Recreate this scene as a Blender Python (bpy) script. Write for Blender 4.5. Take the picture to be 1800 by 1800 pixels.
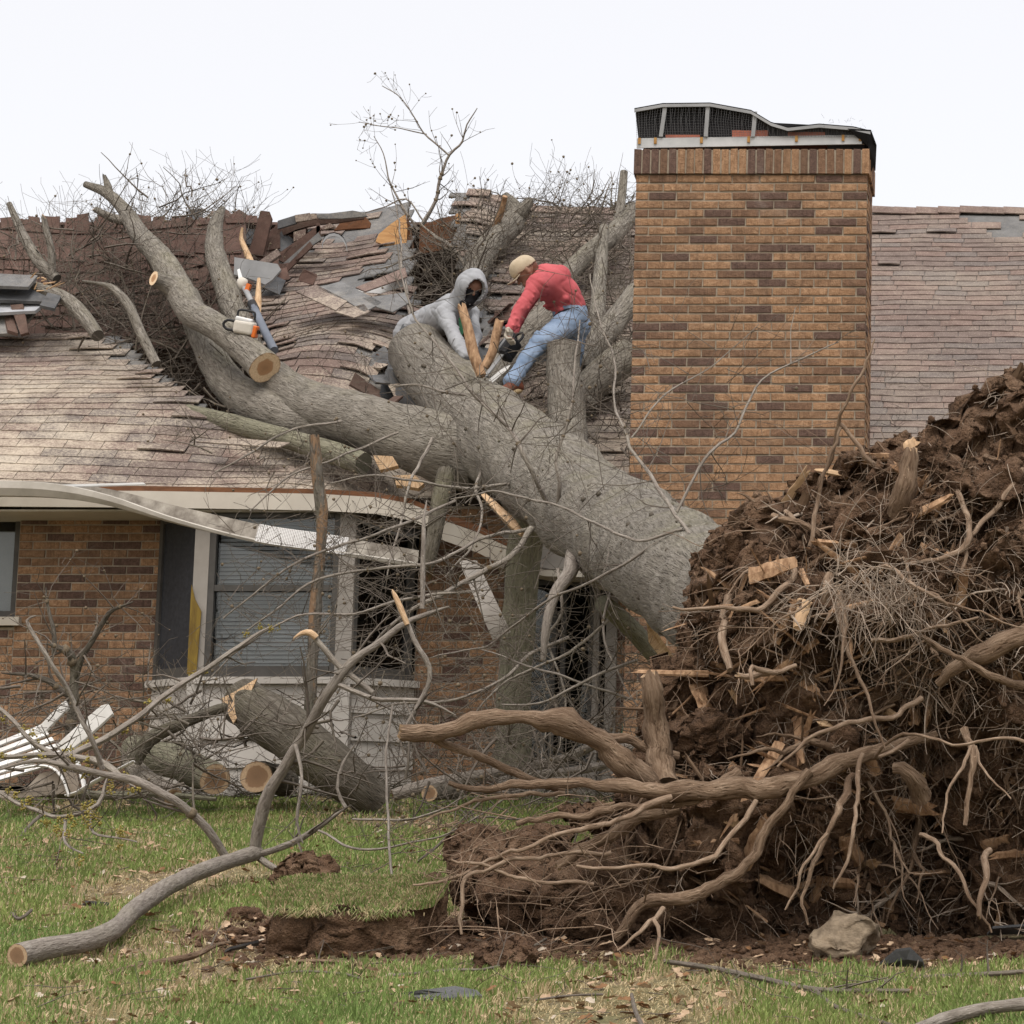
import bpy, math, random
import numpy as np
from mathutils import Vector, Matrix, noise
R = math.radians
noise.seed_set(12); random.seed(12)
for o in list(bpy.data.objects): bpy.data.objects.remove(o)
SC = bpy.context.scene
COL = SC.collection
# ------------------------------------------------------------------ camera, sky, sun, exposure
F = 5000.0          # focal length in photograph pixels (1800 wide)
PHI = R(10.0)       # camera pitch
PX, PY = 1800.0, 690.0
CZ = 1.5
cam = bpy.data.cameras.new('camera'); camo = bpy.data.objects.new('camera', cam); COL.objects.link(camo)
camo.location = (0, 0, CZ); camo.rotation_euler = (R(90) + PHI, 0, 0)
cam.sensor_width = 36; cam.lens = 36 * F / 1800
cam.shift_x = -(PX - 900) / 1800; cam.shift_y = -(900 - PY) / 1800
cam.clip_end = 3000
SC.camera = camo
SUN_EL, SUN_AZ = R(52), R(200)
w = bpy.data.worlds.new('World'); SC.world = w; w.use_nodes = True
nt = w.node_tree; nt.nodes.clear()
sky = nt.nodes.new('ShaderNodeTexSky'); sky.sky_type = 'NISHITA'; sky.sun_disc = False
sky.sun_elevation = SUN_EL; sky.sun_rotation = SUN_AZ; sky.dust_density = 4; sky.air_density = 1
bg1 = nt.nodes.new('ShaderNodeBackground'); bg1.inputs[1].default_value = 0.05
bg2 = nt.nodes.new('ShaderNodeBackground'); bg2.inputs[0].default_value = (1.0, 0.935, 0.87, 1); bg2.inputs[1].default_value = 0.505
add = nt.nodes.new('ShaderNodeAddShader'); out = nt.nodes.new('ShaderNodeOutputWorld')
nt.links.new(sky.outputs[0], bg1.inputs[0]); nt.links.new(bg1.outputs[0], add.inputs[0])
nt.links.new(bg2.outputs[0], add.inputs[1]); nt.links.new(add.outputs[0], out.inputs[0])
sl = bpy.data.lights.new('sun', 'SUN'); sl.energy = 1.5; sl.angle = R(25); sl.color = (1, 0.97, 0.93)
so = bpy.data.objects.new('sun', sl); COL.objects.link(so)
so.rotation_euler = (R(26), R(10), 0); so.location = (0, 0, 30)
SC.render.engine = 'CYCLES'
SC.view_settings.view_transform = 'Standard'; SC.view_settings.look = 'None'
SC.view_settings.gamma = 1; SC.view_settings.use_curve_mapping = False; SC.view_settings.exposure = 0.68

# ------------------------------------------------------------------ picture <-> place
SP, CP = math.sin(PHI), math.cos(PHI)
def ray(px, py):
    xc = (px - PX) / F; yc = (PY - py) / F
    d = CP - yc * SP
    return xc / d, (SP + yc * CP) / d
def P(px, py, D):
    x, z = ray(px, py)
    return Vector((x * D, D, CZ + z * D))
TH = R(33.0); EY = 22.8; EZ = CZ + 3.2            # roof pitch, eave line
def RD(px, py, off=0.0):                           # depth at which a sight line meets the roof plane
    x, z = ray(px, py)
    t = math.tan(TH)
    return (EZ - CZ - t * EY + off / math.cos(TH)) / (z - t)
def RP(px, py, off=0.0): return P(px, py, RD(px, py, off))
def gz(x, y):
    if y < 8: b = -1.89 + .115 * 8 + (y - 8) * .05
    elif y < 23.6: b = -1.89 + .115 * y
    else: b = -1.89 + .115 * 23.6 + (y - 23.6) * .01
    return CZ + max(b, -2.2)
def ground(x, y):
    z = gz(x, y)
    if 6 < y < 24: z += .05 * noise.noise((x * .6, y * .5, 3)) + .02 * noise.noise((x * 2.2, y * 2, 9))
    # crater that the root plate left
    e = ((x + 0.75) / 1.75) ** 2 + ((y - 15.55) / .95) ** 2
    if e < 1: z -= .55 * (1 - e) ** .6
    return z
def GD(px, py, off=0.0):
    x, z = ray(px, py)
    D = (-1.89 + off) / (z - .115)
    for _ in range(8):
        if 6 < D < 23.6: D = (-1.89 + off + ground(x * D, D) - gz(x * D, D)) / (z - .115)
    return D
def GP(px, py, off=0.0): return P(px, py, GD(px, py, off))

# ------------------------------------------------------------------ mesh helpers
class Acc:
    def __init__(s):
        s.v = []; s.q = []; s.t = []; s.uv = []; s.qm = []; s.tm = []; s.c = []; s.n = 0; s.hascol = False
    def add(s, v, q=None, t=None, uv=None, m=0, col=None):
        v = np.asarray(v, dtype=np.float32).reshape(-1, 3); n = len(v)
        s.v.append(v)
        s.uv.append(np.zeros((n, 2), np.float32) if uv is None else np.asarray(uv, np.float32))
        if col is not None: s.hascol = True
        c = np.ones((n, 4), np.float32)
        if col is not None: c[:, :3] = col
        s.c.append(c)
        if q is not None and len(q):
            q = np.asarray(q, np.int32).reshape(-1, 4); s.q.append(q + s.n); s.qm.append(np.full(len(q), m, np.int32))
        if t is not None and len(t):
            t = np.asarray(t, np.int32).reshape(-1, 3); s.t.append(t + s.n); s.tm.append(np.full(len(t), m, np.int32))
        s.n += n
    def box(s, c, size, rot=None, m=0, jit=0, rng=random):
        a = np.array([[-1, -1, -1], [1, -1, -1], [1, 1, -1], [-1, 1, -1], [-1, -1, 1], [1, -1, 1], [1, 1, 1], [-1, 1, 1]], float) * .5
        a = a * np.array(size)
        if jit: a = a + np.array([[rng.uniform(-jit, jit) for _ in range(3)] for _ in range(8)])
        if rot is not None: a = a @ np.array(rot).T
        s.add(a + np.array(c), q=[[0, 3, 2, 1], [4, 5, 6, 7], [0, 1, 5, 4], [1, 2, 6, 5], [2, 3, 7, 6], [3, 0, 4, 7]], m=m,
              uv=a[:, [0, 2]])
    def slab(s, quad, th, m=0, n=None):           # four corners (front face), thickness backwards
        q = [Vector(p) for p in quad]
        nn = (q[1] - q[0]).cross(q[3] - q[0]).normalized() if n is None else Vector(n)
        a = [p for p in q] + [p - nn * th for p in q]
        l1 = (q[1] - q[0]).length; l2 = (q[3] - q[0]).length
        uv = [(0, 0), (l1, 0), (l1, l2), (0, l2)] * 2
        s.add([tuple(p) for p in a], q=[[0, 1, 2, 3], [7, 6, 5, 4], [0, 4, 5, 1], [1, 5, 6, 2], [2, 6, 7, 3], [3, 7, 4, 0]], uv=uv, m=m)
    def prism(s, poly, th, n, m=0):                # polygon fan + thickness
        k = len(poly); n = Vector(n); c = sum((Vector(p) for p in poly), Vector()) / k
        a = [Vector(p) for p in poly] + [c] ; b = [p - n * th for p in a]
        vs = [tuple(p) for p in a + b]; K = k + 1
        t = [[i, (i + 1) % k, k] for i in range(k)] + [[K + (i + 1) % k, K + i, K + k] for i in range(k)]
        q = [[(i + 1) % k, i, K + i, K + (i + 1) % k] for i in range(k)]
        e1 = (a[1] - a[0]).normalized(); e2 = n.cross(e1)
        s.add(vs, q=q, t=t, m=m, uv=[((Vector(p) - c).dot(e1), (Vector(p) - c).dot(e2)) for p in vs])
    def tube(s, pts, rad, seg=6, m=0, cap0=None, cap1=None, lump=0.0, lscale=3.0, seed=0, v0=0.0, flat=1.0, jag=0.0):
        p = np.asarray(pts, float); r = np.asarray(rad, float); n = len(p)
        T = np.gradient(p, axis=0); T /= np.linalg.norm(T, axis=1)[:, None] + 1e-9
        a = np.array([0, 0, 1.0]) if abs(T[0, 2]) < .9 else np.array([1.0, 0, 0])
        N = np.cross(T[0], a); N /= np.linalg.norm(N)
        Ns = [N]
        for i in range(1, n):
            N = Ns[-1] - T[i] * Ns[-1].dot(T[i]); N /= np.linalg.norm(N) + 1e-9; Ns.append(N)
        Ns = np.array(Ns); B = np.cross(T, Ns)
        ang = np.linspace(0, 2 * math.pi, seg + 1)
        dirs = np.cos(ang)[None, :, None] * Ns[:, None, :] + flat * np.sin(ang)[None, :, None] * B[:, None, :]
        rr = np.repeat(r[:, None], seg + 1, 1)
        if lump:
            for i in range(n):
                for j in range(seg):
                    d = dirs[i, j] * r[i] + p[i]
                    rr[i, j] *= 1 + lump * noise.noise((d[0] * lscale + seed, d[1] * lscale, d[2] * lscale)) + lump * .45 * noise.noise((d[0] * lscale * 3.1, d[1] * lscale * 3.1 + seed, d[2] * lscale * 3.1))
                rr[i, seg] = rr[i, 0]
        V = p[:, None, :] + dirs * rr[:, :, None]
        if jag:
            rg = random.Random(seed + 5)
            for j in range(seg):
                d = rg.uniform(-1, 1) * jag
                V[-1, j] += T[-1] * d
            V[-1, seg] = V[-1, 0]
        L = np.concatenate([[0], np.cumsum(np.linalg.norm(np.diff(p, axis=0), axis=1))]) + v0
        uv = np.stack([np.repeat((ang / (2 * math.pi))[None, :] * 2 * math.pi * float(np.mean(r)), n, 0), np.repeat(L[:, None], seg + 1, 1)], -1).reshape(-1, 2)
        ii, jj = np.meshgrid(np.arange(n - 1), np.arange(seg), indexing='ij')
        k = seg + 1
        q = np.stack([ii * k + jj, ii * k + jj + 1, (ii + 1) * k + jj + 1, (ii + 1) * k + jj], -1).reshape(-1, 4)
        s.add(V.reshape(-1, 3), q=q, uv=uv, m=m)
        for which, cm in ((0, cap0), (-1, cap1)):
            if cm is None: continue
            ring = V[which, :seg]; c = ring.mean(0); rm = np.linalg.norm(ring - c, axis=1).max()
            vs = [c + (c * 0)]; uvs = [(0, 0)]
            rings = [.5, 1.0]
            rg = random.Random(seed)
            for f in rings:
                for j in range(seg):
                    pt = c + (ring[j] - c) * f
                    if jag and f < 1: pt = pt + T[which] * (1 if which == -1 else -1) * rg.uniform(-jag, jag) * .8
                    vs.append(pt); a2 = 2 * math.pi * j / seg; uvs.append((math.cos(a2) * f, math.sin(a2) * f))
            t = [[0, 1 + j, 1 + (j + 1) % seg] for j in range(seg)]
            q2 = [[1 + j, 1 + seg + j, 1 + seg + (j + 1) % seg, 1 + (j + 1) % seg] for j in range(seg)]
            if which == 0:
                t = [x[::-1] for x in t]; q2 = [x[::-1] for x in q2]
            s.add(vs, q=q2, t=t, uv=uvs, m=cm)
    def blob(s, c, r, m=0, amp=.25, fr=1.5, sub=2, seed=0, sq=(1, 1, 1)):
        v, f = ICO[sub]
        o = []
        for d in v:
            k = 1 + amp * noise.noise((d[0] * fr + seed * 7.3, d[1] * fr + seed, d[2] * fr)) + amp * .5 * noise.noise((d[0] * fr * 2.7 + seed, d[1] * fr * 2.7, d[2] * fr * 2.7 + seed))
            o.append((c[0] + d[0] * r * k * sq[0], c[1] + d[1] * r * k * sq[1], c[2] + d[2] * r * k * sq[2]))
        s.add(o, t=f, m=m)
    def mesh(s, name, mats, smooth=True):
        me = bpy.data.meshes.new(name)
        v = np.concatenate(s.v); me.vertices.add(len(v)); me.vertices.foreach_set('co', v.ravel())
        q = np.concatenate(s.q) if s.q else np.zeros((0, 4), np.int32); t = np.concatenate(s.t) if s.t else np.zeros((0, 3), np.int32)
        lv = np.concatenate([q.ravel(), t.ravel()]).astype(np.int32)
        ls = np.concatenate([np.arange(len(q)) * 4, len(q) * 4 + np.arange(len(t)) * 3]).astype(np.int32)
        me.loops.add(len(lv)); me.loops.foreach_set('vertex_index', lv)
        me.polygons.add(len(ls)); me.polygons.foreach_set('loop_start', ls)
        mi = np.concatenate(s.qm + s.tm) if (s.qm or s.tm) else np.zeros(0, np.int32)
        me.polygons.foreach_set('material_index', mi.astype(np.int32))
        me.polygons.foreach_set('use_smooth', np.full(len(ls), smooth, bool))
        uv = np.concatenate(s.uv)[lv]
        ul = me.uv_layers.new(name='UVMap'); ul.data.foreach_set('uv', uv.ravel())
        if s.hascol:
            ca = me.color_attributes.new('Col', 'FLOAT_COLOR', 'POINT'); ca.data.foreach_set('color', np.concatenate(s.c).ravel())
        for mm in (mats if isinstance(mats, (list, tuple)) else [mats]): me.materials.append(M[mm])
        me.update(); me.validate()
        return me
    def obj(s, name, mats, parent=None, smooth=True, kind=None):
        o = bpy.data.objects.new(name, s.mesh(name, mats, smooth)); COL.objects.link(o)
        if parent is not None: o.parent = parent
        if kind: o['kind'] = kind
        return o
def ico(sub):
    import bmesh
    b = bmesh.new(); bmesh.ops.create_icosphere(b, subdivisions=sub, radius=1)
    v = [tuple(x.co) for x in b.verts]; f = [[x.index for x in p.verts] for p in b.faces]; b.free()
    return v, f
ICO = {i: ico(i) for i in (1, 2, 3, 4, 5)}
def tag(o, label, cat, group=None, kind=None):
    o['label'] = label; o['category'] = cat
    if group: o['group'] = group
    if kind: o['kind'] = kind
    return o
def thing(name, label, cat, group=None):
    o = bpy.data.objects.new(name, None); COL.objects.link(o); o.empty_display_size = .1
    return tag(o, label, cat, group)
def spline(pts, step=.08):
    """Catmull-Rom through (x,y,z,r) rows"""
    p = np.asarray(pts, float)
    if len(p) < 3:
        n = max(2, int(np.linalg.norm(p[1, :3] - p[0, :3]) / step) + 1)
        return np.array([p[0] + (p[1] - p[0]) * i / (n - 1) for i in range(n)])
    q = np.vstack([2 * p[0] - p[1], p, 2 * p[-1] - p[-2]]); o = []
    for i in range(1, len(q) - 2):
        n = max(2, int(np.linalg.norm(q[i + 1, :3] - q[i, :3]) / step))
        for j in range(n):
            t = j / n; a, b, c, d = q[i - 1], q[i], q[i + 1], q[i + 2]
            o.append(.5 * ((2 * b) + (-a + c) * t + (2 * a - 5 * b + 4 * c - d) * t * t + (-a + 3 * b - 3 * c + d) * t ** 3))
    o.append(q[-2]); o = np.array(o); o[:, 3] = np.maximum(o[:, 3], .0015)
    return o
def pts(*rows):                                     # (px, py, D, half width in px) -> (x, y, z, r)
    o = []
    for a in rows:
        v = P(a[0], a[1], a[2]); o.append((v.x, v.y, v.z, a[3] * a[2] / F))
    return o
# ------------------------------------------------------------------ materials
M = {}
class NT:
    def __init__(s, name):
        m = bpy.data.materials.new(name); m.use_nodes = True; M[name] = m
        s.t = m.node_tree; s.t.nodes.clear()
        s.out = s.n('ShaderNodeOutputMaterial'); s.b = s.n('ShaderNodeBsdfPrincipled')
        s.l(s.b.outputs[0], s.out.inputs[0]); s.b.inputs['Specular IOR Level'].default_value = .25
    def n(s, ty, **kw):
        x = s.t.nodes.new(ty)
        for k, v in kw.items(): setattr(x, k, v)
        return x
    def l(s, a, b): s.t.links.new(a, b)
    def val(s, inp, v):
        if hasattr(v, 'is_output'): s.l(v, inp)
        else: inp.default_value = v
    def co(s, kind='Object', scale=(1, 1, 1), rot=(0, 0, 0)):
        if kind == 'World': o = s.n('ShaderNodeNewGeometry').outputs['Position']
        else: o = s.n('ShaderNodeTexCoord').outputs[kind]
        mp = s.n('ShaderNodeMapping'); mp.inputs['Scale'].default_value = scale; mp.inputs['Rotation'].default_value = rot
        s.l(o, mp.inputs[0]); return mp.outputs[0]
    def noise(s, co, scale, detail=6, rough=.6, dist=0):
        x = s.n('ShaderNodeTexNoise'); s.l(co, x.inputs['Vector'])
        x.inputs['Scale'].default_value = scale; x.inputs['Detail'].default_value = detail; x.inputs['Roughness'].default_value = rough; x.inputs['Distortion'].default_value = dist
        return x.outputs[0]
    def voro(s, co, scale, feat='F1'):
        x = s.n('ShaderNodeTexVoronoi', feature=feat); s.l(co, x.inputs['Vector']); x.inputs['Scale'].default_value = scale
        return x.outputs['Distance']
    def ramp(s, f, stops):
        x = s.n('ShaderNodeValToRGB'); e = x.color_ramp.elements
        while len(e) < len(stops): e.new(.5)
        for i, (p, c) in enumerate(stops):
            e[i].position = p; e[i].color = (*c, 1) if len(c) == 3 else c
        s.l(f, x.inputs[0]); return x.outputs[0]
    def mr(s, f, a, b, c=0., d=1.):
        x = s.n('ShaderNodeMapRange'); s.l(f, x.inputs[0])
        for i, v in enumerate((a, b, c, d)): x.inputs[i + 1].default_value = v
        return x.outputs[0]
    def mix(s, f, a, b, mode='MIX'):
        x = s.n('ShaderNodeMix', data_type='RGBA', blend_type=mode)
        s.val(x.inputs[0], f)
        for i, v in ((6, a), (7, b)):
            if not hasattr(v, 'is_output') and len(v) == 3: v = (*v, 1)
            s.val(x.inputs[i], v)
        return x.outputs[2]
    def math(s, op, a, b=0.):
        x = s.n('ShaderNodeMath', operation=op); s.val(x.inputs[0], a); s.val(x.inputs[1], b); return x.outputs[0]
    def bump(s, h, strength=.5, dist=.01, prev=None):
        x = s.n('ShaderNodeBump'); x.inputs['Strength'].default_value = strength; x.inputs['Distance'].default_value = dist
        s.l(h, x.inputs['Height'])
        if prev: s.l(prev, x.inputs['Normal'])
        return x.outputs[0]
    def done(s, col, rough=.85, nrm=None, metal=0):
        if not hasattr(col, 'is_output') and len(col) == 3: col = (*col, 1)
        s.val(s.b.inputs['Base Color'], col); s.val(s.b.inputs['Roughness'], rough); s.b.inputs['Metallic'].default_value = metal
        if nrm: s.l(nrm, s.b.inputs['Normal'])
        return s.t
def rnd(s): return s.n('ShaderNodeObjectInfo').outputs['Random']

def bark(name, dark, mid, lite, moss=(.16, .16, .07), mossamt=.35, fine=1.0, bs=.8, top=0., flake=0.):
    s = NT(name)
    uv = s.co('UV', (44 * fine, 6.5 * fine, 1)); ob = s.co('World')
    r = s.noise(uv, 1.0, 8, .68, .5)
    v = s.voro(s.co('UV', (60 * fine, 16 * fine, 1)), 1.0)
    big = s.noise(ob, 1.6, 4, .6)
    c = s.ramp(r, [(.28, dark), (.47, mid), (.68, lite)])
    c = s.mix(s.mr(v, .0, .25, .35, 0), c, dark)
    c = s.mix(s.math('MULTIPLY', s.mr(big, .48, .7), mossamt), c, moss)
    fl = s.noise(ob, 70, 3, .7)
    c = s.mix(s.mr(fl, .64, .72, 0, .6), c, (lite[0] * 1.5, lite[1] * 1.5, lite[2] * 1.5))
    c = s.mix(s.mr(s.noise(ob, 7, 5, .65), .35, .7, .0, .3), c, dark, 'MIX')
    if top:      # moss along the weather side
        sn = s.n('ShaderNodeSeparateXYZ'); s.l(s.n('ShaderNodeNewGeometry').outputs['Normal'], sn.inputs[0])
        c = s.mix(s.math('MULTIPLY', s.math('MULTIPLY', s.mr(sn.outputs[2], .55, .95), s.mr(s.noise(ob, 2.3, 6, .7), .45, .65)), top), c, (.25, .235, .10))
    if flake:
        c = s.mix(s.math('MULTIPLY', s.mr(s.noise(s.co('World', (9, 9, 2.2)), 1.0, 5, .65), .5, .56), flake), c, (.30, .17, .085))
    h = s.math('ADD', r, s.math('MULTIPLY', s.mr(v, 0, .4), .5))
    s.done(c, .92, s.bump(h, bs, .035))
bark('bark', (.078, .068, .055), (.222, .2, .168), (.36, .333, .29), (.19, .175, .11), .18, bs=1.0, fine=1.15, top=.25)
bark('bark_flaking', (.05, .043, .034), (.12, .105, .085), (.22, .2, .17), mossamt=.3, flake=.6)
bark('bark_mossy', (.085, .082, .058), (.19, .18, .125), (.30, .28, .21), (.19, .185, .135), .6)
bark('bark_branch', (.095, .08, .067), (.235, .205, .175), (.36, .325, .285), mossamt=.15, fine=1.6, bs=.5)
bark('bark_dark', (.05, .042, .033), (.11, .095, .075), (.2, .18, .15), mossamt=.3)
bark('bark_twig', (.07, .056, .045), (.125, .105, .086), (.21, .18, .15), mossamt=.15, fine=2, bs=.3)
bark('root_bark', (.075, .045, .027), (.2, .135, .088), (.36, .265, .185), (.085, .052, .032), .9, fine=1.3, bs=.7)
bark('rootlet', (.11, .072, .047), (.235, .165, .113), (.4, .31, .23), (.10, .062, .038), .8, fine=2, bs=.3)

def cutface(name, heart, sap, hr=.55):
    s = NT(name); uv = s.co('UV')
    ln = s.n('ShaderNodeVectorMath', operation='LENGTH'); s.l(uv, ln.inputs[0]); d = ln.outputs['Value']
    wob = s.noise(uv, 2.2, 4, .6)
    dd = s.math('ADD', d, s.mr(wob, .3, .7, -.09, .09))
    c = s.ramp(dd, [(0, tuple(x * .75 for x in heart)), (hr - .04, heart), (hr + .03, sap), (.92, sap), (1.0, tuple(x * .55 for x in heart))])
    wv = s.math('SINE', s.math('MULTIPLY', dd, 90.))
    c = s.mix(s.mr(wv, -1, 1, 0, .18), c, tuple(x * .5 for x in heart))
    c = s.mix(s.mr(s.noise(uv, 9, 4), .4, .75, 0, .4), c, tuple(x * .6 for x in heart))
    s.done(c, .8, s.bump(s.noise(uv, 30, 3), .3, .004))
cutface('cut_fresh', (.48, .28, .15), (.78, .6, .4))
cutface('cut_dull', (.27, .165, .095), (.5, .36, .23), .7)
def simple(name, c1, c2, scale=12, rough=.8, bs=.3, bd=.006, co='World', stretch=(1, 1, 1), metal=0, detail=6):
    s = NT(name); co = s.co(co, stretch); n = s.noise(co, scale, detail, .62)
    s.done(s.ramp(n, [(.3, c1), (.7, c2)]), rough, s.bump(n, bs, bd) if bs else None, metal)
simple('split_wood', (.36, .215, .11), (.68, .5, .32), 5, .8, .8, .012, 'UV', (18, 3, 1))
simple('old_wood', (.17, .09, .046), (.52, .34, .205), 5, .85, .9, .012, 'World', (7, 3, 3))
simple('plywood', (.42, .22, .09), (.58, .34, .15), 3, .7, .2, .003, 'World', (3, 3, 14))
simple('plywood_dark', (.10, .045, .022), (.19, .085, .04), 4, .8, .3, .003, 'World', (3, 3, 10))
simple('trim_paint', (.43, .39, .33), (.53, .49, .42), 3, .55, .1, .002)
simple('siding_paint', (.40, .375, .34), (.5, .47, .43), 2.2, .6, .1, .002)
simple('window_post', (.24, .22, .195), (.32, .295, .265), 4, .55, .08, .002)
simple('sash', (.05, .047, .043), (.085, .08, .073), 6, .5, .05, .001)
simple('stained_wood', (.07, .036, .012), (.27, .185, .03), 2.4, .6, .2, .002, 'World', (6, 6, 1.2))
simple('blind', (.31, .318, .322), (.40, .408, .41), 2, .6, 0)
simple('screen', (.02, .021, .025), (.04, .042, .048), 30, .55, .1, .001)
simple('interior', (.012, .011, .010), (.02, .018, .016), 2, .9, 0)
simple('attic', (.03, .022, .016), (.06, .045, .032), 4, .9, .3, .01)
simple('metal_mid', (.36, .37, .375), (.5, .505, .51), 5, .5, .08, .002)
simple('cage_metal', (.09, .09, .095), (.15, .15, .155), 5, .6, 0)
simple('metal_white', (.55, .56, .56), (.72, .72, .71), 5, .4, .08, .002)
simple('metal_grey', (.22, .225, .23), (.3, .305, .31), 6, .5, .1, .002)
simple('gutter', (.33, .305, .265), (.5, .47, .42), 4, .5, .1, .003)
simple('gutter_dirt', (.12, .1, .08), (.38, .35, .3), 9, .7, .3, .004)
simple('black_mesh', (.006, .006, .007), (.014, .014, .016), 20, .7, 0)
simple('rust', (.25, .12, .03), (.4, .23, .08), 30, .8, 0)
simple('flue', (.30, .10, .065), (.42, .15, .1), 6, .8, .1)
simple('mortar', (.25, .205, .155), (.36, .305, .235), 25, .95, .5, .004)
simple('plastic_white', (.62, .61, .58), (.78, .77, .75), 5, .4, .06, .002)
simple('plastic_dirty', (.26, .21, .165), (.42, .37, .31), 5, .5, .1, .002)
simple('gall', (.08, .062, .042), (.19, .15, .1), 90, .9, .4, .004)
simple('blossom', (.17, .135, .03), (.34, .28, .075), 60, .8, .3, .003)
simple('rock', (.10, .075, .05), (.36, .285, .2), 9, .9, .9, .03, 'World', (1, 1, 1.6), detail=10)
simple('denim', (.14, .2, .3), (.27, .345, .46), 6, .9, .2, .004)
simple('sweat_grey', (.25, .257, .27), (.33, .338, .352), 8, .95, .2, .004)
simple('shirt_red', (.38, .07, .08), (.5, .115, .125), 6, .9, .2, .004)
simple('pants_grey', (.075, .08, .085), (.13, .135, .14), 10, .9, .5, .006)
simple('skin', (.2, .105, .07), (.3, .17, .12), 14, .55, .1, .002)
simple('mask_black', (.012, .012, .015), (.022, .022, .026), 20, .85, .3, .003)
simple('cap_tan', (.36, .29, .2), (.48, .4, .29), 14, .9, .3, .003)
simple('boot', (.10, .035, .022), (.17, .06, .035), 16, .6, .3, .003)
simple('sole', (.42, .31, .17), (.5, .38, .22), 16, .8, .2, .003)
simple('glove', (.035, .035, .037), (.075, .075, .078), 18, .8, .4, .003)
simple('glove_tan', (.3, .27, .22), (.42, .38, .32), 18, .85, .4, .003)
simple('saw_orange', (.55, .12, .02), (.66, .16, .03), 4, .4, 0)
simple('saw_cream', (.5, .47, .41), (.62, .58, .52), 6, .45, .1)
simple('saw_black', (.012, .012, .013), (.03, .03, .032), 10, .5, .1)
simple('pole_grey', (.10, .115, .145), (.16, .18, .215), 6, .45, .05)
simple('green_print', (.03, .12, .06), (.05, .17, .09), 20, .9, .1)
simple('tarp_grey', (.30, .31, .33), (.42, .43, .45), 6, .6, .2)

def brick(name, a, b, c):
    s = NT(name); o = s.n('ShaderNodeTexCoord').outputs['Object']
    vm = s.n('ShaderNodeVectorMath', operation='ADD'); s.l(s.n('ShaderNodeNewGeometry').outputs['Position'], vm.inputs[0])
    cb = s.n('ShaderNodeCombineXYZ'); s.l(s.math('MULTIPLY', rnd(s), 37.), cb.inputs[1]); s.l(cb.outputs[0], vm.inputs[1])
    n1 = s.noise(vm.outputs[0], 24, 7, .72, .6); n2 = s.noise(vm.outputs[0], 95, 4, .75)
    col = s.ramp(n1, [(.33, a), (.48, b), (.64, c)])
    col = s.mix(s.mr(n2, .5, .68, 0, .55), col, tuple(x * .5 for x in a))
    sc_ = s.n('ShaderNodeTexNoise'); s.l(s.co('World', (70, 70, 3)), sc_.inputs['Vector']); sc_.inputs['Scale'].default_value = 1; col = s.mix(s.mr(sc_.outputs[0], .58, .66, 0, .35), col, tuple(x * .5 for x in a))
    st_ = s.noise(s.co('World', (5, 5, .45)), 1.0, 5, .65); col = s.mix(s.mr(st_, .5, .75, 0, .45), col, (.075, .055, .045))
    col = s.mix(s.mr(rnd(s), 0, 1, 0, .3), col, tuple(x * .6 for x in b))
    # lime bloom in places
    col = s.mix(s.mr(s.noise(s.co('World', (1.2, 1.2, .8)), 1.7, 6, .7), .60, .78, 0, .35), col, (.36, .31, .27))
    h = s.math('ADD', n1, s.math('MULTIPLY', n2, .6))
    s.done(col, .9, s.bump(h, .9, .018))
brick('brick_gold', (.225, .128, .07), (.365, .212, .118), (.49, .31, .185))
brick('brick_tan', (.185, .107, .063), (.28, .165, .095), (.38, .24, .145))
brick('brick_brown', (.14, .08, .052), (.215, .125, .077), (.28, .17, .105))
brick('brick_dark', (.085, .051, .04), (.135, .083, .064), (.19, .12, .092))

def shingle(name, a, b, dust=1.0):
    s = NT(name); wo = s.co('World')
    n1 = s.noise(wo, 9, 5, .6); n2 = s.noise(wo, 260, 3, .8); n3 = s.noise(wo, 45, 4, .7)
    col = s.ramp(n1, [(.3, a), (.7, b)])
    col = s.mix(s.mr(rnd(s), 0, 1, 0, .35), col, tuple(x * .6 for x in a))
    col = s.mix(s.mr(n2, .55, .7, 0, .5), col, tuple(min(1, x * 1.9) for x in b))
    # sawdust lying in drifts and specks
    sw = s.noise(s.co('World', (1, 1.4, 1.4)), .75, 9, .74, .3)
    sz_ = s.n('ShaderNodeSeparateXYZ'); s.l(s.n('ShaderNodeNewGeometry').outputs['Position'], sz_.inputs[0])
    amt = s.math('ADD', s.math('ADD', sw, s.mr(n3, .3, .7, -.11, .11)), s.mr(sz_.outputs[2], EZ + .3, EZ + 2.0, .07, -.03))
    sx = s.n('ShaderNodeSeparateXYZ'); s.l(s.n('ShaderNodeNewGeometry').outputs['Position'], sx.inputs[0])
    m = s.math('MULTIPLY', s.math('MULTIPLY', s.mr(amt, .44, .68), s.mr(sx.outputs[0], -3.4, -1.6, 1, .3)), .6 * dust)
    col = s.mix(m, col, (.64, .56, .44))
    sp = s.math('MULTIPLY', s.mr(s.noise(wo, 110, 2, .6), .62, .68), .6 * dust)
    col = s.mix(sp, col, (.6, .52, .4))
    h = s.math('ADD', n2, n3)
    s.done(col, .93, s.bump(h, .5, .004))
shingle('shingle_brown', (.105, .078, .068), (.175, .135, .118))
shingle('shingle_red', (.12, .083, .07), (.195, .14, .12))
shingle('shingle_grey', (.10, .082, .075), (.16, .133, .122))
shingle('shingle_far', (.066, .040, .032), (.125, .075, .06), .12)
shingle('underlay', (.105, .105, .105), (.19, .19, .19), .35)
shingle('underlay_clean', (.06, .062, .066), (.125, .13, .138), .1)

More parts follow.
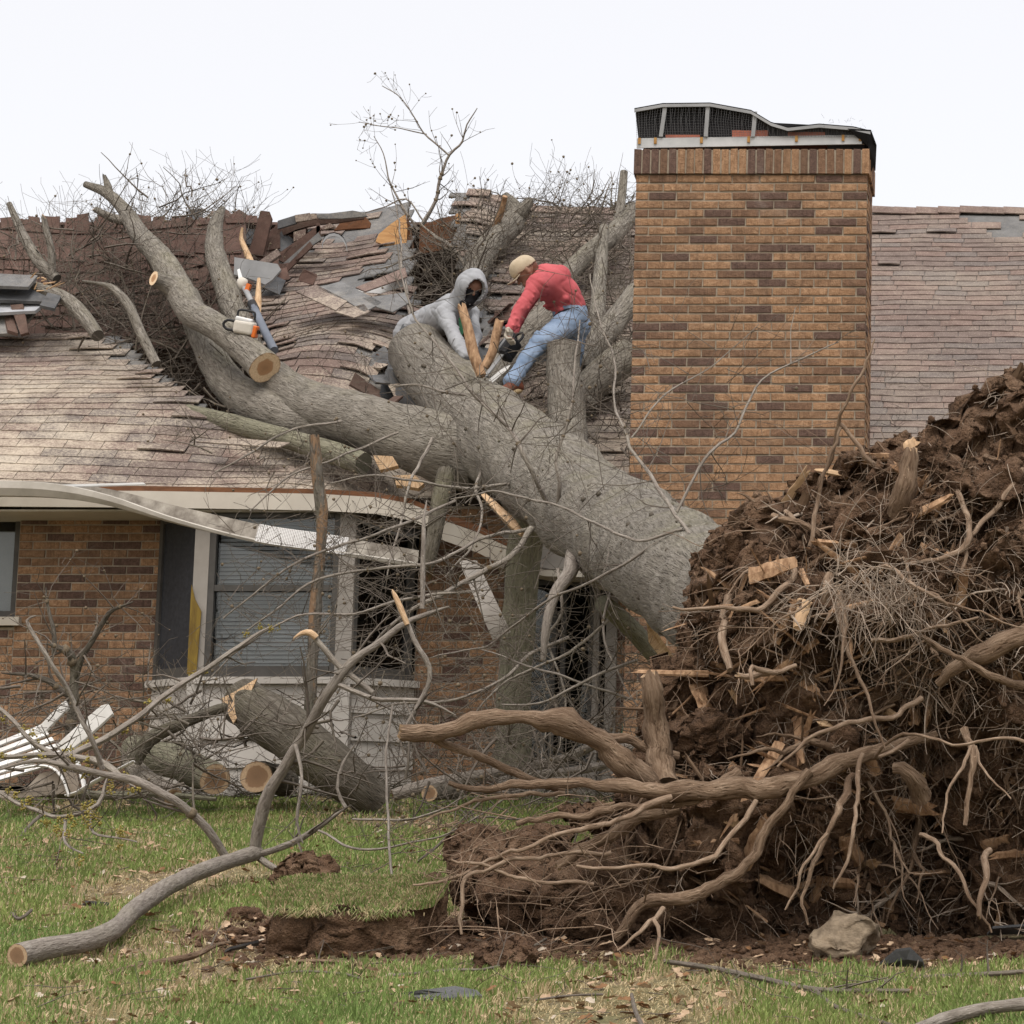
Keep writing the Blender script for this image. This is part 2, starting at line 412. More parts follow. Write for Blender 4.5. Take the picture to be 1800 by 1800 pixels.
def soil(name, a, b, c):
    s = NT(name); wo = s.co('World')
    n1 = s.noise(wo, 3.2, 8, .68); n2 = s.noise(wo, 34, 6, .72); n3 = s.noise(wo, 11, 6, .7)
    col = s.ramp(s.math('ADD', s.math('MULTIPLY', n1, .55), s.math('MULTIPLY', n3, .45)), [(.34, a), (.5, b), (.66, c)])
    col = s.mix(s.mr(n2, .5, .75, 0, .5), col, a)
    col = s.mix(s.mr(s.noise(wo, 90, 3, .7), .66, .75, 0, .6), col, tuple(x * 1.6 for x in c))
    vo = s.voro(wo, 38); vo2 = s.voro(wo, 95)
    h = s.math('ADD', s.math('ADD', n2, s.math('MULTIPLY', n3, 1.2)), s.math('ADD', s.math('MULTIPLY', vo, -.6), s.math('MULTIPLY', vo2, -.35)))
    s.done(col, .96, s.bump(h, 1.0, .04))
soil('soil', (.062, .036, .021), (.168, .10, .06), (.31, .205, .132))
soil('soil_red', (.064, .036, .022), (.165, .097, .058), (.29, .19, .122))

def lawn():
    s = NT('lawn'); wo = s.co('World')
    n1 = s.noise(wo, 1.1, 7, .65); n2 = s.noise(wo, 26, 6, .7); n3 = s.noise(wo, 5, 5, .6)
    g = s.ramp(n2, [(.3, (.10, .092, .045)), (.55, (.19, .17, .085)), (.75, (.33, .285, .17))])
    th = s.ramp(n2, [(.3, (.13, .092, .058)), (.6, (.26, .2, .13)), (.8, (.4, .33, .22))])
    c = s.mix(s.mr(s.math('ADD', n1, s.mr(n3, .3, .7, -.1, .1)), .45, .6), g, th)
    for (cx, cy, sx_, sy_) in ((-3.45, 14.7, .95, .75), (-2.2, 14.35, 1.0, .5), (-.5, 14.1, 1.5, .45)):   # earth thrown over the grass
        mp = s.n('ShaderNodeMapping'); mp.vector_type = 'TEXTURE'; mp.inputs['Location'].default_value = (cx, cy, 0); mp.inputs['Scale'].default_value = (sx_, sy_, 1000); s.l(s.n('ShaderNodeNewGeometry').outputs['Position'], mp.inputs[0])
        ln = s.n('ShaderNodeVectorMath', operation='LENGTH'); s.l(mp.outputs[0], ln.inputs[0])
        c = s.mix(s.mr(s.math('ADD', ln.outputs['Value'], s.mr(n3, .25, .75, -.45, .45)), .75, 1.05, 1, 0), c, s.ramp(n2, [(.3, (.065, .038, .024)), (.6, (.15, .093, .058)), (.8, (.24, .16, .105))]))
    s.done(c, .95, s.bump(n2, .8, .03))
lawn()
def grass():
    s = NT('grass'); a = s.n('ShaderNodeAttribute', attribute_name='Col')
    s.done(a.outputs['Color'], .7); s.b.inputs['Specular IOR Level'].default_value = .15
    tr = s.n('ShaderNodeBsdfTranslucent'); s.l(a.outputs['Color'], tr.inputs[0]); mx = s.n('ShaderNodeMixShader'); mx.inputs[0].default_value = .3
    s.l(s.b.outputs[0], mx.inputs[1]); s.l(tr.outputs[0], mx.inputs[2]); s.l(mx.outputs[0], s.out.inputs[0])
grass()
def glass():
    s = NT('glass'); s.t.nodes.remove(s.b)
    t = s.n('ShaderNodeBsdfTransparent'); t.inputs[0].default_value = (.85, .86, .86, 1)
    g = s.n('ShaderNodeBsdfGlossy'); g.inputs['Roughness'].default_value = .03; g.inputs[0].default_value = (.9, .95, 1, 1)
    wo = s.co('World'); nz = s.noise(wo, 1.1, 3, .5)
    s.l(s.bump(nz, .05, .03), g.inputs['Normal'])
    f = s.n('ShaderNodeFresnel'); f.inputs[0].default_value = 1.5
    m = s.n('ShaderNodeMixShader'); s.l(s.math('MULTIPLY', f.outputs[0], .75), m.inputs[0]); s.l(t.outputs[0], m.inputs[1]); s.l(g.outputs[0], m.inputs[2])
    s.l(m.outputs[0], s.out.inputs[0])
glass()

def perforated():
    s = NT('perforated'); uv = s.co('UV'); v = s.n('ShaderNodeTexVoronoi'); v.inputs['Scale'].default_value = 75; v.inputs['Randomness'].default_value = .0; s.l(uv, v.inputs['Vector'])
    c = s.mix(s.mr(v.outputs['Distance'], .34, .40), (.16, .15, .14), (.58, .57, .55))
    s.done(c, .45)
perforated()
bark('rootlet_pale', (.2, .155, .115), (.34, .275, .215), (.48, .41, .34), (.2, .14, .1), .5, fine=2, bs=.3)
# ------------------------------------------------------------------ ground
rng = random.Random(11)
def make_ground():
    xs = np.concatenate([np.linspace(-400, -14, 14), np.linspace(-12, 4, 150), np.linspace(6, 400, 14)])
    ys = np.concatenate([np.linspace(-200, 6, 16), np.linspace(8, 25, 170), np.linspace(28, 900, 18)])
    v = [(x, y, ground(x, y)) for y in ys for x in xs]
    nx = len(xs); ny = len(ys)
    ii, jj = np.meshgrid(np.arange(ny - 1), np.arange(nx - 1), indexing='ij')
    q = np.stack([ii * nx + jj, ii * nx + jj + 1, (ii + 1) * nx + jj + 1, (ii + 1) * nx + jj], -1).reshape(-1, 4)
    a = Acc(); a.add(v, q=q); o = a.obj('ground', 'lawn'); o['kind'] = 'structure'
make_ground()

# ------------------------------------------------------------------ house
house = thing('brick_house', 'tan and brown brick ranch house with its shingled roof crushed by a fallen tree', 'house')
WY = 23.4; WZ0 = CZ + .55; WZ1 = EZ - .03
BR = ['brick_gold', 'brick_tan', 'brick_brown', 'brick_dark']
def brick_mesh(mat, seed, L=.205, H=.058, W=.09):
    rg = random.Random(seed); a = Acc()
    c = .004
    def J(): return rg.uniform(-.0018, .0018)
    # front face inset (worn arris), then body
    x, y, z = L / 2, W / 2, H / 2
    ring = lambda yy, xx, zz: [(-xx + J(), yy + J(), -zz + J()), (xx + J(), yy + J(), -zz + J()), (xx + J(), yy + J(), zz + J()), (-xx + J(), yy + J(), zz + J())]
    v = ring(-y, x - c, z - c) + ring(-y + c, x, z) + ring(y, x, z)
    mid = [(rg.uniform(-.3, .3) * L, -y - rg.uniform(0, .003), rg.uniform(-.2, .2) * H)]
    v += mid
    q = []
    for k in (0, 4):
        for i in range(4): q.append([k + i, k + 4 + i, k + 4 + (i + 1) % 4, k + (i + 1) % 4][::-1])
    q.append([8, 9, 10, 11][::-1])
    a.add(v, q=q, t=[[i, (i + 1) % 4, 12] for i in range(4)])
    return a.mesh('brick', mat, False)
BM = {m: [brick_mesh(m, 7 * i + j) for j in range(3)] for i, m in enumerate(BR)}
def brick_mat(rg, dark=.16):
    u = rg.random()
    return 'brick_dark' if u < dark else 'brick_brown' if u < dark + .16 else 'brick_tan' if u < dark + .42 else 'brick_gold'
def lay(parent, rects, y, pitch, blen, indiv, rg, stuff, holes=(), fx=True, dark=.26, zoff=0.):
    """courses over x-ranges: rects of (x0,x1,z0,z1); first `indiv` bricks (given order) are objects"""
    cand = []
    for (x0, x1, z0, z1) in rects:
        n = int((z1 - z0) / pitch + .01)
        for k in range(n):
            zc = z1 - (k + .5) * pitch
            off = 0 if k % 2 else -.5
            off += rg.uniform(-.03, .03) * .3
            i = 0; x = x0 + off * blen
            while x < x1 - .02:
                a, b = max(x, x0), min(x + blen, x1)
                if b - a > .03: cand.append(((a + b) / 2, zc, b - a - .011))
                x += blen
    return cand
def place_brick(parent, x, y, z, L, rg, mat, rotz=0, roty=0):
    me = BM[mat][rg.randrange(3)]
    o = bpy.data.objects.new('brick', me); COL.objects.link(o); o.parent = parent
    o.location = (x + rg.uniform(-.001, .001), y + rg.uniform(-.003, .003), z + rg.uniform(-.0012, .0012)); o.scale = (L / .205, 1, 1)
    o.rotation_euler = (rg.uniform(-.008, .008), roty + rg.uniform(-.006, .006), rotz + rg.uniform(-.006, .006))
    return o
def join_brick(acc, x, y, z, L, rg, mat, rotz=0, roty=0, H=.058):
    m = BR.index(mat)
    Rm = Matrix.Rotation(rotz, 3, 'Z') @ Matrix.Rotation(roty, 3, 'Y')
    acc.box((x, y + rg.uniform(-.003, .003), z), (L, .09, H), Rm, m, .0016, rg)
PW = .0685
wall = Acc()
X0, X1 = -13.0, 4.0
BAYL, BAYR = -7.14, -5.01; DL, DR = -4.29, -3.35; WINR, WINL = -8.32, -9.6
WSILL = CZ + 2.245
def wbox(x0, x1, z0, z1, y0=WY + .014, y1=WY + .3): wall.box(((x0 + x1) / 2, (y0 + y1) / 2, (z0 + z1) / 2), (x1 - x0, y1 - y0, z1 - z0))
wbox(X0, WINL, WZ0, WZ1); wbox(WINL, WINR, WZ0, WSILL - .08); wbox(WINR, BAYL, WZ0, WZ1); wbox(BAYR, DL, WZ0, WZ1)
wbox(DL, DR, CZ + 2.65, WZ1); wbox(DR, X1, WZ0, WZ1); wbox(BAYL, BAYR, WZ0, CZ + .9); 
wbox(X0, X0 + .2, WZ0, WZ1, WY + .3, WY + 9.5); wbox(X1 - .2, X1, WZ0, WZ1, WY + .3, WY + 9.5); wbox(X0, X1, WZ0, WZ1, WY + 9.3, WY + 9.5)
wallo = wall.obj('wall', 'mortar', house, False)
rg = random.Random(5)
cand = lay(None, [(WINR, BAYL, WZ0, WZ1 - .02), (BAYR, DL, WZ0, WZ1 - .02), (WINL, WINR, WZ0, WSILL - .1), (DR, DR + .95, WZ0, WZ1 - .02)], WY, PW, .225, 0, rg, None)
vis = []; rest = []
for i, (x, z, L) in enumerate(cand):
    py = 690 - F * math.tan(math.atan2(z - CZ, WY) - PHI)
    px = PX + x / WY * F
    inview = px > -20 and ((px < 285 and py < 1320) or (720 < px < 900 and 985 < py < 1330) or (1080 < px < 1220 and 1080 < py < 1200))
    (vis if inview else rest).append((x, z, L))
ba = Acc()
for i, (x, z, L) in enumerate(vis[:300]): place_brick(wallo, x, WY + .05, z, L, rg, brick_mat(rg, .26))
for (x, z, L) in vis[300:] + rest: join_brick(ba, x, WY + .05, z, L, rg, brick_mat(rg, .26))
for (x, z, L) in lay(None, [(X0, WINL, WZ0, WZ1 - .02), (DR + .95, X1, WZ0, WZ1 - .02)], WY, PW, .225, 0, rg, None): join_brick(ba, x, WY + .05, z, L, rg, brick_mat(rg, .26))
ba.obj('brick_courses', BR, wallo, False, 'stuff')
# rooms behind the openings
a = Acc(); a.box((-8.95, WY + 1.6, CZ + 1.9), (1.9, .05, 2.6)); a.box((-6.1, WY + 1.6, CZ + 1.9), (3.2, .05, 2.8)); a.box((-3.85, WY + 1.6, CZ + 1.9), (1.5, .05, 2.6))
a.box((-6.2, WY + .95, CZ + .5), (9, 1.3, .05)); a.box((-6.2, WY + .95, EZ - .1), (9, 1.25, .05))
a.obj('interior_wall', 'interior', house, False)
# left window
win = Acc(); zt = WZ1
def frame(acc, x0, x1, z0, z1, y, w=.05, d=.06, m=0):
    acc.box(((x0 + x1) / 2, y, z0 + w / 2), (x1 - x0, d, w), m=m); acc.box(((x0 + x1) / 2, y, z1 - w / 2), (x1 - x0, d, w), m=m)
    acc.box((x0 + w / 2, y, (z0 + z1) / 2), (w, d, z1 - z0 - 2 * w), m=m); acc.box((x1 - w / 2, y, (z0 + z1) / 2), (w, d, z1 - z0 - 2 * w), m=m)
frame(win, WINL, WINR, WSILL, zt, WY + .1, .06)
wo = win.obj('window', 'sash', house, False)
a = Acc(); a.box(((WINL + WINR) / 2, WY + .11, (WSILL + zt) / 2), (WINR - WINL - .1, .006, zt - WSILL - .1)); a.obj('pane', 'glass', wo, False)
a = Acc(); a.box(((WINL + WINR) / 2, WY + .22, WSILL + .38), (WINR - WINL - .1, .01, .72)); a.obj('shade', 'blind', wo, False)
a = Acc(); a.box(((WINL + WINR) / 2 + .03, WY + .02, WSILL - .035), (WINR - WINL + .06, .16, .07)); a.obj('sill', 'trim_paint', wo, False)
# bay window
PB = .46; by = WY - PB
bc = [(BAYL, WY), (-6.65, by), (-5.485, by), (BAYR, WY)]
BZ0, BZ1 = CZ + 1.72, EZ - .13
sid = Acc()
bay = Acc()
for k in range(3):
    (xa, ya), (xb, yb) = bc[k], bc[k + 1]
    d = Vector((xb - xa, yb - ya, 0)); L = d.length; d.normalize(); n = Vector((d.y, -d.x, 0)); ang = math.atan2(d.y, d.x)
    Rm = Matrix.Rotation(ang, 3, 'Z')
    c = Vector(((xa + xb) / 2, (ya + yb) / 2, 0))
    core = Acc(); core.box((c.x - n.x * .06, c.y - n.y * .06, (WZ0 + BZ0) / 2), (L, .08, BZ0 - WZ0), Rm); core.obj('bay_base', 'siding_paint', house, False)
    # clapboards
    z = BZ0 - .06; 
    while z > WZ0:
        b = Acc(); h = .222
        lo = max(z - h, WZ0 - .1)
        q = [(-L / 2, -.036, lo - z), (L / 2, -.036, lo - z), (L / 2, -.012, 0), (-L / 2, -.012, 0)]
        pp = [c + Rm @ Vector(t) + Vector((0, 0, z)) for t in q]
        b.slab(pp, .02); b.obj('clapboard', 'siding_paint', house, False)
        z -= h
    b = Acc(); b.box((c.x + n.x * .02, c.y + n.y * .02, BZ0 - .03), (L + .02, .12, .055), Rm); b.obj('bay_ledge', 'siding_paint', house, False)
    # window unit
    pw = [.035, .06, .05][k]
    w0 = Acc()
    def fb(cx, cz, sx, sz, off=0., d=.07): w0.box((c.x + Rm[0][0] * cx + n.x * off, c.y + Rm[1][0] * cx + n.y * off, cz), (sx, d, sz), Rm)
    H = BZ1 - BZ0
    fb(-L / 2 + pw + .02, BZ0 + H / 2, .05, H); fb(L / 2 - pw - .02, BZ0 + H / 2, .05, H)
    fb(0, BZ0 + .045, L - 2 * pw - .1, .085); fb(0, BZ1 - .03, L - 2 * pw - .1, .06)
    if k == 1: fb(0, BZ0 + H * .53, L - 2 * pw - .1, .05, .004)
    fo = w0.obj('window', 'sash', house, False)
    g = Acc(); g.box((c.x - n.x * .012, c.y - n.y * .012, BZ0 + H / 2), (L - 2 * pw - .08, .006, H - .1), Rm); g.obj('pane', 'glass', fo, False)
    if k == 0:
        g = Acc(); g.box((c.x + n.x * .012, c.y + n.y * .012, BZ0 + H / 2), (L - 2 * pw - .09, .003, H - .1), Rm); g.obj('insect_screen', 'screen', fo, False)
    if k >= 1:
        s_ = Acc(); zz = BZ0 + .1; m = 26 if k == 1 else 0
        top = BZ0 + H * .97
        while zz < top:
            s_.box((c.x - n.x * .09, c.y - n.y * .09, zz), ((L - 2 * pw - .1) * (1 if k == 1 else .5), .004, .034), Rm @ Matrix.Rotation(R(-28), 3, 'X')); zz += .034
        if k == 1: s_.obj('blind', 'blind', fo, False, 'stuff')
    # posts at corners
for (x, y, wdt) in ((bc[1][0] - .005, bc[1][1] - .0, .12), (bc[2][0] + .005, bc[2][1], .13)):
    a = Acc(); a.box((x, y + .02, (BZ0 + BZ1) / 2), (wdt, .12, BZ1 - BZ0 + .02)); a.obj('corner_post', 'window_post', house, False)
    a = Acc(); a.box((x, y + .02, (WZ0 + BZ0) / 2 - .03), (wdt + .01, .14, BZ0 - WZ0 - .06)); a.obj('corner_board', 'siding_paint', house, False)
a = Acc(); c = bc[1]; xx = c[0] - .035; zb = BZ0 + .02
poly = [(xx - .035, by - .062, zb), (xx + .04, by - .062, zb), (xx + .055, by - .062, zb + .5), (xx + .04, by - .062, zb + .53), (xx, by - .062, zb + .60), (xx - .035, by - .062, zb + .72)]
a.prism(poly, .012, (0, -1, 0)); a.obj('peeled_patch', 'stained_wood', house, False)
# door
DZ0, DZ1 = CZ + 1.1, CZ + 2.66
a = Acc(); frame(a, DL, DR, CZ + .6, DZ1, WY + .06, .09, .12); a.box((DR - .17, WY + .05, (CZ + .7 + DZ1) / 2), (.05, .1, DZ1 - CZ - .8)); dr = a.obj('door', 'window_post', house, False)
for x0, x1 in ((DL + .11, DL + .43), (DL + .47, DR - .2)):
    a = Acc(); frame(a, x0, x1, CZ + 1.0, DZ1 - .1, WY + .08, .04, .05); fo = a.obj('door_leaf', 'sash', dr, False)
    a = Acc(); a.box(((x0 + x1) / 2, WY + .085, (CZ + 1 + DZ1) / 2 - .05), (x1 - x0 - .06, .006, DZ1 - CZ - 1.15)); a.obj('pane', 'glass', dr, False)
a = Acc(); a.box(((DL + DR) / 2, WY + .1, CZ + .82), (DR - DL - .2, .05, .38)); a.obj('kick_panel', 'window_post', dr, False)
a = Acc(); a.box(((DL + DR) / 2 + .3, WY - .5, CZ + .5), (2.2, 1.1, .3)); a.obj('porch_step', 'mortar', house, False)

# ------------------------------------------------------------------ roof
CT, ST = math.cos(TH), math.sin(TH)
NRM = np.array([0, -ST, CT])
def gauss(u, c, w): return math.exp(-((u - c) / w) ** 2)
def sig(u): return 1 / (1 + math.exp(-max(-30, min(30, u))))
def disp(X, s):
    left = sig((-6.3 - X) * 4)
    d = left * (.13 * gauss(s, 1.5, .9) - .03)
    mid = gauss(X, -6.15, .75)
    d += mid * (.26 * gauss(s, 2.6, 1.0) + .10 * gauss(s, 4.2, .8))
    d += sig((X + 6.35) * 5) * sig((-5.35 - X) * 9) * .07 * max(0, s - 3.6)
    d -= .40 * gauss(X, -5.0, .55) * gauss(s, 1.3, 1.6)        # the trunk's groove
    d -= .17 * gauss(X, -4.75, .8) * gauss(s, 0, .7)
    d -= .10 * gauss(X, -6.4, .8) * gauss(s, .9, .7)
    d += .16 * gauss(X, -4.25, .35) * gauss(s, 3.2, .8)
    d += .028 * noise.noise((X * .9, s * .9, 4)) + .012 * noise.noise((X * 2.7, s * 2.7, 1))
    return d
def roofpt(X, s, off=0.):
    k = disp(X, s) + off
    return (X, EY + s * CT + NRM[1] * k, EZ + s * ST + NRM[2] * k)
def roof_uv(px, py):
    D = RD(px, py); p = P(px, py, D); return p.x, (D - EY) / CT
HP = [
 [(-110, 590), (206, 588), (232, 606), (262, 640), (300, 672), (318, 700), (352, 725), (420, 752), (520, 762), (500, 740), (455, 690), (450, 640), (440, 612), (425, 580), (420, 556), (440, 508), (466, 472), (495, 445), (520, 425), (548, 400), (560, 300), (-110, 300)],
 [(722, 300), (722, 420), (728, 470), (722, 520), (738, 548), (750, 580), (720, 640), (656, 640), (660, 656), (705, 690), (715, 740), (860, 760), (880, 700), (850, 640), (842, 560), (838, 520), (818, 505), (806, 470), (800, 440), (796, 300)],
 [(628, 506), (712, 492), (716, 520), (690, 526)],
 [(700, 905), (770, 800), (880, 760), (960, 800), (1010, 905)],
]
HPU = [[roof_uv(*p) for p in poly] for poly in HP]
def inpoly(x, y, poly):
    c = False; j = len(poly) - 1
    for i in range(len(poly)):
        xi, yi = poly[i]; xj, yj = poly[j]
        if (yi > y) != (yj > y) and x < (xj - xi) * (y - yi) / (yj - yi) + xi: c = not c
        j = i
    return c
def hole(X, s): return any(inpoly(X, s, p) for p in HPU)
SMAX = 6.88
# deck
dk = Acc(); nx, ns = 220, 80
xs = np.linspace(X0 - .3, X1 + .3, nx); ss = np.linspace(-.03, SMAX, ns)
V = []; 
for s_ in ss:
    for x in xs: V.append(roofpt(x, s_, -.012))
for s_ in ss:
    for x in xs: V.append(roofpt(x, s_, -.035))
q = []; NN = nx * ns; keep = np.zeros((ns - 1, nx - 1), bool)
for i in range(ns - 1):
    for j in range(nx - 1):
        if not hole((xs[j] + xs[j + 1]) / 2, (ss[i] + ss[i + 1]) / 2): keep[i, j] = True
for i in range(ns - 1):
    for j in range(nx - 1):
        if not keep[i, j]: continue
        a_, b_, c_, d_ = i * nx + j, i * nx + j + 1, (i + 1) * nx + j + 1, (i + 1) * nx + j
        q.append([a_, b_, c_, d_]); q.append([d_ + NN, c_ + NN, b_ + NN, a_ + NN])
        if i == 0 or not keep[i - 1, j]: q.append([a_ + NN, b_ + NN, b_, a_])
        if i == ns - 2 or not keep[i + 1, j]: q.append([d_, c_, c_ + NN, d_ + NN])
        if j == 0 or not keep[i, j - 1]: q.append([a_, d_, d_ + NN, a_ + NN])
        if j == nx - 2 or not keep[i, j + 1]: q.append([b_ + NN, c_ + NN, c_, b_])
dk.add(V, q=q); roof = dk.obj('roof', 'underlay', house)
# back slope and attic
a = Acc(); a.slab([(X1 + .3, EY + SMAX * CT + 4.9, EZ + .2), (X0 - .3, EY + SMAX * CT + 4.9, EZ + .2), (X0 - .3, EY + SMAX * CT + .02, EZ + SMAX * ST - .12), (X1 + .3, EY + SMAX * CT + .02, EZ + SMAX * ST - .12)], .04)
a.obj('back_slope', 'shingle_far', house, False)
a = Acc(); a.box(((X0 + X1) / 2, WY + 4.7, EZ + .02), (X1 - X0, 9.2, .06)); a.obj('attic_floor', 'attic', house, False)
# shingles
rg = random.Random(21)
EXP = .135; TW = .305
SM = ['shingle_brown', 'shingle_red', 'shingle_grey', 'underlay']
small = []
nrow = int(SMAX / EXP)
bare = [[roof_uv(*p) for p in poly] for poly in [
  [(1690, 366), (1810, 362), (1810, 418), (1700, 412), (1755, 402), (1740, 398), (1690, 388)],
  [(560, 455), (640, 395), (700, 370), (720, 440), (690, 442), (660, 415), (600, 435)],
  [(640, 450), (712, 440), (716, 480), (690, 478)],
  [(555, 508), (600, 495), (712, 468), (716, 480), (620, 512), (672, 540), (640, 545)],
  [(640, 630), (690, 640), (712, 700), (690, 716), (655, 690)]]]
for k in range(nrow):
    s0 = k * EXP - .03
    x = X0 - .3 - rg.random() * TW
    shift = rg.uniform(0, TW)
    x += shift
    while x < X1 + .3:
        wd = TW * rg.choice((1, 1, 1, 1, .72, 1.3))
        xc, sc = x + wd / 2, s0 + EXP / 2
        if not (hole(xc, sc) or hole(x + .04, sc) or hole(x + wd - .04, sc)) and not any(inpoly(xc, sc, b) for b in bare):
            small.append((x, x + wd - .006, s0, sc))
        x += wd
def shingle_v(x0, x1, s0, rg, lift=0.):
    th = .009; top = s0 + EXP + .05
    wv = rg.uniform(-.006, .006); l2 = lift
    A = []
    for (xx, s_, o) in ((x0, s0 + wv, .010 + l2), ((x0 + x1) / 2, s0 + wv, .012 + l2 * 1.3), (x1, s0 + wv + rg.uniform(-.003, .003), .010 + l2), (x1, top, .0), ((x0 + x1) / 2, top, .0), (x0, top, .0)):
        A.append(roofpt(xx, s_, o))
    for (xx, s_, o) in ((x0, s0 + wv, l2), ((x0 + x1) / 2, s0 + wv, .002 + l2 * 1.3), (x1, s0 + wv, l2)):
        A.append(roofpt(xx, s_, o - .003))
    return A
SQ = [[0, 1, 4, 5], [1, 2, 3, 4], [6, 7, 1, 0], [7, 8, 2, 1]]; ST_ = [[6, 0, 5], [8, 3, 2]]
def score(t):
    xc = (t[0] + t[1]) / 2; p = roofpt(xc, t[3]); px = PX + p[0] / p[1] * F * .985
    if px < 10 or px > 1790: return 9
    s_ = t[3]
    if px < 480 and s_ < 2.4: return 0 + s_ * .1
    if 470 < px < 720: return .5 + abs(s_ - 3) * .05
    if px > 1520 and s_ > 1.2: return 1 + s_ * .01
    return 5
small.sort(key=score)
sa = Acc()
for i, t in enumerate(small):
    u = rg.random(); mi = 0 if u < .5 else 1 if u < .78 else 2
    near = any(hole(t[0] + dx, t[3] + ds) for dx in (-.1, .4) for ds in (-.13, .13))
    lift = (rg.uniform(0, .026) if near else 0) + (.02 if rg.random() < .03 else 0)
    A = shingle_v(t[0], t[1], t[2], rg, lift)
    if i < 210:
        b = Acc(); b.add(A, q=SQ, t=ST_); b.obj('shingle', SM[mi], roof, False)
    else: sa.add(A, q=SQ, t=ST_, m=mi)
sa.obj('shingle_courses', SM, roof, False, 'stuff')
# ridge caps where the ridge still stands
for px0, px1 in ((1535, 1800), (830, 1110)):
    xa, _ = roof_uv(px0, 362); xb, _ = roof_uv(px1, 362); x = xa
    while x < xb + (2.5 if px1 == 1800 else 0):
        b = Acc(); p = roofpt(x + .12, SMAX, .02)
        b.prism([(x, p[1] - .13, p[2] - .075), (x + .235, p[1] - .13, p[2] - .085), (x + .235, p[1], p[2] + .01), (x, p[1], p[2] + .022)], .012, (0, -.5, .86))
        b.prism([(x, p[1], p[2] + .022), (x + .235, p[1], p[2] + .01), (x + .235, p[1] + .14, p[2] - .09), (x, p[1] + .14, p[2] - .08)], .012, (0, .5, .86))
        b.obj('ridge_cap', 'shingle_red', roof, False); x += .225
# soffit, fascia
a = Acc(); a.slab([(X0, EY + .03, EZ - .15), (BAYR + .3, EY + .03, EZ - .15), (BAYR + .3, WY + .1, EZ - .15), (X0, WY + .1, EZ - .15)], .015, n=(0, 0, -1)); a.obj('soffit', 'trim_paint', house, False)
def strip(path, h, th, mat, name, n=(0, -1, 0), lean=0.):
    a = Acc()
    for (p, q_) in zip(path[:-1], path[1:]):
        p, q_ = Vector(p), Vector(q_)
        a.slab([p + Vector((0, lean, -h)), q_ + Vector((0, lean, -h)), q_, p], th, n=n)
    return a.obj(name, mat, house, False)
fpath = [P(-400, 858, EY - .02), P(0, 861, EY - .02), P(260, 863, EY - .02), P(560, 868, EY - .02), P(660, 874, EY - .02), P(720, 885, EY - .02), P(765, 903, EY - .03)]
strip(fpath, .135, .025, 'trim_paint', 'fascia')
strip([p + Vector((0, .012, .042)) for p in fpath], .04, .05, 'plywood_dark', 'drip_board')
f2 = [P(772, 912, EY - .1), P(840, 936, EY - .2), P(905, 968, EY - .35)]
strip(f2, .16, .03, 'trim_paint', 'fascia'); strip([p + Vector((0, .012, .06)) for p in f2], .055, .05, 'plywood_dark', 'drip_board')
f3 = [P(868, 985, EY - .1), P(960, 1002, EY - .1), P(1060, 1004, EY - .1)]
strip(f3, .05, .4, 'trim_paint', 'fallen_soffit'); strip([p + Vector((0, .3, .3)) for p in f3], .26, .03, 'window_post', 'fascia')
strip([P(1030, 1010, WY - .1), P(1120, 1040, WY - .3), P(1180, 1070, WY - .3)], .08, .03, 'trim_paint', 'fascia')

# ------------------------------------------------------------------ chimney
chim = thing('chimney', 'tall tan and brown brick chimney stack with a crushed metal cap', 'chimney')
CY = 22.3; CX0, CX1 = -3.135, -1.262; CZT = CZ + 5.72; PC = .0716; CB = CZ + .4
CDP = .72
a = Acc(); a.box(((CX0 + CX1) / 2, CY + .01 + CDP / 2, (CB + CZT) / 2), (CX1 - CX0 - .016, CDP, CZT - CB)); a.box(((CX0 + CX1) / 2, CY + .01 + CDP + .2, (CB + EZ) / 2 - .1), (CX1 - CX0 - .05, .45, EZ - CB - .3)); core = a.obj('stack', 'mortar', chim, False)
rg = random.Random(8); ca = Acc(); cnt = 0
for (x, z, L) in lay(None, [(CX0, CX1, CB, CZT)], CY, PC, .2235, 0, rg, None):
    m = brick_mat(rg)
    if cnt < 292: place_brick(core, x, CY + .045, z, L, rg, m); cnt += 1
    else: join_brick(ca, x, CY + .045, z, L, rg, m)
for side in (CX0, CX1):
    k = 0
    z = CZT - PC / 2
    while z > CB:
        y = CY + .095 + (0 if k % 2 else .11)
        while y < CY + CDP - .03:
            L = min(.2125, CY + CDP + .01 - y); join_brick(ca, side + (.045 if side < -2 else -.045), y + L / 2, z, L, rg, brick_mat(rg), R(90)); y += .2235
        z -= PC; k += 1
ca.obj('brick_courses', BR, core, False, 'stuff')
SH = .205; x = CX0 - .02; n = 27; step = (CX1 - CX0 + .04) / n
a = Acc(); a.box(((CX0 + CX1) / 2, CY + .365, CZT + SH / 2), (CX1 - CX0 + .022, .755, SH - .01)); crown = a.obj('crown', 'mortar', chim, False)
for i in range(n):
    place_brick(crown, x + (i + .5) * step, CY + .02, CZT + SH / 2, SH, rg, brick_mat(rg, .3), 0, R(90))
sa2 = Acc()
for i in range(10):
    for sd in (CX0 + .025, CX1 - .025): join_brick(sa2, sd, CY + .1 + i * .07, CZT + SH / 2, SH, rg, brick_mat(rg, .3), R(90), R(90))
sa2.obj('brick_courses', BR, crown, False, 'stuff')
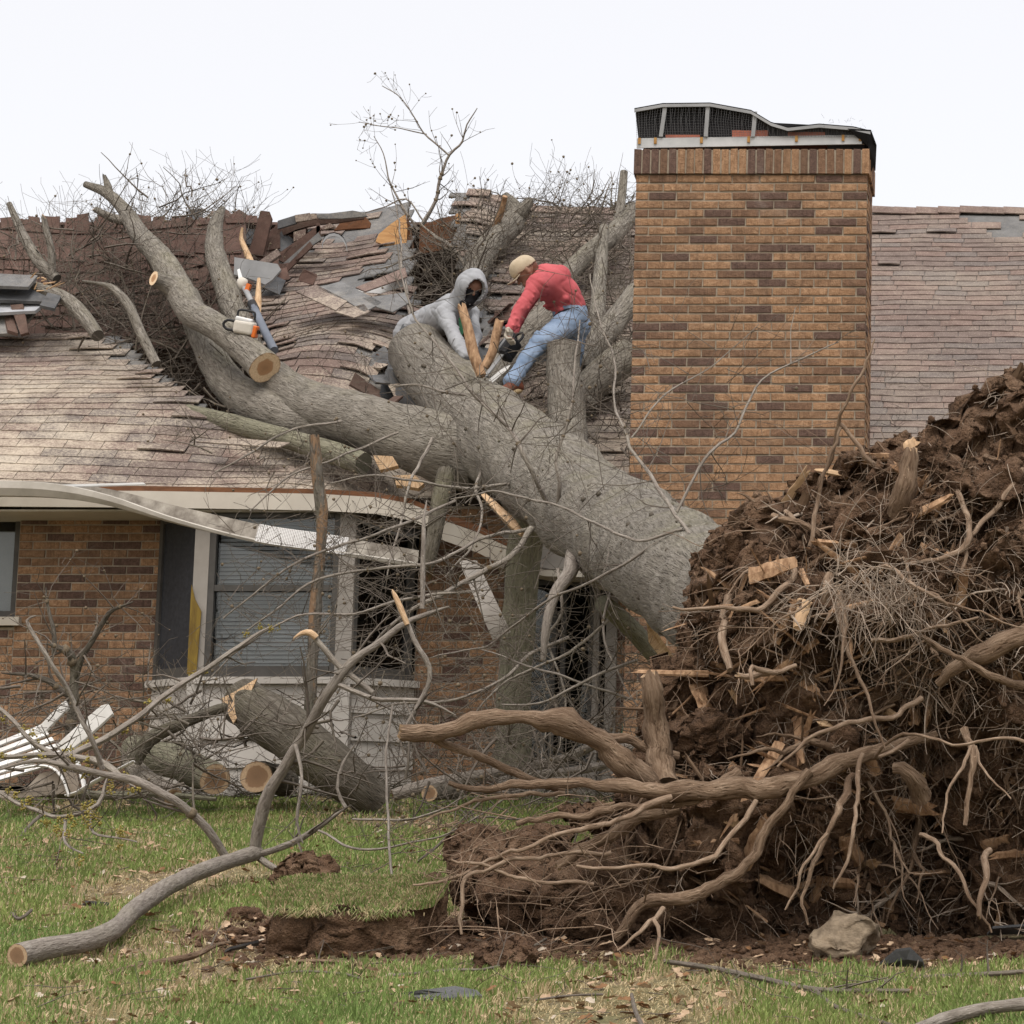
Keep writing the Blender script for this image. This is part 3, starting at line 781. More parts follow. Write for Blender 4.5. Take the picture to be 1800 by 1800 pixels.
# cap: metal band, black mesh cage, bent lid
bz = CZT + SH
cap = Acc()
def cp(px, py, dy=0.): 
    return P(px, py, CY + .02 + dy)
cap.slab([cp(1119, 260), cp(1519, 253), cp(1519, 237), cp(1119, 243)], .02, n=(0, -1, 0)); cap.slab([cp(1519, 253, 0), cp(1519, 253, .68), cp(1519, 237, .68), cp(1519, 237, 0)], .02, n=(1, 0, 0))
capo = cap.obj('cap_band', 'metal_mid', chim, False)
for px in (1124, 1152, 1233, 1316, 1400, 1482, 1512):
    py = 243 - (px - 1119) * .015
    a = Acc(); a.box(cp(px, py + 5, -.006), (.022, .012, .05)); a.obj('rust_stain', 'rust', capo, False)
top = [(1115, 190), (1165, 181), (1248, 180), (1320, 193), (1355, 214), (1385, 223), (1440, 217), (1500, 222), (1530, 229)]
a = Acc()
for (p, q_) in zip(top[:-1], top[1:]):
    a.slab([cp(p[0], p[1] + 7, -.04), cp(q_[0], q_[1] + 7, -.04), cp(*q_, -.04), cp(*p, -.04)], .012, n=(0, -1, 0))
    A0, A1 = cp(*p, -.04), cp(*q_, -.04)
    a.slab([A0, A1, A1 + Vector((0, .76, -.04)), A0 + Vector((0, .76, -.04))], .008, n=(0, 0, 1))
a.obj('cap_lid', 'metal_grey', chim, False)
bs = Acc()
for px, py0 in ((1161, 184), (1240, 182), (1323, 196)):
    x0 = px + (8 if px < 1200 else 4); bs = Acc()
    bs.slab([cp(px - 3, 240, -.015), cp(px + 4, 240, -.015), cp(x0 + 4, py0, -.03), cp(x0 - 3, py0, -.03)], .006, n=(0, -1, 0)); bs.obj('cap_strut', 'metal_grey', chim, False)
a = Acc()
body = [(1122, 243), (1519, 238), (1528, 229)] + top[::-1][1:-1] + [(1117, 196)]
front = [cp(p[0], p[1] + (3 if i > 2 else 0), .05) for i, p in enumerate(body)]
a.prism(front, .62, (0, -1, 0)); a.obj('cage_core', 'black_mesh', chim, False)
a = Acc(); rg2 = random.Random(3)
for i in range(90):
    px = 1120 + i * 4.5
    ytop = np.interp(px, [t[0] for t in top], [t[1] for t in top])
    a.tube([cp(px + rg2.uniform(-1, 1), 241, -.006), cp(px - 2 + rg2.uniform(-2, 2), (241 + ytop) / 2, -.02), cp(px + rg2.uniform(-2, 2), ytop + 4, -.03)], [.0011] * 3, 3)
for j in range(12):
    f = j / 12
    a.tube([cp(px, 241 - f * (238 - np.interp(px, [t[0] for t in top], [t[1] for t in top])), -.012) for px in range(1118, 1525, 12)], [.001] * 34, 3)
for i in range(40):
    x = rg2.uniform(1440, 1536); y = rg2.uniform(205, 232) + max(0, (x - 1500) * .6)
    a.tube([cp(x, y, rg2.uniform(-.05, .5)), cp(x + rg2.uniform(-8, 8), y + rg2.uniform(-8, 10), rg2.uniform(-.05, .5))], [.001] * 2, 3)
a.obj('cage_wire', 'cage_metal', chim, False, 'stuff')
a = Acc(); a.slab([cp(1522, 240, .0), cp(1528, 300, .35), cp(1537, 250, .8), cp(1530, 229, .0)], .02, n=(1, -.3, 0)); a.slab([cp(1519, 300, .6), cp(1526, 245, .1), cp(1532, 232, .1), cp(1538, 300, .9)], .015, n=(1, -.3, .1)); a.prism([cp(1490, 226, -.045), cp(1531, 228, -.045), cp(1540, 252, .02), cp(1538, 285, .06), cp(1530, 306, .1), cp(1528, 262, -.02), cp(1524, 240, -.045)], .012, (.2, -1, 0)); a.prism([cp(1531, 229, -.04), cp(1541, 255, .0), cp(1539, 300, .5), cp(1534, 236, .6)], .01, (1, -.2, .1)); a.obj('cage_flap', 'black_mesh', chim, False)
for x0, x1, y0 in ((1170, 1230, 237), (1287, 1350, 229), (1385, 1450, 232)):
    a = Acc(); a.slab([cp(x0, 246, .02), cp(x1, 246, .02), cp(x1, y0, .02), cp(x0, y0, .02)], .3, n=(0, -1, 0)); a.obj('flue_tile', 'flue', chim, False)
# ------------------------------------------------------------------ fallen tree
tree = thing('fallen_tree', 'huge uprooted tree with grey trunk lying across the crushed roof', 'tree')
def limb(name, rows, parent, mat='bark', seg=18, lump=.10, ls=3.0, cap0=None, cap1=None, step=.07, seed=1, jag=0., capm=('cut_fresh',), flat=1.):
    a = Acc(); p = spline(pts(*rows), step)
    a.tube(p[:, :3], p[:, 3], seg, 0, 1 if cap0 else 0, 1 if cap1 else 0, lump, ls, seed, jag=jag, flat=flat)
    mats = [mat] + ([cap0 or cap1] if (cap0 or cap1) else [])
    return a.obj(name, mats, parent), p
RNG = random.Random(77)
TW_ = Acc
def rdir(rg): 
    v = Vector((rg.gauss(0, 1), rg.gauss(0, 1), rg.gauss(0, 1))); return v.normalized()
def twig(acc, p0, d, L, r, rg, lev, up=.0, droop=0., m=0, gm=None, gall=.12, seg=4, wig=.35, kids=3, spread=.9, flaty=1., r_end=.35):
    n = max(4, min(9, int(L / .10))); P_ = [Vector(p0)]; d = Vector(d).normalized()
    for i in range(n):
        d = (d + rdir(rg) * wig * (1.3 if rg.random() < .25 else .35) + Vector((0, 0, up - droop * i / n)) * .25); d.y *= flaty; d.normalize()
        P_.append(P_[-1] + d * L / n)
    rr = [max(.0016, r * (1 - (1 - r_end) * i / n)) for i in range(n + 1)]
    acc.tube([tuple(v) for v in P_], rr, seg if r > .006 else 3, m)
    if gm is not None and rg.random() < gall: acc.blob(P_[-1], rg.uniform(.006, .015), gm, .4, 2, 1, rg.random() * 9)
    if lev > 0:
        for k in range(kids + rg.randint(-1, 1)):
            t = rg.uniform(.2, .95); i = min(n - 1, int(t * n)); q = P_[i].lerp(P_[i + 1], t * n - i)
            tg = (P_[i + 1] - P_[i]).normalized(); nd = (tg * rg.uniform(.25, .8) + rdir(rg) * spread).normalized()
            if gm is not None and rg.random() < gall * .6: acc.blob(q, rg.uniform(.006, .013), gm, .4, 2, 1, rg.random() * 9)
            twig(acc, q, nd, L * rg.uniform(.35, .62), max(.0017, rr[i] * rg.uniform(.45, .65)), rg, lev - 1, up, droop, m, gm, gall, seg, wig, kids, spread, flaty)
def along(p, t):
    i = min(len(p) - 2, int(t * (len(p) - 1))); f = t * (len(p) - 1) - i
    return Vector(p[i, :3] * (1 - f) + p[i + 1, :3] * f), Vector(p[i + 1, :3] - p[i, :3]).normalized(), p[i, 3] * (1 - f) + p[i + 1, 3] * f
def branch(name, rows, parent, rg, n=10, L=.5, lev=1, mat='bark_branch', gall=.15, seg=8, twm='bark_twig', lump=.06, up=0., droop=0., kids=3, tmin=.15, cap0=None, cap1=None, spread=.9, jag=0., wig=.35, rt=.45, blossom=False):
    rows = list(rows)
    if not cap1 and not jag: rows[-1] = (*rows[-1][:3], min(rows[-1][3], 1.2))
    a = Acc(); p = spline(pts(*rows), .06); ks = rg.random() * 50
    for i in range(1, len(p)):
        e = min(1, i / 4); p[i, :3] += np.array(noise.noise_vector((i * .33 + ks, ks, 1))) * .016 * e + np.array(noise.noise_vector((i * .11 + ks, 3, ks))) * .03 * e; p[i, 3] *= 1 + .12 * noise.noise((i * .6, ks, 2))
    mats = [mat, 'cut_fresh' if not jag else 'split_wood', twm, 'gall', 'blossom']
    a.tube(p[:, :3], p[:, 3], seg, 0, 1 if cap0 else 0, 1 if cap1 else 0, lump, 6, rg.randint(0, 99), jag=jag)
    o = a.obj(name, mats[:2], parent)
    t_ = Acc()
    for k in range(n):
        t = rg.uniform(tmin, 1); q, tg, r = along(p, t)
        nd = (tg * rg.uniform(.2, .9) + rdir(rg) * spread).normalized()
        if rg.random() < gall: t_.blob(q, r * rg.uniform(1.2, 1.7), 1, .4, 2, 1, rg.random() * 9)
        twig(t_, q, nd, L * rg.uniform(.5, 1.2), min(.011, max(.0022, r * rt)), rg, lev, up, droop, 0, (1 if not blossom else (2 if rg.random() < .8 else 1)), gall * (2 if blossom else 1), kids=kids, wig=wig)
    if n: 
        to = t_.obj('twigs', ['bark_twig', 'gall', 'blossom'], o, True, 'stuff')
    return o, p
# trunk
TR = [(1375, 1128, 14.7, 94.8), (1310, 1084, 15.15, 105.8), (1245, 1040, 15.9, 108.5), (1190, 1003, 16.9, 103.0), (1120, 952, 18.3, 97.6), (1040, 900, 20.0, 91.2), (960, 838, 21.5, 84.8), (895, 785, 22.55, 82.1), (838, 735, 23.3, 74.7), (785, 680, 23.9, 62.0), (746, 638, 24.3, 54.7), (728, 614, 24.5, 51.0)]
a = Acc(); p = spline(pts(*TR), .05)
a.tube(p[:, :3], p[:, 3], 64, 0, None, 1, .11, 2.4, 3)
trunk = a.obj('trunk', ['bark', 'cut_dull'], tree)
TRUNK = p
# second stem to the left
st2, p2 = limb('limb', [(860, 800, 22.9, 73.8), (800, 790, 23.0, 68.4), (740, 775, 23.1, 59.4), (690, 760, 23.2, 52.2), (640, 740, 23.35, 49.5), (570, 722, 23.6, 46.8), (515, 694, 23.9, 39.6), (478, 664, 24.15, 33.3)], tree, seg=40, cap1='cut_fresh', step=.05, seed=4, lump=.09)
limb('limb', [(600, 745, 23.5, 38.1), (540, 742, 23.65, 38.1), (480, 722, 23.9, 38.1), (425, 695, 24.2, 35.1), (388, 655, 24.6, 29.0), (362, 605, 25.0, 25.2), (345, 565, 25.4, 23.6), (330, 520, 25.8, 20.6)], tree, seg=36, step=.05, seed=6)
limb('limb', [(640, 815, 23.0, 20), (560, 788, 23.25, 20), (470, 762, 23.55, 18), (385, 738, 23.9, 16), (300, 716, 24.2, 13)], tree, seg=18, seed=7, mat='bark_mossy', cap1='cut_dull')
# upright stump and limbs beside the chimney
limb('limb', [(1006, 830, 22.8, 33), (1000, 770, 23.1, 33), (997, 735, 23.3, 34), (995, 690, 23.4, 33), (992, 650, 23.5, 31), (990, 608, 23.55, 31)], tree, seg=30, seed=9, lump=.12, ls=4, mat='bark', cap1='cut_dull')
limb('limb', [(1110, 622, 24.3, 30), (1075, 648, 24.2, 32), (1045, 672, 24.1, 30), (1015, 700, 24.0, 26)], tree, seg=24, seed=10)
limb('limb', [(1120, 515, 25.2, 20), (1085, 560, 24.9, 21), (1055, 600, 24.6, 20), (1020, 650, 24.4, 20)], tree, seg=20, seed=11)
limb('limb', [(1115, 370, 27.5, 17), (1075, 415, 27.0, 18), (1035, 447, 26.7, 18), (1000, 480, 26.4, 18), (960, 520, 26, 19)], tree, seg=18, seed=12)
limb('limb', [(1062, 400, 26.7, 9), (1056, 470, 26.2, 12), (1050, 550, 25.4, 14), (1045, 640, 24.6, 16), (1030, 720, 23.9, 18)], tree, seg=14, seed=13)
limb('limb', [(1082, 420, 27.1, 9), (1087, 385, 27.2, 9), (1093, 345, 27.4, 8), (1097, 302, 27.5, 7)], tree, seg=12, seed=14, cap1='cut_fresh')
limb('limb', [(1000, 520, 25.2, 26), (960, 560, 25.0, 27), (915, 605, 24.8, 26), (880, 645, 24.5, 25), (850, 690, 24.2, 24)], tree, seg=24, seed=15)
limb('limb', [(825, 560, 26.0, 22), (832, 500, 26.4, 22), (842, 460, 26.8, 24), (868, 425, 27.1, 24), (895, 402, 27.3, 20), (908, 378, 27.5, 18), (897, 358, 27.5, 13), (886, 342, 27.5, 7)], tree, seg=20, seed=16, lump=.2, ls=6)
limb('limb', [(900, 385, 27.4, 14), (918, 370, 27.4, 13), (934, 350, 27.4, 6)], tree, seg=12, seed=17, lump=.2)
limb('limb', [(868, 405, 27.2, 5), (880, 375, 27.1, 6), (888, 345, 27.0, 5)], tree, seg=8, seed=18, mat='old_wood')
# low leaning stems in front of the door
limb('limb', [(935, 905, 21.9, 28), (922, 970, 22.0, 30), (914, 1050, 22.1, 29), (908, 1150, 22.2, 29), (903, 1270, 22.3, 31), (900, 1345, 22.35, 33)], tree, seg=26, seed=19, mat='bark_mossy', lump=.12)
limb('limb', [(785, 830, 22.6, 16.3), (772, 890, 22.4, 15.0), (760, 960, 22.3, 12.9), (752, 1000, 22.3, 10.2)], tree, seg=18, seed=20, mat='bark_dark', jag=.08, cap1='split_wood')
limb('limb', [(1060, 1060, 18.2, 16), (1110, 1105, 18.6, 17), (1150, 1150, 18.8, 17), (1190, 1195, 19.0, 18)], tree, seg=16, seed=21, mat='bark_mossy')
a = Acc(); q0 = [P(1136, 1090, 18.4), P(1150, 1105, 18.4), P(1196, 1172, 18.6), P(1188, 1190, 18.6), P(1140, 1128, 18.45)]
a.prism(q0, .05, (0, -1, .2)); a.obj('split_wound', 'split_wood', tree, False)
limb('limb', [(1010, 975, 18.9, 16), (1000, 1010, 18.6, 13), (975, 1045, 18.4, 10), (960, 1100, 18.3, 8), (955, 1160, 18.3, 5)], tree, seg=10, seed=22, mat='bark_branch')

# small scars and warts on the trunk
rg = random.Random(31); wa = Acc()
for k in range(260):
    t = rg.uniform(.08, .97); q, tg, r = along(TRUNK, t)
    n = rdir(rg); n = (n - tg * n.dot(tg)).normalized()
    if n.y > .2: continue
    wa.blob(q + n * r * .985, rg.uniform(.007, .022), 0, .4, 2, 1, k)
wa.obj('bark_warts', 'bark_dark', trunk, True, 'stuff')

# ------------------------------------------------------------------ branches of the tree hanging in front of the house
rg = random.Random(101)
BR_ = [
 # from the trunk towards the upper left, in front of trunk
 ([(960, 880, 19.4, 10), (930, 815, 19.2, 9), (890, 745, 19.3, 8), (835, 695, 19.4, 7), (816, 665, 19.4, 6), (770, 610, 19.6, 5), (725, 550, 19.8, 4), (706, 480, 20, 3), (700, 430, 20, 2.5)], 14, .5, 1),
 ([(818, 694, 19.4, 6), (770, 690, 19.3, 5), (720, 678, 19.2, 4.5), (690, 680, 19.2, 3)], 5, .4, 1),
 ([(980, 900, 19.3, 10), (985, 850, 19.2, 8), (978, 800, 19.2, 7), (1000, 730, 19.2, 5), (1010, 640, 19.4, 4), (1015, 560, 19.6, 3)], 10, .45, 1),
 ([(1262, 1000, 15.5, 9), (1210, 925, 15.9, 8), (1165, 870, 16.2, 8), (1110, 790, 16.6, 6.5), (1085, 720, 17, 5), (1080, 640, 17.3, 4), (1050, 560, 17.6, 3), (1040, 480, 18, 2)], 12, .5, 1),
 ([(1190, 900, 16.0, 6), (1245, 800, 16.1, 6), (1290, 760, 16.2, 5), (1330, 680, 16.4, 4.5), (1390, 640, 16.5, 3.5), (1470, 600, 16.6, 2)], 6, .4, 1),
 ([(1390, 640, 16.5, 2.8), (1393, 590, 16.6, 2), (1398, 540, 16.7, 1.5)], 0, .2, 0),
 ([(1110, 770, 16.6, 4), (1180, 690, 16.8, 3.5), (1260, 640, 17, 2.5), (1330, 570, 17, 1.5)], 4, .3, 0),
 ([(1200, 930, 15.9, 6), (1110, 950, 16.1, 6), (1010, 900, 16.5, 5), (930, 875, 16.8, 5), (870, 865, 17, 4), (790, 880, 17.2, 3)], 9, .5, 1),
 ([(1170, 945, 16, 6), (1080, 1000, 16.2, 6), (1000, 1040, 16.4, 5), (930, 1080, 16.6, 5), (860, 1130, 16.8, 4), (760, 1160, 17, 3)], 10, .55, 1),
 # fan spreading left in front of the bay window
 ([(935, 928, 20.0, 12), (880, 985, 19.6, 11), (800, 1030, 19.3, 9), (740, 1060, 19.1, 8), (680, 1100, 19, 6), (640, 1150, 19, 4)], 10, .5, 1),
 ([(930, 930, 20.0, 8), (840, 950, 19.6, 7), (760, 990, 19.3, 6.5), (660, 1000, 19.2, 6), (560, 1020, 19.1, 5), (480, 1070, 19, 4), (430, 1110, 19, 3)], 12, .55, 1),
 ([(800, 880, 19.8, 6), (700, 920, 19.5, 6), (620, 950, 19.3, 5.5), (530, 985, 19.2, 5), (470, 1020, 19.2, 4), (390, 1090, 19.2, 2.5)], 12, .5, 1),
 ([(830, 1040, 19, 6), (740, 1050, 18.9, 6), (620, 1080, 18.8, 5), (520, 1085, 18.8, 4.5), (430, 1130, 18.8, 3.5), (360, 1200, 18.8, 2.5)], 12, .5, 1),
 ([(1000, 1120, 18.5, 7), (930, 1150, 18.4, 6.5), (880, 1195, 18.3, 6), (800, 1230, 18.3, 5.5), (700, 1240, 18.3, 4.5), (620, 1260, 18.3, 3)], 10, .5, 1),
 ([(1070, 1090, 18.3, 6), (1000, 1150, 18.2, 6), (960, 1170, 18.2, 5), (880, 1210, 18.2, 5), (830, 1260, 18.2, 4)], 9, .5, 1),
 ([(900, 850, 21, 6), (820, 860, 20.6, 6), (740, 850, 20.4, 5), (660, 840, 20.3, 4), (580, 850, 20.2, 3)], 9, .5, 1),
 ([(760, 770, 22.4, 7), (730, 830, 22, 6), (712, 900, 21.6, 5), (690, 960, 21.4, 4), (680, 1010, 21.2, 3)], 8, .5, 1),
 ([(850, 800, 22.2, 7), (836, 850, 21.8, 6), (846, 900, 21.4, 5), (832, 960, 21, 4), (780, 1010, 20.8, 3)], 8, .5, 1),
 ([(1090, 1010, 18.0, 7), (1070, 1050, 17.8, 6), (1060, 1110, 17.6, 5), (1085, 1180, 17.5, 4), (1120, 1240, 17.4, 3)], 8, .45, 1),
 ([(980, 1000, 18.8, 7), (985, 1080, 18.6, 6), (960, 1130, 18.5, 5), (990, 1210, 18.4, 4), (985, 1300, 18.3, 3)], 8, .45, 1),
 ([(1120, 1160, 17.5, 6), (1040, 1190, 17.4, 5.5), (960, 1230, 17.3, 5), (880, 1240, 17.3, 4)], 8, .45, 1),
 ([(1110, 1230, 17.6, 5), (1030, 1200, 17.5, 5), (930, 1170, 17.4, 4), (850, 1140, 17.4, 3)], 7, .45, 1),
 ([(600, 740, 22.6, 5), (500, 760, 22.3, 4.5), (430, 800, 22.1, 4), (380, 830, 22, 3)], 7, .4, 1),
 ([(700, 760, 22.2, 5), (600, 800, 21.9, 4.5), (520, 830, 21.8, 4), (440, 900, 21.6, 2.5)], 8, .45, 1),
]
for rows, n, L, lev in BR_:
    branch('branch', [(r_[0], r_[1], r_[2], r_[3] * .46) for r_ in rows], tree, rg, int(n * 1.5), L * .8, lev, gall=.09, seg=7, kids=3)
# loose net of fine twigs in front of wall and door
net = Acc()
for k in range(190):
    px, py = rg.uniform(620, 1160), rg.uniform(880, 1330)
    q = P(px, py, rg.uniform(17.8, 21.5)); d = Vector((rg.uniform(-1, 1), rg.uniform(-.3, .3), rg.uniform(-.6, .6)))
    twig(net, q, d, rg.uniform(.35, .9), rg.uniform(.002, .0045), rg, 1, 0, .1, 0, 1, .05, kids=3, wig=.35, r_end=.3)
for k in range(80):
    px, py = rg.uniform(380, 700), rg.uniform(880, 1230)
    q = P(px, py, rg.uniform(19.0, 21.5)); d = Vector((rg.uniform(-1, 1), rg.uniform(-.3, .3), rg.uniform(-.5, .6)))
    twig(net, q, d, rg.uniform(.3, .7), rg.uniform(.002, .0045), rg, 1, 0, .1, 0, 1, .05, kids=2, wig=.3)
net.obj('fine_twigs', ['bark_twig', 'gall'], tree, True, 'stuff')
# the shoot standing against the sky
sk = [
 ([(742, 395, 27.6, 6.5), (765, 355, 27.6, 5.5), (772, 315, 27.6, 4.6), (790, 270, 27.6, 3.8), (813, 248, 27.6, 3), (822, 220, 27.6, 2.2), (842, 190, 27.6, 1.4)], 12, .35),
 ([(788, 272, 27.6, 3), (765, 250, 27.6, 2.8), (748, 232, 27.6, 2.4), (728, 200, 27.5, 2), (708, 172, 27.5, 1.7), (672, 150, 27.5, 1.2)], 10, .35),
 ([(750, 236, 27.6, 2), (715, 228, 27.6, 1.8), (690, 225, 27.6, 1.6), (660, 222, 27.6, 1.3), (630, 215, 27.6, 1)], 9, .3),
 ([(735, 405, 27.5, 4.5), (712, 370, 27.5, 4), (692, 335, 27.5, 3.2), (682, 310, 27.5, 2.4), (676, 270, 27.5, 1.7), (660, 240, 27.5, 1.2)], 10, .35),
 ([(745, 390, 27.5, 3), (716, 350, 27.5, 2.4), (680, 362, 27.5, 2), (640, 375, 27.5, 1.4)], 6, .25),
 ([(820, 470, 26.9, 5), (790, 430, 27.1, 5), (768, 415, 27.3, 5), (742, 395, 27.5, 6)], 5, .3),
 ([(722, 560, 25.6, 4.5), (712, 500, 26.2, 4), (704, 440, 26.8, 3.2), (700, 380, 27.3, 2), (690, 330, 27.4, 1.4)], 9, .3),
]
for rows, n, L in sk:
    branch('branch', [(*r_[:3], r_[3] * .62) for r_ in rows], tree, rg, n, L, 1, mat='bark_branch', gall=.3, seg=6, kids=2, up=.35, rt=.4)

# thin shoots crossing in front of the trunk and the chimney foot
cx_ = Acc()
for k in range(70):
    px, py = rg.uniform(760, 1320), rg.uniform(600, 960)
    twig(cx_, P(px, py, rg.uniform(16.2, 18.5)), Vector((rg.uniform(-1, 1), rg.uniform(-.3, .3), rg.uniform(-.4, .9))), rg.uniform(.3, .8), rg.uniform(.0018, .004), rg, 1, .15, 0, 0, 1, .06, kids=2, wig=.35)
cx_.obj('fine_twigs', ['bark_twig', 'gall'], tree, True, 'stuff')
# ------------------------------------------------------------------ root plate: soil held by the roots
rg = random.Random(55)
BOUND = [(1810, 652), (1740, 694), (1680, 730), (1640, 774), (1580, 790), (1500, 825), (1450, 868), (1420, 915), (1340, 945), (1290, 985), (1258, 1030), (1248, 1085), (1236, 1135), (1205, 1180), (1190, 1230), (1165, 1290), (1140, 1340), (1120, 1400), (1105, 1450), (1080, 1510), (1060, 1570), (1075, 1640), (1150, 1668), (1300, 1672), (1450, 1668), (1600, 1668), (1750, 1662), (1900, 1665), (2080, 1640), (2160, 1500), (2200, 1250), (2150, 950), (2020, 750), (1900, 680)]
D0 = 14.65
cen = P(1640, 1210, D0)
bp = [P(x, y, D0) for x, y in BOUND]
bang = [math.atan2(v.z - cen.z, v.x - cen.x) for v in bp]; brad = [math.hypot(v.z - cen.z, v.x - cen.x) for v in bp]
od = sorted(zip(bang, brad)); A_ = np.array([o[0] for o in od]); B_ = np.array([o[1] for o in od])
A_ = np.concatenate([A_ - 2 * math.pi, A_, A_ + 2 * math.pi]); B_ = np.concatenate([B_, B_, B_])
def tv(v, s, seed=0.): return noise.noise_vector((v[0] * s + seed, v[1] * s - seed, v[2] * s + 2 * seed))
def bump2(px, py, cx, cy, wx, wy): return math.exp(-((px - cx) / wx) ** 2 - ((py - cy) / wy) ** 2)
def soil_pt(th, rho):
    r = np.interp(th, A_, B_) * rho
    x = cen.x + math.cos(th) * r; z = cen.z + math.sin(th) * r
    y = D0 - .30 * (z - cen.z) * .35 - .5 * (1 - rho ** 2.2)
    pz = z - CZ; px = PX + x / y * F; py = 690 - F * math.tan(math.atan2(pz, y) - PHI)
    y += .50 * bump2(px, py, 1640, 1500, 190, 190) + .40 * bump2(px, py, 1560, 1200, 110, 120) + .28 * bump2(px, py, 1330, 1240, 70, 60)
    y -= .30 * bump2(px, py, 1330, 1090, 90, 80) + .22 * bump2(px, py, 1300, 1480, 120, 90)
    v = Vector((x, y, z))
    e = .35 + .65 * min(1, (1 - rho) * 6)
    d = tv(v, 1.5, 3) * .22 + tv(v, 3.6, 9) * .2 * e + tv(v, 8.5, 5) * .11 + tv(v, 19, 7) * .055
    v2 = v + d
    rid = abs(noise.noise((v.x * 5, v.y * 5, v.z * 5)))
    v2.y += .34 * max(0, .2 - rid) + .1 * (.25 - rid)
    v2 += tv(v, 44, 1) * .026
    v2.y -= .05 * abs(noise.noise((v.x * 13, v.y * 13, v.z * 13))) + .03 * abs(noise.noise((v.x * 31, v.y * 31, v.z * 31)))
    return v2
NT_, NR = 760, 270
V = []
rhos = np.linspace(.0, 1, NR) ** .75
for j, rho in enumerate(rhos):
    for i in range(NT_): V.append(soil_pt(-math.pi + 2 * math.pi * i / NT_, rho))
ii, jj = np.meshgrid(np.arange(NR - 1), np.arange(NT_), indexing='ij'); j2 = (jj + 1) % NT_
Q = np.stack([ii * NT_ + jj, (ii + 1) * NT_ + jj, (ii + 1) * NT_ + j2, ii * NT_ + j2], -1).reshape(-1, 4)
SURF = V[:]
base = len(V) - NT_
NB = 26
for k in range(1, NB + 1):                       # back: closes round the foot of the trunk
    f = k / NB
    for i in range(NT_):
        b = V[base + i]; t = P(1262, 1046, 15.9)
        c = Vector((t.x * f + b.x * (1 - f), b.y + 1.25 * math.sin(f * 1.57), t.z * f + b.z * (1 - f)))
        V.append(c + tv(c, 5, 2) * .10 * (1 - f * .5) + tv(c, 16, 4) * .03)
for k in range(NB):
    o = base + k * NT_
    Q = np.vstack([Q, np.stack([o + np.arange(NT_), o + NT_ + np.arange(NT_), o + NT_ + (np.arange(NT_) + 1) % NT_, o + (np.arange(NT_) + 1) % NT_], -1)])
a = Acc(); a.add([tuple(v) for v in V], q=Q); rootplate = a.obj('root_plate_soil', 'soil', tree)
rootplate['label'] = 'brown earth clinging to the torn root plate'
def pxy(v):
    return PX + v.x / v.y * F * math.cos(math.atan2(v.z - CZ, v.y)) / math.cos(math.atan2(v.z - CZ, v.y) - PHI), 690 - F * math.tan(math.atan2(v.z - CZ, v.y) - PHI)
VISS = []
for k in range(0, len(SURF), 7):
    x, y = pxy(SURF[k])
    if x < 2180 and y < 1660: VISS.append((SURF[k], x, y))
# lobes of earth to the lower left of the plate
def lump(acc, px, py, D, rx, ry, rz, seed, amp=.35, sub=5, m=0, fr=1.6):
    v, f = ICO[sub]; c = P(px, py, D); o = []
    for d in v:
        d = Vector(d); q = Vector((d.x * rx, d.y * ry, d.z * rz)) + c
        w_ = tv(q, 3.2, seed) * amp * rx * .9 + tv(q, 9, seed + 2) * amp * .35 * rx + tv(q, 22, seed) * .04 + tv(q, 48, seed) * .022
        o.append(tuple(q + w_))
    acc.add(o, t=f, m=m)
LOBE = []
for i, (px, py, D, rx, ry, rz) in enumerate([(1120, 1560, 14.7, .42, .45, .27), (990, 1585, 14.75, .36, .4, .2), (880, 1545, 14.95, .26, .3, .21), (835, 1500, 15.4, .17, .2, .13), (935, 1490, 15.5, .2, .25, .12), (1200, 1480, 14.8, .3, .35, .3), (1150, 1385, 14.8, .16, .3, .12), (1060, 1630, 14.4, .3, .25, .08), (1240, 1300, 14.6, .22, .3, .16), (1165, 1340, 14.6, .18, .25, .08), (1290, 1010, 14.9, .16, .25, .16), (1340, 975, 14.75, .18, .25, .13), (1060, 1440, 15.0, .2, .3, .07), (1262, 1050, 14.95, .14, .25, .2), (1240, 1120, 14.9, .12, .25, .16), (1215, 1180, 14.8, .12, .25, .12), (1252, 1005, 15.25, .10, .2, .11), (1240, 1060, 15.2, .10, .2, .12), (1228, 1115, 15.1, .10, .2, .11), (1275, 962, 15.3, .10, .2, .09), (1310, 940, 15.3, .11, .2, .08), (1345, 920, 15.2, .12, .2, .09)]):
    lo = Acc(); lump(lo, px, py, D, rx, ry, rz, i * 1.7); lo.obj('earth_lobe', 'soil', tree); LOBE += [Vector(q) for q in lo.v[0][::9]]
# crumbs of earth on the plate
cr = Acc(); 
for k in range(2800):
    v, x, y = VISS[rg.randrange(len(VISS))]
    cr.blob(v + Vector((rg.uniform(-.02, .02), rg.uniform(-.02, .01), rg.uniform(-.02, .02))), rg.uniform(.005, .02) * (1.6 if rg.random() < .12 else 1), 0, .95, 1.9, 1 if rg.random() < .4 else 2, rg.random() * 50)
for k in range(900):
    cr.blob(LOBE[rg.randrange(len(LOBE))] + rdir(rg) * .015, rg.uniform(.005, .022), 0, .95, 1.9, 1, rg.random() * 50)
cr.obj('soil_crumbs', 'soil', tree, True, 'stuff')

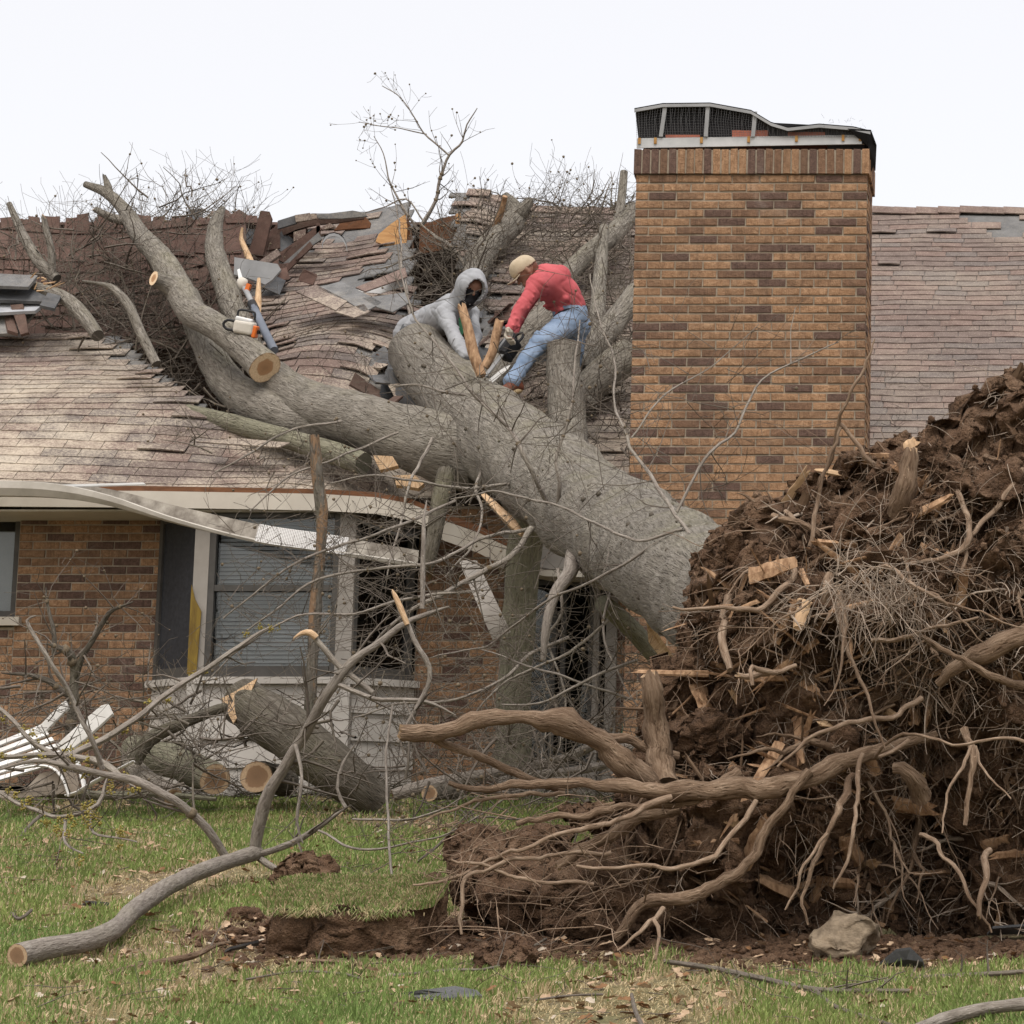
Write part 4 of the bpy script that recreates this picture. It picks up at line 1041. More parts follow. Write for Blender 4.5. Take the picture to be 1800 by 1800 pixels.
# ---- hand-placed main roots
def root(rows, seed, mat='root_bark', cap0=None, seg=14, lump_=.16, jag=.0, kids=0, flat=1.):
    a = Acc(); p = spline(pts(*rows), .035); thin = .86 if rows[0][3] > 20 else .53
    for i in range(len(p)):
        r_ = p[i, 3]; s_ = .55 / max(.012, r_)
        p[i, :3] += np.array(noise.noise_vector((p[i, 0] * 5 + seed, p[i, 1] * 5, p[i, 2] * 5))) * .03 + np.array(noise.noise_vector((p[i, 0] * 15 + seed, p[i, 1] * 15, p[i, 2] * 15))) * .015
        p[i, 3] *= thin * (1 + .22 * noise.noise((i * .21 + seed * 3, 1, 2)))
    a.tube(p[:, :3], p[:, 3], seg, 0, 0, 1 if (cap0 or jag) else 0, lump_ * 1.3, 13, seed, jag=jag, flat=flat)
    o = a.obj('root', [mat, 'split_wood'], tree); return o, p
MAIN = [
 ([(1160, 1400, 14.2, 27), (1120, 1360, 14.1, 27), (1060, 1312, 14.0, 25), (1010, 1280, 13.95, 24), (980, 1266, 13.9, 25), (930, 1266, 13.9, 17), (860, 1268, 13.85, 16), (780, 1280, 13.8, 18), (702, 1292, 13.75, 17)], 1),
 ([(1190, 1330, 14.35, 16), (1120, 1312, 14.25, 17), (1060, 1290, 14.15, 16), (995, 1262, 14.0, 15)], 2),
 ([(990, 1388, 14.2, 14), (940, 1368, 14.1, 14), (870, 1340, 14.0, 13), (800, 1312, 13.9, 13), (745, 1296, 13.85, 11)], 3),
 ([(1640, 1290, 14.2, 14), (1560, 1312, 14.1, 22), (1480, 1340, 14.0, 30), (1400, 1372, 13.95, 32), (1300, 1388, 13.95, 36), (1200, 1390, 13.95, 33), (1100, 1385, 13.95, 24), (1000, 1378, 13.95, 17), (900, 1382, 13.95, 13), (790, 1378, 13.9, 8)], 4),
 ([(1165, 1385, 14.2, 30), (1156, 1320, 14.28, 27), (1154, 1250, 14.25, 23), (1148, 1215, 14.2, 22), (1142, 1190, 14.2, 20)], 5),
 ([(1300, 1360, 14.1, 20), (1200, 1410, 14.0, 15), (1100, 1420, 13.9, 13), (980, 1440, 13.85, 11), (900, 1448, 13.8, 9)], 6),
 ([(1190, 1420, 14.1, 20), (1100, 1450, 14.1, 22), (1040, 1485, 14.1, 21), (985, 1520, 14.1, 18)], 7),
 ([(1330, 1410, 13.9, 9), (1290, 1460, 13.8, 9), (1255, 1500, 13.75, 9), (1200, 1520, 13.7, 8), (1110, 1524, 13.7, 7), (1010, 1520, 13.7, 5)], 8),
 ([(1420, 1360, 13.9, 14), (1360, 1440, 13.9, 16), (1310, 1520, 13.9, 17), (1220, 1570, 13.9, 22), (1130, 1600, 13.9, 20), (1080, 1650, 13.9, 16)], 9),
 ([(1180, 1400, 13.9, 12), (1060, 1450, 13.8, 9), (940, 1480, 13.8, 7), (830, 1530, 13.8, 6), (770, 1550, 13.8, 5), (730, 1555, 13.8, 3)], 10),
 ([(1080, 1500, 14.0, 8), (980, 1500, 13.9, 7), (870, 1520, 13.8, 7), (820, 1545, 13.75, 7), (810, 1600, 13.7, 6), (812, 1640, 13.7, 5)], 11),
 ([(1000, 1400, 14.1, 8), (880, 1400, 14.0, 7), (800, 1420, 14.0, 5), (740, 1450, 14.0, 3)], 12),
 ([(1040, 1560, 13.9, 7), (940, 1545, 13.8, 6), (860, 1520, 13.8, 6), (790, 1510, 13.8, 4)], 13),
 ([(1165, 1595, 13.6, 10), (1145, 1625, 13.5, 9), (1110, 1650, 13.45, 5), (1080, 1665, 13.4, 3)], 14),
 ([(1150, 1620, 13.5, 7), (1160, 1650, 13.45, 6), (1150, 1685, 13.4, 4)], 15),
 ([(1310, 960, 14.5, 6), (1400, 1000, 14.2, 10), (1350, 1060, 14.0, 11), (1290, 1070, 13.9, 8), (1240, 1072, 13.85, 6), (1182, 1070, 13.8, 4)], 16),
 ([(1440, 850, 14.4, 6), (1470, 760, 14.3, 6), (1500, 690, 14.2, 5), (1525, 630, 14.2, 4), (1535, 592, 14.2, 3)], 17),
 ([(1560, 850, 14.4, 9), (1530, 810, 14.3, 9), (1500, 780, 14.3, 8), (1478, 750, 14.3, 8)], 18),
 ([(1430, 960, 14.2, 8), (1440, 860, 14.2, 7), (1465, 800, 14.2, 6), (1480, 750, 14.2, 5)], 19),
 ([(1575, 900, 14.2, 22), (1588, 860, 14.1, 24), (1596, 820, 14.1, 20), (1600, 790, 14.1, 14)], 20),
 ([(1480, 1060, 13.8, 9), (1485, 1100, 13.7, 8), (1500, 1170, 13.65, 6), (1530, 1250, 13.6, 5), (1550, 1320, 13.6, 4)], 21),
 ([(1478, 1040, 13.75, 10), (1482, 1110, 13.6, 6), (1475, 1180, 13.55, 4), (1445, 1240, 13.5, 2)], 22),
 ([(1460, 1010, 13.8, 15), (1455, 1040, 13.7, 14), (1450, 1060, 13.7, 12)], 23),
 ([(1490, 1030, 13.7, 9), (1540, 1000, 13.6, 7), (1590, 1020, 13.55, 8), (1640, 1050, 13.5, 6), (1680, 1080, 13.5, 4), (1730, 1130, 13.5, 2)], 24),
 ([(1600, 1030, 13.6, 6), (1680, 1060, 13.5, 5), (1760, 1090, 13.45, 3), (1820, 1105, 13.4, 2)], 25),
 ([(1520, 1000, 13.7, 4), (1420, 1060, 13.6, 4), (1350, 1110, 13.55, 3), (1295, 1150, 13.5, 2)], 26),
 ([(1500, 1370, 13.8, 14), (1475, 1430, 13.6, 12), (1440, 1490, 13.55, 8), (1415, 1560, 13.5, 6), (1420, 1630, 13.5, 4)], 27),
 ([(1450, 1470, 13.5, 6), (1410, 1530, 13.5, 5), (1378, 1605, 13.5, 3)], 28),
 ([(1520, 1330, 13.8, 9), (1500, 1440, 13.6, 7), (1490, 1500, 13.6, 6), (1460, 1560, 13.6, 4)], 29),
 ([(1700, 1290, 13.9, 14), (1712, 1320, 13.7, 12), (1708, 1380, 13.6, 9), (1700, 1450, 13.55, 7)], 30),
 ([(1712, 1310, 13.7, 8), (1680, 1370, 13.6, 5), (1662, 1420, 13.55, 4), (1658, 1460, 13.5, 3)], 31),
 ([(1715, 1310, 13.7, 6), (1740, 1370, 13.6, 4), (1770, 1405, 13.55, 2)], 32),
 ([(1600, 1300, 13.9, 7), (1540, 1330, 13.8, 6), (1600, 1290, 13.6, 5), (1680, 1310, 13.5, 5), (1740, 1300, 13.5, 5), (1810, 1310, 13.5, 6)], 33),
 ([(1740, 1500, 13.9, 12), (1732, 1550, 13.7, 11), (1722, 1610, 13.65, 8)], 34),
 ([(1620, 1460, 14.0, 8), (1680, 1530, 13.8, 7), (1720, 1590, 13.7, 5), (1740, 1640, 13.7, 3)], 35),
 ([(1800, 1200, 13.9, 16), (1750, 1190, 13.8, 14), (1700, 1170, 13.7, 11), (1640, 1130, 13.7, 8), (1600, 1110, 13.8, 6)], 36),
 ([(1820, 1110, 13.8, 22), (1740, 1140, 13.8, 20), (1690, 1170, 13.85, 15), (1650, 1200, 13.9, 10)], 37),
 ([(1680, 850, 14.2, 10), (1700, 930, 14.0, 10), (1660, 980, 13.9, 9), (1600, 1000, 13.9, 8)], 38),
 ([(1800, 830, 14.2, 9), (1740, 900, 14.1, 9), (1700, 950, 14.0, 8), (1690, 1010, 13.9, 6)], 39),
 ([(1620, 1230, 13.9, 10), (1560, 1260, 13.8, 9), (1480, 1270, 13.7, 8), (1420, 1300, 13.7, 6), (1370, 1350, 13.65, 4)], 40),
 ([(1350, 1180, 14.0, 12), (1320, 1190, 13.85, 12), (1295, 1195, 13.8, 9)], 41),
 ([(1395, 1170, 13.9, 8), (1350, 1180, 13.8, 10), (1325, 1175, 13.75, 9), (1322, 1210, 13.7, 6)], 42),
 ([(1290, 1180, 14.1, 11), (1270, 1110, 14.2, 15), (1280, 1060, 14.3, 14), (1300, 1020, 14.4, 10)], 43),
 ([(1540, 1130, 13.9, 8), (1600, 1120, 13.75, 8), (1650, 1100, 13.7, 6), (1720, 1080, 13.7, 5)], 44),
 ([(1620, 1400, 14.1, 22), (1600, 1360, 14.0, 16), (1570, 1350, 14.0, 10)], 45),
]
for rows, sd in MAIN:
    big = rows[0][3] > 12
    root(rows, sd, 'root_bark' if big else 'rootlet', seg=16 if big else 9, lump_=.22 if big else .14, jag=.02 if sd in (1, 3, 5, 7, 20, 34, 41) else 0)
# ---- more roots growing out of the soil face
def wild_root(v, d, L, r, rg, kids=2):
    a = Acc(); mats = ['root_bark' if r > .016 else rg.choice(('rootlet', 'rootlet', 'rootlet_pale'))]
    def go(p0, d, L, r, lev):
        n = max(5, int(L / .05)); Pp = [Vector(p0)]; d = d.normalized()
        for i in range(n):
            d = (d + rdir(rg) * (.85 if rg.random() < .18 else .25) + Vector((0, -.02, -.07))).normalized(); Pp.append(Pp[-1] + d * L / n)
        a.tube([tuple(q) for q in Pp], [max(.0016, r * (1 - .8 * (i / n) ** 1.3)) for i in range(n + 1)], 8 if r > .012 else 5, 0, lump=.2 if r > .012 else 0, lscale=14, seed=rg.random() * 40)
        if lev:
            for k in range(kids + rg.randint(0, 2)):
                i = rg.randint(1, n - 1); go(Pp[i], (Pp[i + 1] - Pp[i]).normalized() + rdir(rg) * .9, L * rg.uniform(.3, .6), r * rg.uniform(.35, .6), lev - 1)
    go(v - d * .12, d, L, r, 1)
    return a.obj('root', mats, tree)
rg = random.Random(909)
for k in range(215):
    v, x, y = VISS[rg.randrange(len(VISS))]
    d = Vector((rg.gauss(-.2, .8), -abs(rg.gauss(.25, .35)), rg.gauss(-.35, .6)))
    if x < 1200: d.x -= .8
    wild_root(v, d, rg.uniform(.2, .75), rg.choice((.004, .006, .006, .009, .013, .02)), rg)
fr_ = Acc()
for k in range(3500):
    v, x, y = VISS[rg.randrange(len(VISS))]
    d = Vector((rg.gauss(0, .7), -abs(rg.gauss(.2, .4)), rg.gauss(-.5, .6)))
    twig(fr_, v, d, rg.uniform(.06, .34), rg.uniform(.0011, .0024), rg, 1 if rg.random() < .5 else 0, 0, .5, 1 if rg.random() < .4 else 0, None, 0, kids=2, wig=.6)
fr_.obj('rootlets', ['rootlet', 'rootlet_pale'], tree, True, 'stuff')
lf = Acc()
for k in range(130):                              # rootlets of the lower left tangle
    px, py = rg.uniform(760, 1180), rg.uniform(1390, 1650)
    if py < 1700 - px * .25 - 60 and px < 900: continue
    v = P(px, py, rg.uniform(13.6, 14.3)); d = Vector((rg.gauss(-.5, .7), rg.gauss(-.1, .3), rg.gauss(-.2, .5)))
    twig(lf, v, d, rg.uniform(.12, .6), rg.uniform(.0016, .005), rg, 1 if rg.random() < .4 else 0, 0, .45, 0, None, 0, kids=2, wig=.5)
lf.obj('rootlets', 'rootlet', tree, True, 'stuff')
# ---- splintered, rotten wood standing out of the soil
def shard(v, d, L, w_, rg, mat):
    a = Acc(); d = d.normalized(); s1 = d.cross(rdir(rg)).normalized(); s2 = d.cross(s1)
    n = 7; k = 7; V = []
    prof = [rg.uniform(.5, 1.1) for _ in range(k)]
    for i in range(n):
        f = i / (n - 1)
        for j in range(k):
            an = 2 * math.pi * j / k
            rr = w_ * prof[j] * (1 - .35 * f) * (1 + rg.uniform(-.16, .16))
            q = v + d * (L * (f - .35)) + s1 * math.cos(an) * rr + s2 * math.sin(an) * rr * .5
            if i == n - 1: q += d * L * rg.uniform(-.35, .12)
            V.append(tuple(q))
    V.append(tuple(v + d * L * .5))
    q = [[i * k + j, i * k + (j + 1) % k, (i + 1) * k + (j + 1) % k, (i + 1) * k + j] for i in range(n - 1) for j in range(k)]
    a.add(V, q=q, t=[[(n - 1) * k + j, (n - 1) * k + (j + 1) % k, n * k] for j in range(k)])
    return a.obj('splintered_wood', mat, tree, False)
rg = random.Random(414)
SHP = [(1620, 850, 20, 80), (1350, 1010, 26, 70), (1300, 1000, 18, 50), (1380, 1105, 20, 60), (1240, 1215, 34, 80), (1275, 1180, 24, 50), (1260, 1270, 30, 70), (1300, 1300, 26, 60), (1400, 1290, 22, 60), (1340, 1360, 14, 130), (1420, 1300, 14, 60), (1320, 1480, 34, 80), (1560, 1590, 24, 60), (1500, 1500, 26, 60), (1590, 1420, 28, 70), (1370, 1560, 24, 60), (1640, 1230, 24, 60), (1560, 1200, 20, 60), (1750, 1480, 22, 50), (1460, 1560, 26, 60), (1230, 1330, 28, 60), (1480, 960, 18, 60), (1570, 960, 14, 50), (1690, 1040, 18, 50)]
for (x, y, w_, L) in SHP:
    best = min(VISS, key=lambda t: (t[1] - x) ** 2 + (t[2] - y) ** 2)[0]
    d = Vector((rg.gauss(0, .8), -.45, rg.gauss(.1, .7)))
    shard(best + Vector((0, -.05, 0)), d, L * 14 / F * 1.5, w_ * 14 / F * .85, rg, 'old_wood')
for k in range(190):
    v, x, y = VISS[rg.randrange(len(VISS))]
    shard(v, Vector((rg.gauss(0, .8), -.5, rg.gauss(0, .8))), rg.uniform(.08, .26), rg.uniform(.015, .05), rg, rg.choice(('old_wood', 'old_wood', 'root_bark', 'split_wood')))

# pale bundle of fine roots hanging from the middle of the plate
bd = Acc(); rg = random.Random(515)
for k in range(70):
    t = rg.random(); px = 1440 + t * 190; py = 1035 - 40 * math.sin(t * 3.1) + rg.uniform(-10, 10)
    twig(bd, P(px, py, 13.55 + rg.uniform(-.08, .12)), Vector((rg.gauss(.15, .7), rg.gauss(-.1, .25), rg.gauss(-.55, .55))), rg.uniform(.15, .5), rg.uniform(.0015, .0042), rg, 1, 0, .35, 0, None, 0, kids=3, wig=.4)
bd.obj('rootlets', 'rootlet_pale', tree, True, 'stuff')

# long torn fibres of the root crown
rg = random.Random(616); LV = [t for t in VISS if t[1] < 1560 and t[2] > 960]
for k in range(85):
    v, x, y = LV[rg.randrange(len(LV))]
    shard(v + Vector((0, -.03, 0)), Vector((rg.gauss(-.7, .5), rg.gauss(-.35, .2), rg.gauss(0, .55))), rg.uniform(.16, .42), rg.uniform(.008, .026), rg, rg.choice(('old_wood', 'old_wood', 'root_bark')))
# ------------------------------------------------------------------ lawn: blades, litter, clods
rgn = np.random.default_rng(4)
def in_soil(x, y):
    e = ((x + 0.75) / 2.1) ** 2 + ((y - 14.75) / 1.15) ** 2
    return e
def bare_spot(x, y):
    n = noise.noise((x * .9 + 4, y * .55, 2)) + .6 * noise.noise((x * 2.6, y * 1.7, 6))
    px = PX + x / y * F
    b = n
    # raked-up strip beside the sod and in front of the roots
    b += .95 * math.exp(-((px - 900) / 330) ** 2 - ((y - 14.0) / .75) ** 2) + 1.3 * math.exp(-((px - 1620) / 300) ** 2 - ((y - 13.95) / .42) ** 2)
    b += 1.5 * math.exp(-((px - 630) / 215) ** 4 - ((y - 14.75) / .62) ** 4)
    b += .45 * math.exp(-((px - 500) / 300) ** 2 - ((y - 14.4) / .8) ** 2) + .12 * math.exp(-((px - 980) / 120) ** 2 - ((y - 12.3) / .5) ** 2)
    return b
def make_grass(N, seed, name, zfun=None, region=None, hmul=1.):
    r = np.random.default_rng(seed)
    Vs = []; Cs = []
    cnt = 0; tries = 0
    px = np.where(r.uniform(0, 1, N) < .86, r.uniform(-30, 1830, N), r.uniform(-700, 2500, N)); u = r.uniform(0, 1, N); D = 11.35 + (23.0 - 11.35) * u ** 1.25
    hh = r.uniform(.5, 1, N); an = r.uniform(0, 2 * math.pi, N); ln = r.uniform(.15, .9, N); sel = r.uniform(0, 1, N); tone = r.uniform(0, 1, N)
    for i in range(N):
        d = D[i]; x = (px[i] - PX) / F * d * 1.01
        if in_soil(x, d) < .8: continue
        b = bare_spot(x, d)
        clump = noise.noise((x * 5, d * 5, 8))
        flat_ = sel[i] > 1.0 - 1.7 * max(0, b + .05) + .5 * clump
        if flat_ and (tone[i] > .42 or b > .9): continue
        straw = flat_ or tone[i] < .36 + .5 * max(0, min(1, b + .4)) - .1 * (d > 17)
        z = ground(x, d)
        h = (.022 + .05 * hh[i] ** 2) * (1 + .8 * clump) * hmul * (1.15 if d < 14 else 1)
        if straw: h *= .8
        if flat_: h *= .75
        l = ln[i] * (1.25 if straw else .75) + (.9 if flat_ else 0)
        w_ = (.0021 + .0016 * tone[i]) * (1 + .045 * max(0, d - 12))
        ca, sa_ = math.cos(an[i]), math.sin(an[i])
        bx, by_ = -sa_ * w_, ca * w_ * .4
        bx = w_
        x1, y1, z1 = x + ca * h * l * .45, d + sa_ * h * l * .45, z + h * max(.15, .62 * (1 - .3 * l))
        x2, y2, z2 = x + ca * h * l * 1.1, d + sa_ * h * l * 1.1, z + h * max(.12, 1 - .45 * l)
        Vs.append((x - bx, d - by_, z - .006, x + bx, d + by_, z - .006, x1 + bx * .75, y1 + by_, z1, x1 - bx * .75, y1 - by_, z1, x2, y2, z2))
        if straw: c = (.44 + .22 * sel[i], .36 + .18 * sel[i], .21 + .12 * sel[i])
        else:
            k = .8 + .65 * sel[i]; yl = .5 + .5 * noise.noise((x * .8, d * .8, 1))
            c = ((.135 + .1 * yl) * k, (.215 + .06 * yl) * k, (.065 + .02 * yl) * k)
        Cs.append(c)
    A = np.array(Vs, np.float32).reshape(-1, 5, 3); n = len(A); idx = np.arange(n)[:, None] * 5
    a = Acc(); a.add(A.reshape(-1, 3), q=idx + np.array([[0, 1, 2, 3]]), t=idx + np.array([[3, 2, 4]]), col=np.repeat(np.array(Cs, np.float32), 5, 0))
    o = a.obj(name, 'grass', None, False); tag(o, 'short spring grass with straw covering the lawn', 'grass', kind='stuff'); return o
make_grass(245000, 1, 'grass')

def leaf(acc, p, s, rg, m):
    an = rg.uniform(0, 6.28); t = rg.uniform(-.6, .6); Rm = Matrix.Rotation(an, 3, 'Z') @ Matrix.Rotation(t, 3, 'X') @ Matrix.Rotation(rg.uniform(-.5, .5), 3, 'Y')
    c = rg.uniform(.1, .5)
    pr = [(-1, 0, .2 * c), (-.4, .5, c * .6), (.15, .38, c * .5), (.45, .6, c * .9), (1, .1, .3 * c), (.4, -.5, c * .8), (.1, -.3, c * .5), (-.5, -.5, c * .7), (0, 0, 0)]
    v = [tuple(Vector(p) + Rm @ (Vector(q) * s)) for q in pr]
    acc.add(v, t=[[i, (i + 1) % 8, 8] for i in range(8)], m=m)
simple('leaf_tan', (.30, .2, .12), (.47, .35, .24), 30, .8, .2, .002)
simple('leaf_brown', (.13, .065, .03), (.24, .13, .06), 30, .8, .2, .002)
simple('leaf_pale', (.36, .3, .23), (.48, .42, .34), 30, .8, .2, .002)
rg = random.Random(63)
lf = Acc()
for k in range(5200):
    d = 11.4 + 11.4 * rg.random() ** 1.25; px = rg.uniform(-20, 1820); x = (px - PX) / F * d
    if rg.random() > .45 + .6 * max(0, bare_spot(x, d)): continue
    leaf(lf, (x, d, ground(x, d) + rg.uniform(.006, .035)), rg.uniform(.012, .04), rg, rg.choice((0, 0, 0, 1, 1, 2)))
tag(lf.obj('leaf_litter', ['leaf_tan', 'leaf_brown', 'leaf_pale'], None, False), 'dead leaves scattered over the lawn', 'leaves', kind='stuff')
# crumbs of earth
cr = Acc()
for k in range(2500):
    if k < 1500: px = rg.gauss(820, 330); d = rg.gauss(14.3, .5)
    else: px = rg.gauss(1620, 260); d = rg.gauss(14.05, .28)
    x = (px - PX) / F * d
    if px < 350 or d < 12.5: continue
    cr.blob((x, d, ground(x, d) + .008), rg.uniform(.008, .035) * (1.6 if rg.random() < .1 else 1), 0, .5, 1.5, 1, k * 1.3, (1, 1, .7))
for k in range(26):                                # low spread of crumbled earth
    px = rg.uniform(850, 1800); d = 14.25 + rg.uniform(-.25, .3); x = (px - PX) / F * d
    lump(cr, px, 0, d, .01, .01, .01, k, .1, 1) if False else cr.blob((x, d, ground(x, d) - .03), rg.uniform(.08, .17), 0, .6, 2.6, 3, k, (1, .8, .42))
tag(cr.obj('crumbled_earth', 'soil_red'), 'loose reddish brown earth crumbled around the root plate', 'soil', kind='stuff')
def clod(px, py, rx, ry, rz, seed, label, mat='soil_red', up=.0):
    a = Acc(); D = GD(px, py + rz * 160); lump(a, px, py, D, rx, ry, rz, seed, .4, 5)
    o = a.obj('earth_clod', mat); return tag(o, label, 'clod', 'earth clods thrown onto the lawn')
clod(526, 1552, .2, .14, .15, 3, 'reddish earth clod standing upright behind the lifted sod')
clod(888, 1688, .14, .12, .11, 5, 'round dark earth clod lying on the bare soil in front of the tangled roots')
clod(425, 1610, .09, .08, .04, 8, 'low crumbling earth clod left of the lifted sod')
clod(835, 1640, .14, .12, .05, 9, 'flat earth clod between the lifted sod and the roots')
# sod slab
def sod():
    t = thing('sod_slab', 'lifted slab of sod with grass on top and dark earth below', 'sod')
    D = GD(630, 1655) ; c = P(625, 1642, D - .42)
    a = Acc(); v, f = ICO[5]; o = []
    for d in v:
        d = Vector(d); sx = math.copysign(abs(d.x) ** .6, d.x); sy = math.copysign(abs(d.y) ** .7, d.y); sz = max(-.5, min(.5, d.z * 1.3))
        q = Vector((sx * .42, sy * .21, sz * .24 + .05 + sy * .07)) + c
        o.append(tuple(q + tv(q, 4, 2) * .075 + tv(q, 11, 4) * .035 + tv(q, 26, 4) * .025 + tv(q, 55, 4) * .012))
    a.add(o, t=f); e = a.obj('earth', 'soil', t)
    g = Acc(); rg = random.Random(12); Vs = []; Cs = []
    for k in range(13000):
        x = rg.uniform(-.42, .42); y = rg.uniform(-.23, .21)
        if abs(x) ** 3 / .44 ** 3 + abs(y) ** 3 / .235 ** 3 > 1 + .5 * noise.noise((x * 7, y * 7, 4)): continue
        z = .195 + y / .21 * .07 + .03 * noise.noise((x * 5, y * 5, 2)); h = rg.uniform(.03, .075); an = rg.uniform(0, 6.28); l = rg.uniform(.2, 1.1)
        edge = y < -.175 + .05 * noise.noise((x * 8, 1, 1)) and rg.random() < .6
        if edge: z -= rg.uniform(0, .04); l = 1.2; an = rg.uniform(3.6, 5.8)
        w_ = .0024; X, Y, Z = c.x + x, c.y + y, c.z + z; ca, sa_ = math.cos(an), math.sin(an)
        zz = -.25 if edge else .5
        Vs.append((X - w_, Y, Z - .01, X + w_, Y, Z - .01, X + ca * h * l * .5 + w_ * .7, Y + sa_ * h * l * .5, Z + h * .45 * (1 if not edge else .3), X + ca * h * l * .5 - w_ * .7, Y + sa_ * h * l * .5, Z + h * .45 * (1 if not edge else .3), X + ca * h * l, Y + sa_ * h * l, Z + h * zz))
        straw = rg.random() < (.6 if edge else .45); k2 = rg.uniform(.7, 1.25)
        Cs.append((.46 * k2, .37 * k2, .22 * k2) if straw else (.19 * k2, .26 * k2, .08 * k2))
    A = np.array(Vs, np.float32).reshape(-1, 5, 3); n = len(A); idx = np.arange(n)[:, None] * 5
    g.add(A.reshape(-1, 3), q=idx + np.array([[0, 1, 2, 3]]), t=idx + np.array([[3, 2, 4]]), col=np.repeat(np.array(Cs, np.float32), 5, 0))
    g.obj('turf', 'grass', t, False, 'stuff')
sod()
# rock
def rock():
    a = Acc(); D = GD(1485, 1682); c = P(1484, 1652, D); v, f = ICO[4]; o = []
    for d in v:
        d = Vector(d); q = Vector((d.x * .155, d.y * .14, d.z * .115))
        n = max(.0, 0)
        # facet by flattening against a few planes
        for (pn, k) in ((Vector((-.6, -.5, .6)), .118), (Vector((.5, -.8, .1)), .115), (Vector((.2, -.3, 1)), .112), (Vector((-.9, -.1, -.3)), .132), (Vector((.9, .2, .4)), .15), (Vector((0, -.8, -.6)), .12)):
            pn = pn.normalized(); e = q.dot(pn) - k
            if e > 0: q -= pn * e * .85
        q.x *= 1.12; q.z += .22 * q.x * .5
        o.append(tuple(c + q + tv(q, 8, 3) * .05 + tv(q, 20, 3) * .024 + tv(q, 50, 2) * .009))
    a.add(o, t=f); tag(a.obj('rock', 'rock'), 'pale limestone rock lying at the foot of the root plate', 'rock')
rock()
# roofing scraps on the lawn
def scrap(pp, label, mat='underlay_clean', th=.012, lift=.03, n=(0, -.25, .97)):
    a = Acc(); poly = [GP(x, y, lift + (l_ if (l_ := e) else 0)) for (x, y, e) in pp]
    a.prism(poly, th, n); tag(a.obj('shingle_scrap', mat, None, False), label, 'shingle', 'roofing scraps on the lawn')
scrap([(690, 1748, 0), (760, 1756, 0), (848, 1750, .02), (838, 1740, .04), (800, 1733, .05), (740, 1740, .03)], 'dark shingle scrap lying flat on the grass below the sod slab')
scrap([(1545, 1693, 0), (1625, 1697, 0), (1622, 1686, .06), (1600, 1665, .10), (1575, 1668, .08)], 'dark shingle scrap leaning beside the rock')
scrap([(395, 1670, 0), (455, 1658, 0), (455, 1652, .02), (405, 1664, .02)], 'thin grey shingle sliver at the end of the long stick')
scrap([(145, 1588, 0), (190, 1592, 0), (192, 1586, .02), (150, 1583, .02)], 'small grey shingle scrap near the foreground branch')
scrap([(1735, 1640, 0), (1830, 1636, 0), (1830, 1622, .05), (1745, 1628, .06)], 'black shingle scrap on the loose earth under the root plate')
scrap([(555, 1393, 0), (590, 1397, 0), (585, 1390, .02), (560, 1388, .02)], 'pale shingle scrap in the grass by the bay window', 'leaf_pale')
# sticks on the lawn
def stick(rows, label, rg, n=0, L=.2, mat='bark_twig', cap=True, seg=8, hw=1.):
    t = thing('fallen_stick', label, 'stick', 'sticks lying on the lawn')
    pr = []
    for (x, y, h, lift) in rows: pr.append((x, y, GD(x, y, lift + .01), h * hw))
    a = Acc(); p = spline(pts(*pr), .05); a.tube(p[:, :3], p[:, 3], seg, 0, 1, 1, .12, 9, rg.random() * 9); a.obj('stem', [mat, 'cut_fresh'], t)
    if n:
        w_ = Acc()
        for k in range(n):
            q, tg, r = along(p, rg.uniform(.15, .95)); twig(w_, q, tg * .5 + rdir(rg) * .7 + Vector((0, 0, .25)), L * rg.uniform(.5, 1.2), max(.002, r * .5), rg, 1, 0, .1, 0, None, 0, kids=1)
        w_.obj('twigs', 'bark_twig', t, True, 'stuff')
    return t
rg = random.Random(17)
stick([(1168, 1690, 4, .02), (1240, 1700, 5, .03), (1330, 1718, 5, .03), (1440, 1740, 5, .03), (1600, 1742, 4, .03)], 'forked grey stick lying on the grass below the rock', rg, 6, .25)
stick([(1430, 1738, 4, .03), (1470, 1770, 4, .02), (1560, 1800, 4, .02), (1600, 1815, 3, .02)], 'thin stick running out of the frame from the forked stick', rg, 2, .15)
stick([(1530, 1728, 3, .02), (1590, 1722, 5, .02), (1700, 1715, 5, .02), (1800, 1708, 4, .02), (1840, 1706, 4, .02)], 'long straight stick with a pale broken tip near the crumbled earth', rg, 4, .2)
stick([(1610, 1812, 11, .03), (1670, 1788, 12, .05), (1740, 1772, 11, .06), (1810, 1764, 12, .08), (1880, 1758, 12, .08)], 'thick peeled branch curving out at the corner of the lawn', rg, 0, .2, 'bark_branch', seg=14)
stick([(190, 1712, 6, .02), (260, 1697, 7, .02), (340, 1680, 6, .03), (385, 1660, 4, .03), (440, 1655, 3, .02)], 'long stripped stick in the grass beside the foreground branch', rg, 2, .15, 'root_bark')
stick([(35, 1472, 3, .0), (55, 1448, 3, .05), (78, 1428, 3, .10)], 'short broken stick poking out of the grass', rg)
stick([(1110, 1748, 3, .02), (1118, 1780, 4, .02), (1135, 1815, 4, .02)], 'short pale ended stick upright in the grass', rg)
stick([(520, 1690, 4, .02), (580, 1690, 4, .02), (650, 1697, 3, .02)], 'reddish bark strip on the bare soil under the sod slab', rg, 3, .12, 'root_bark')
stick([(430, 1722, 2, .02), (520, 1708, 2, .03), (600, 1712, 2.5, .02), (640, 1722, 2, .02)], 'fine curved twig lying on the bare patch', rg, 3, .15)
stick([(690, 1715, 3, .02), (800, 1705, 3, .03), (870, 1700, 2.5, .03), (960, 1650, 2, .04)], 'slender twig leading from the bare soil towards the roots', rg, 3, .2)
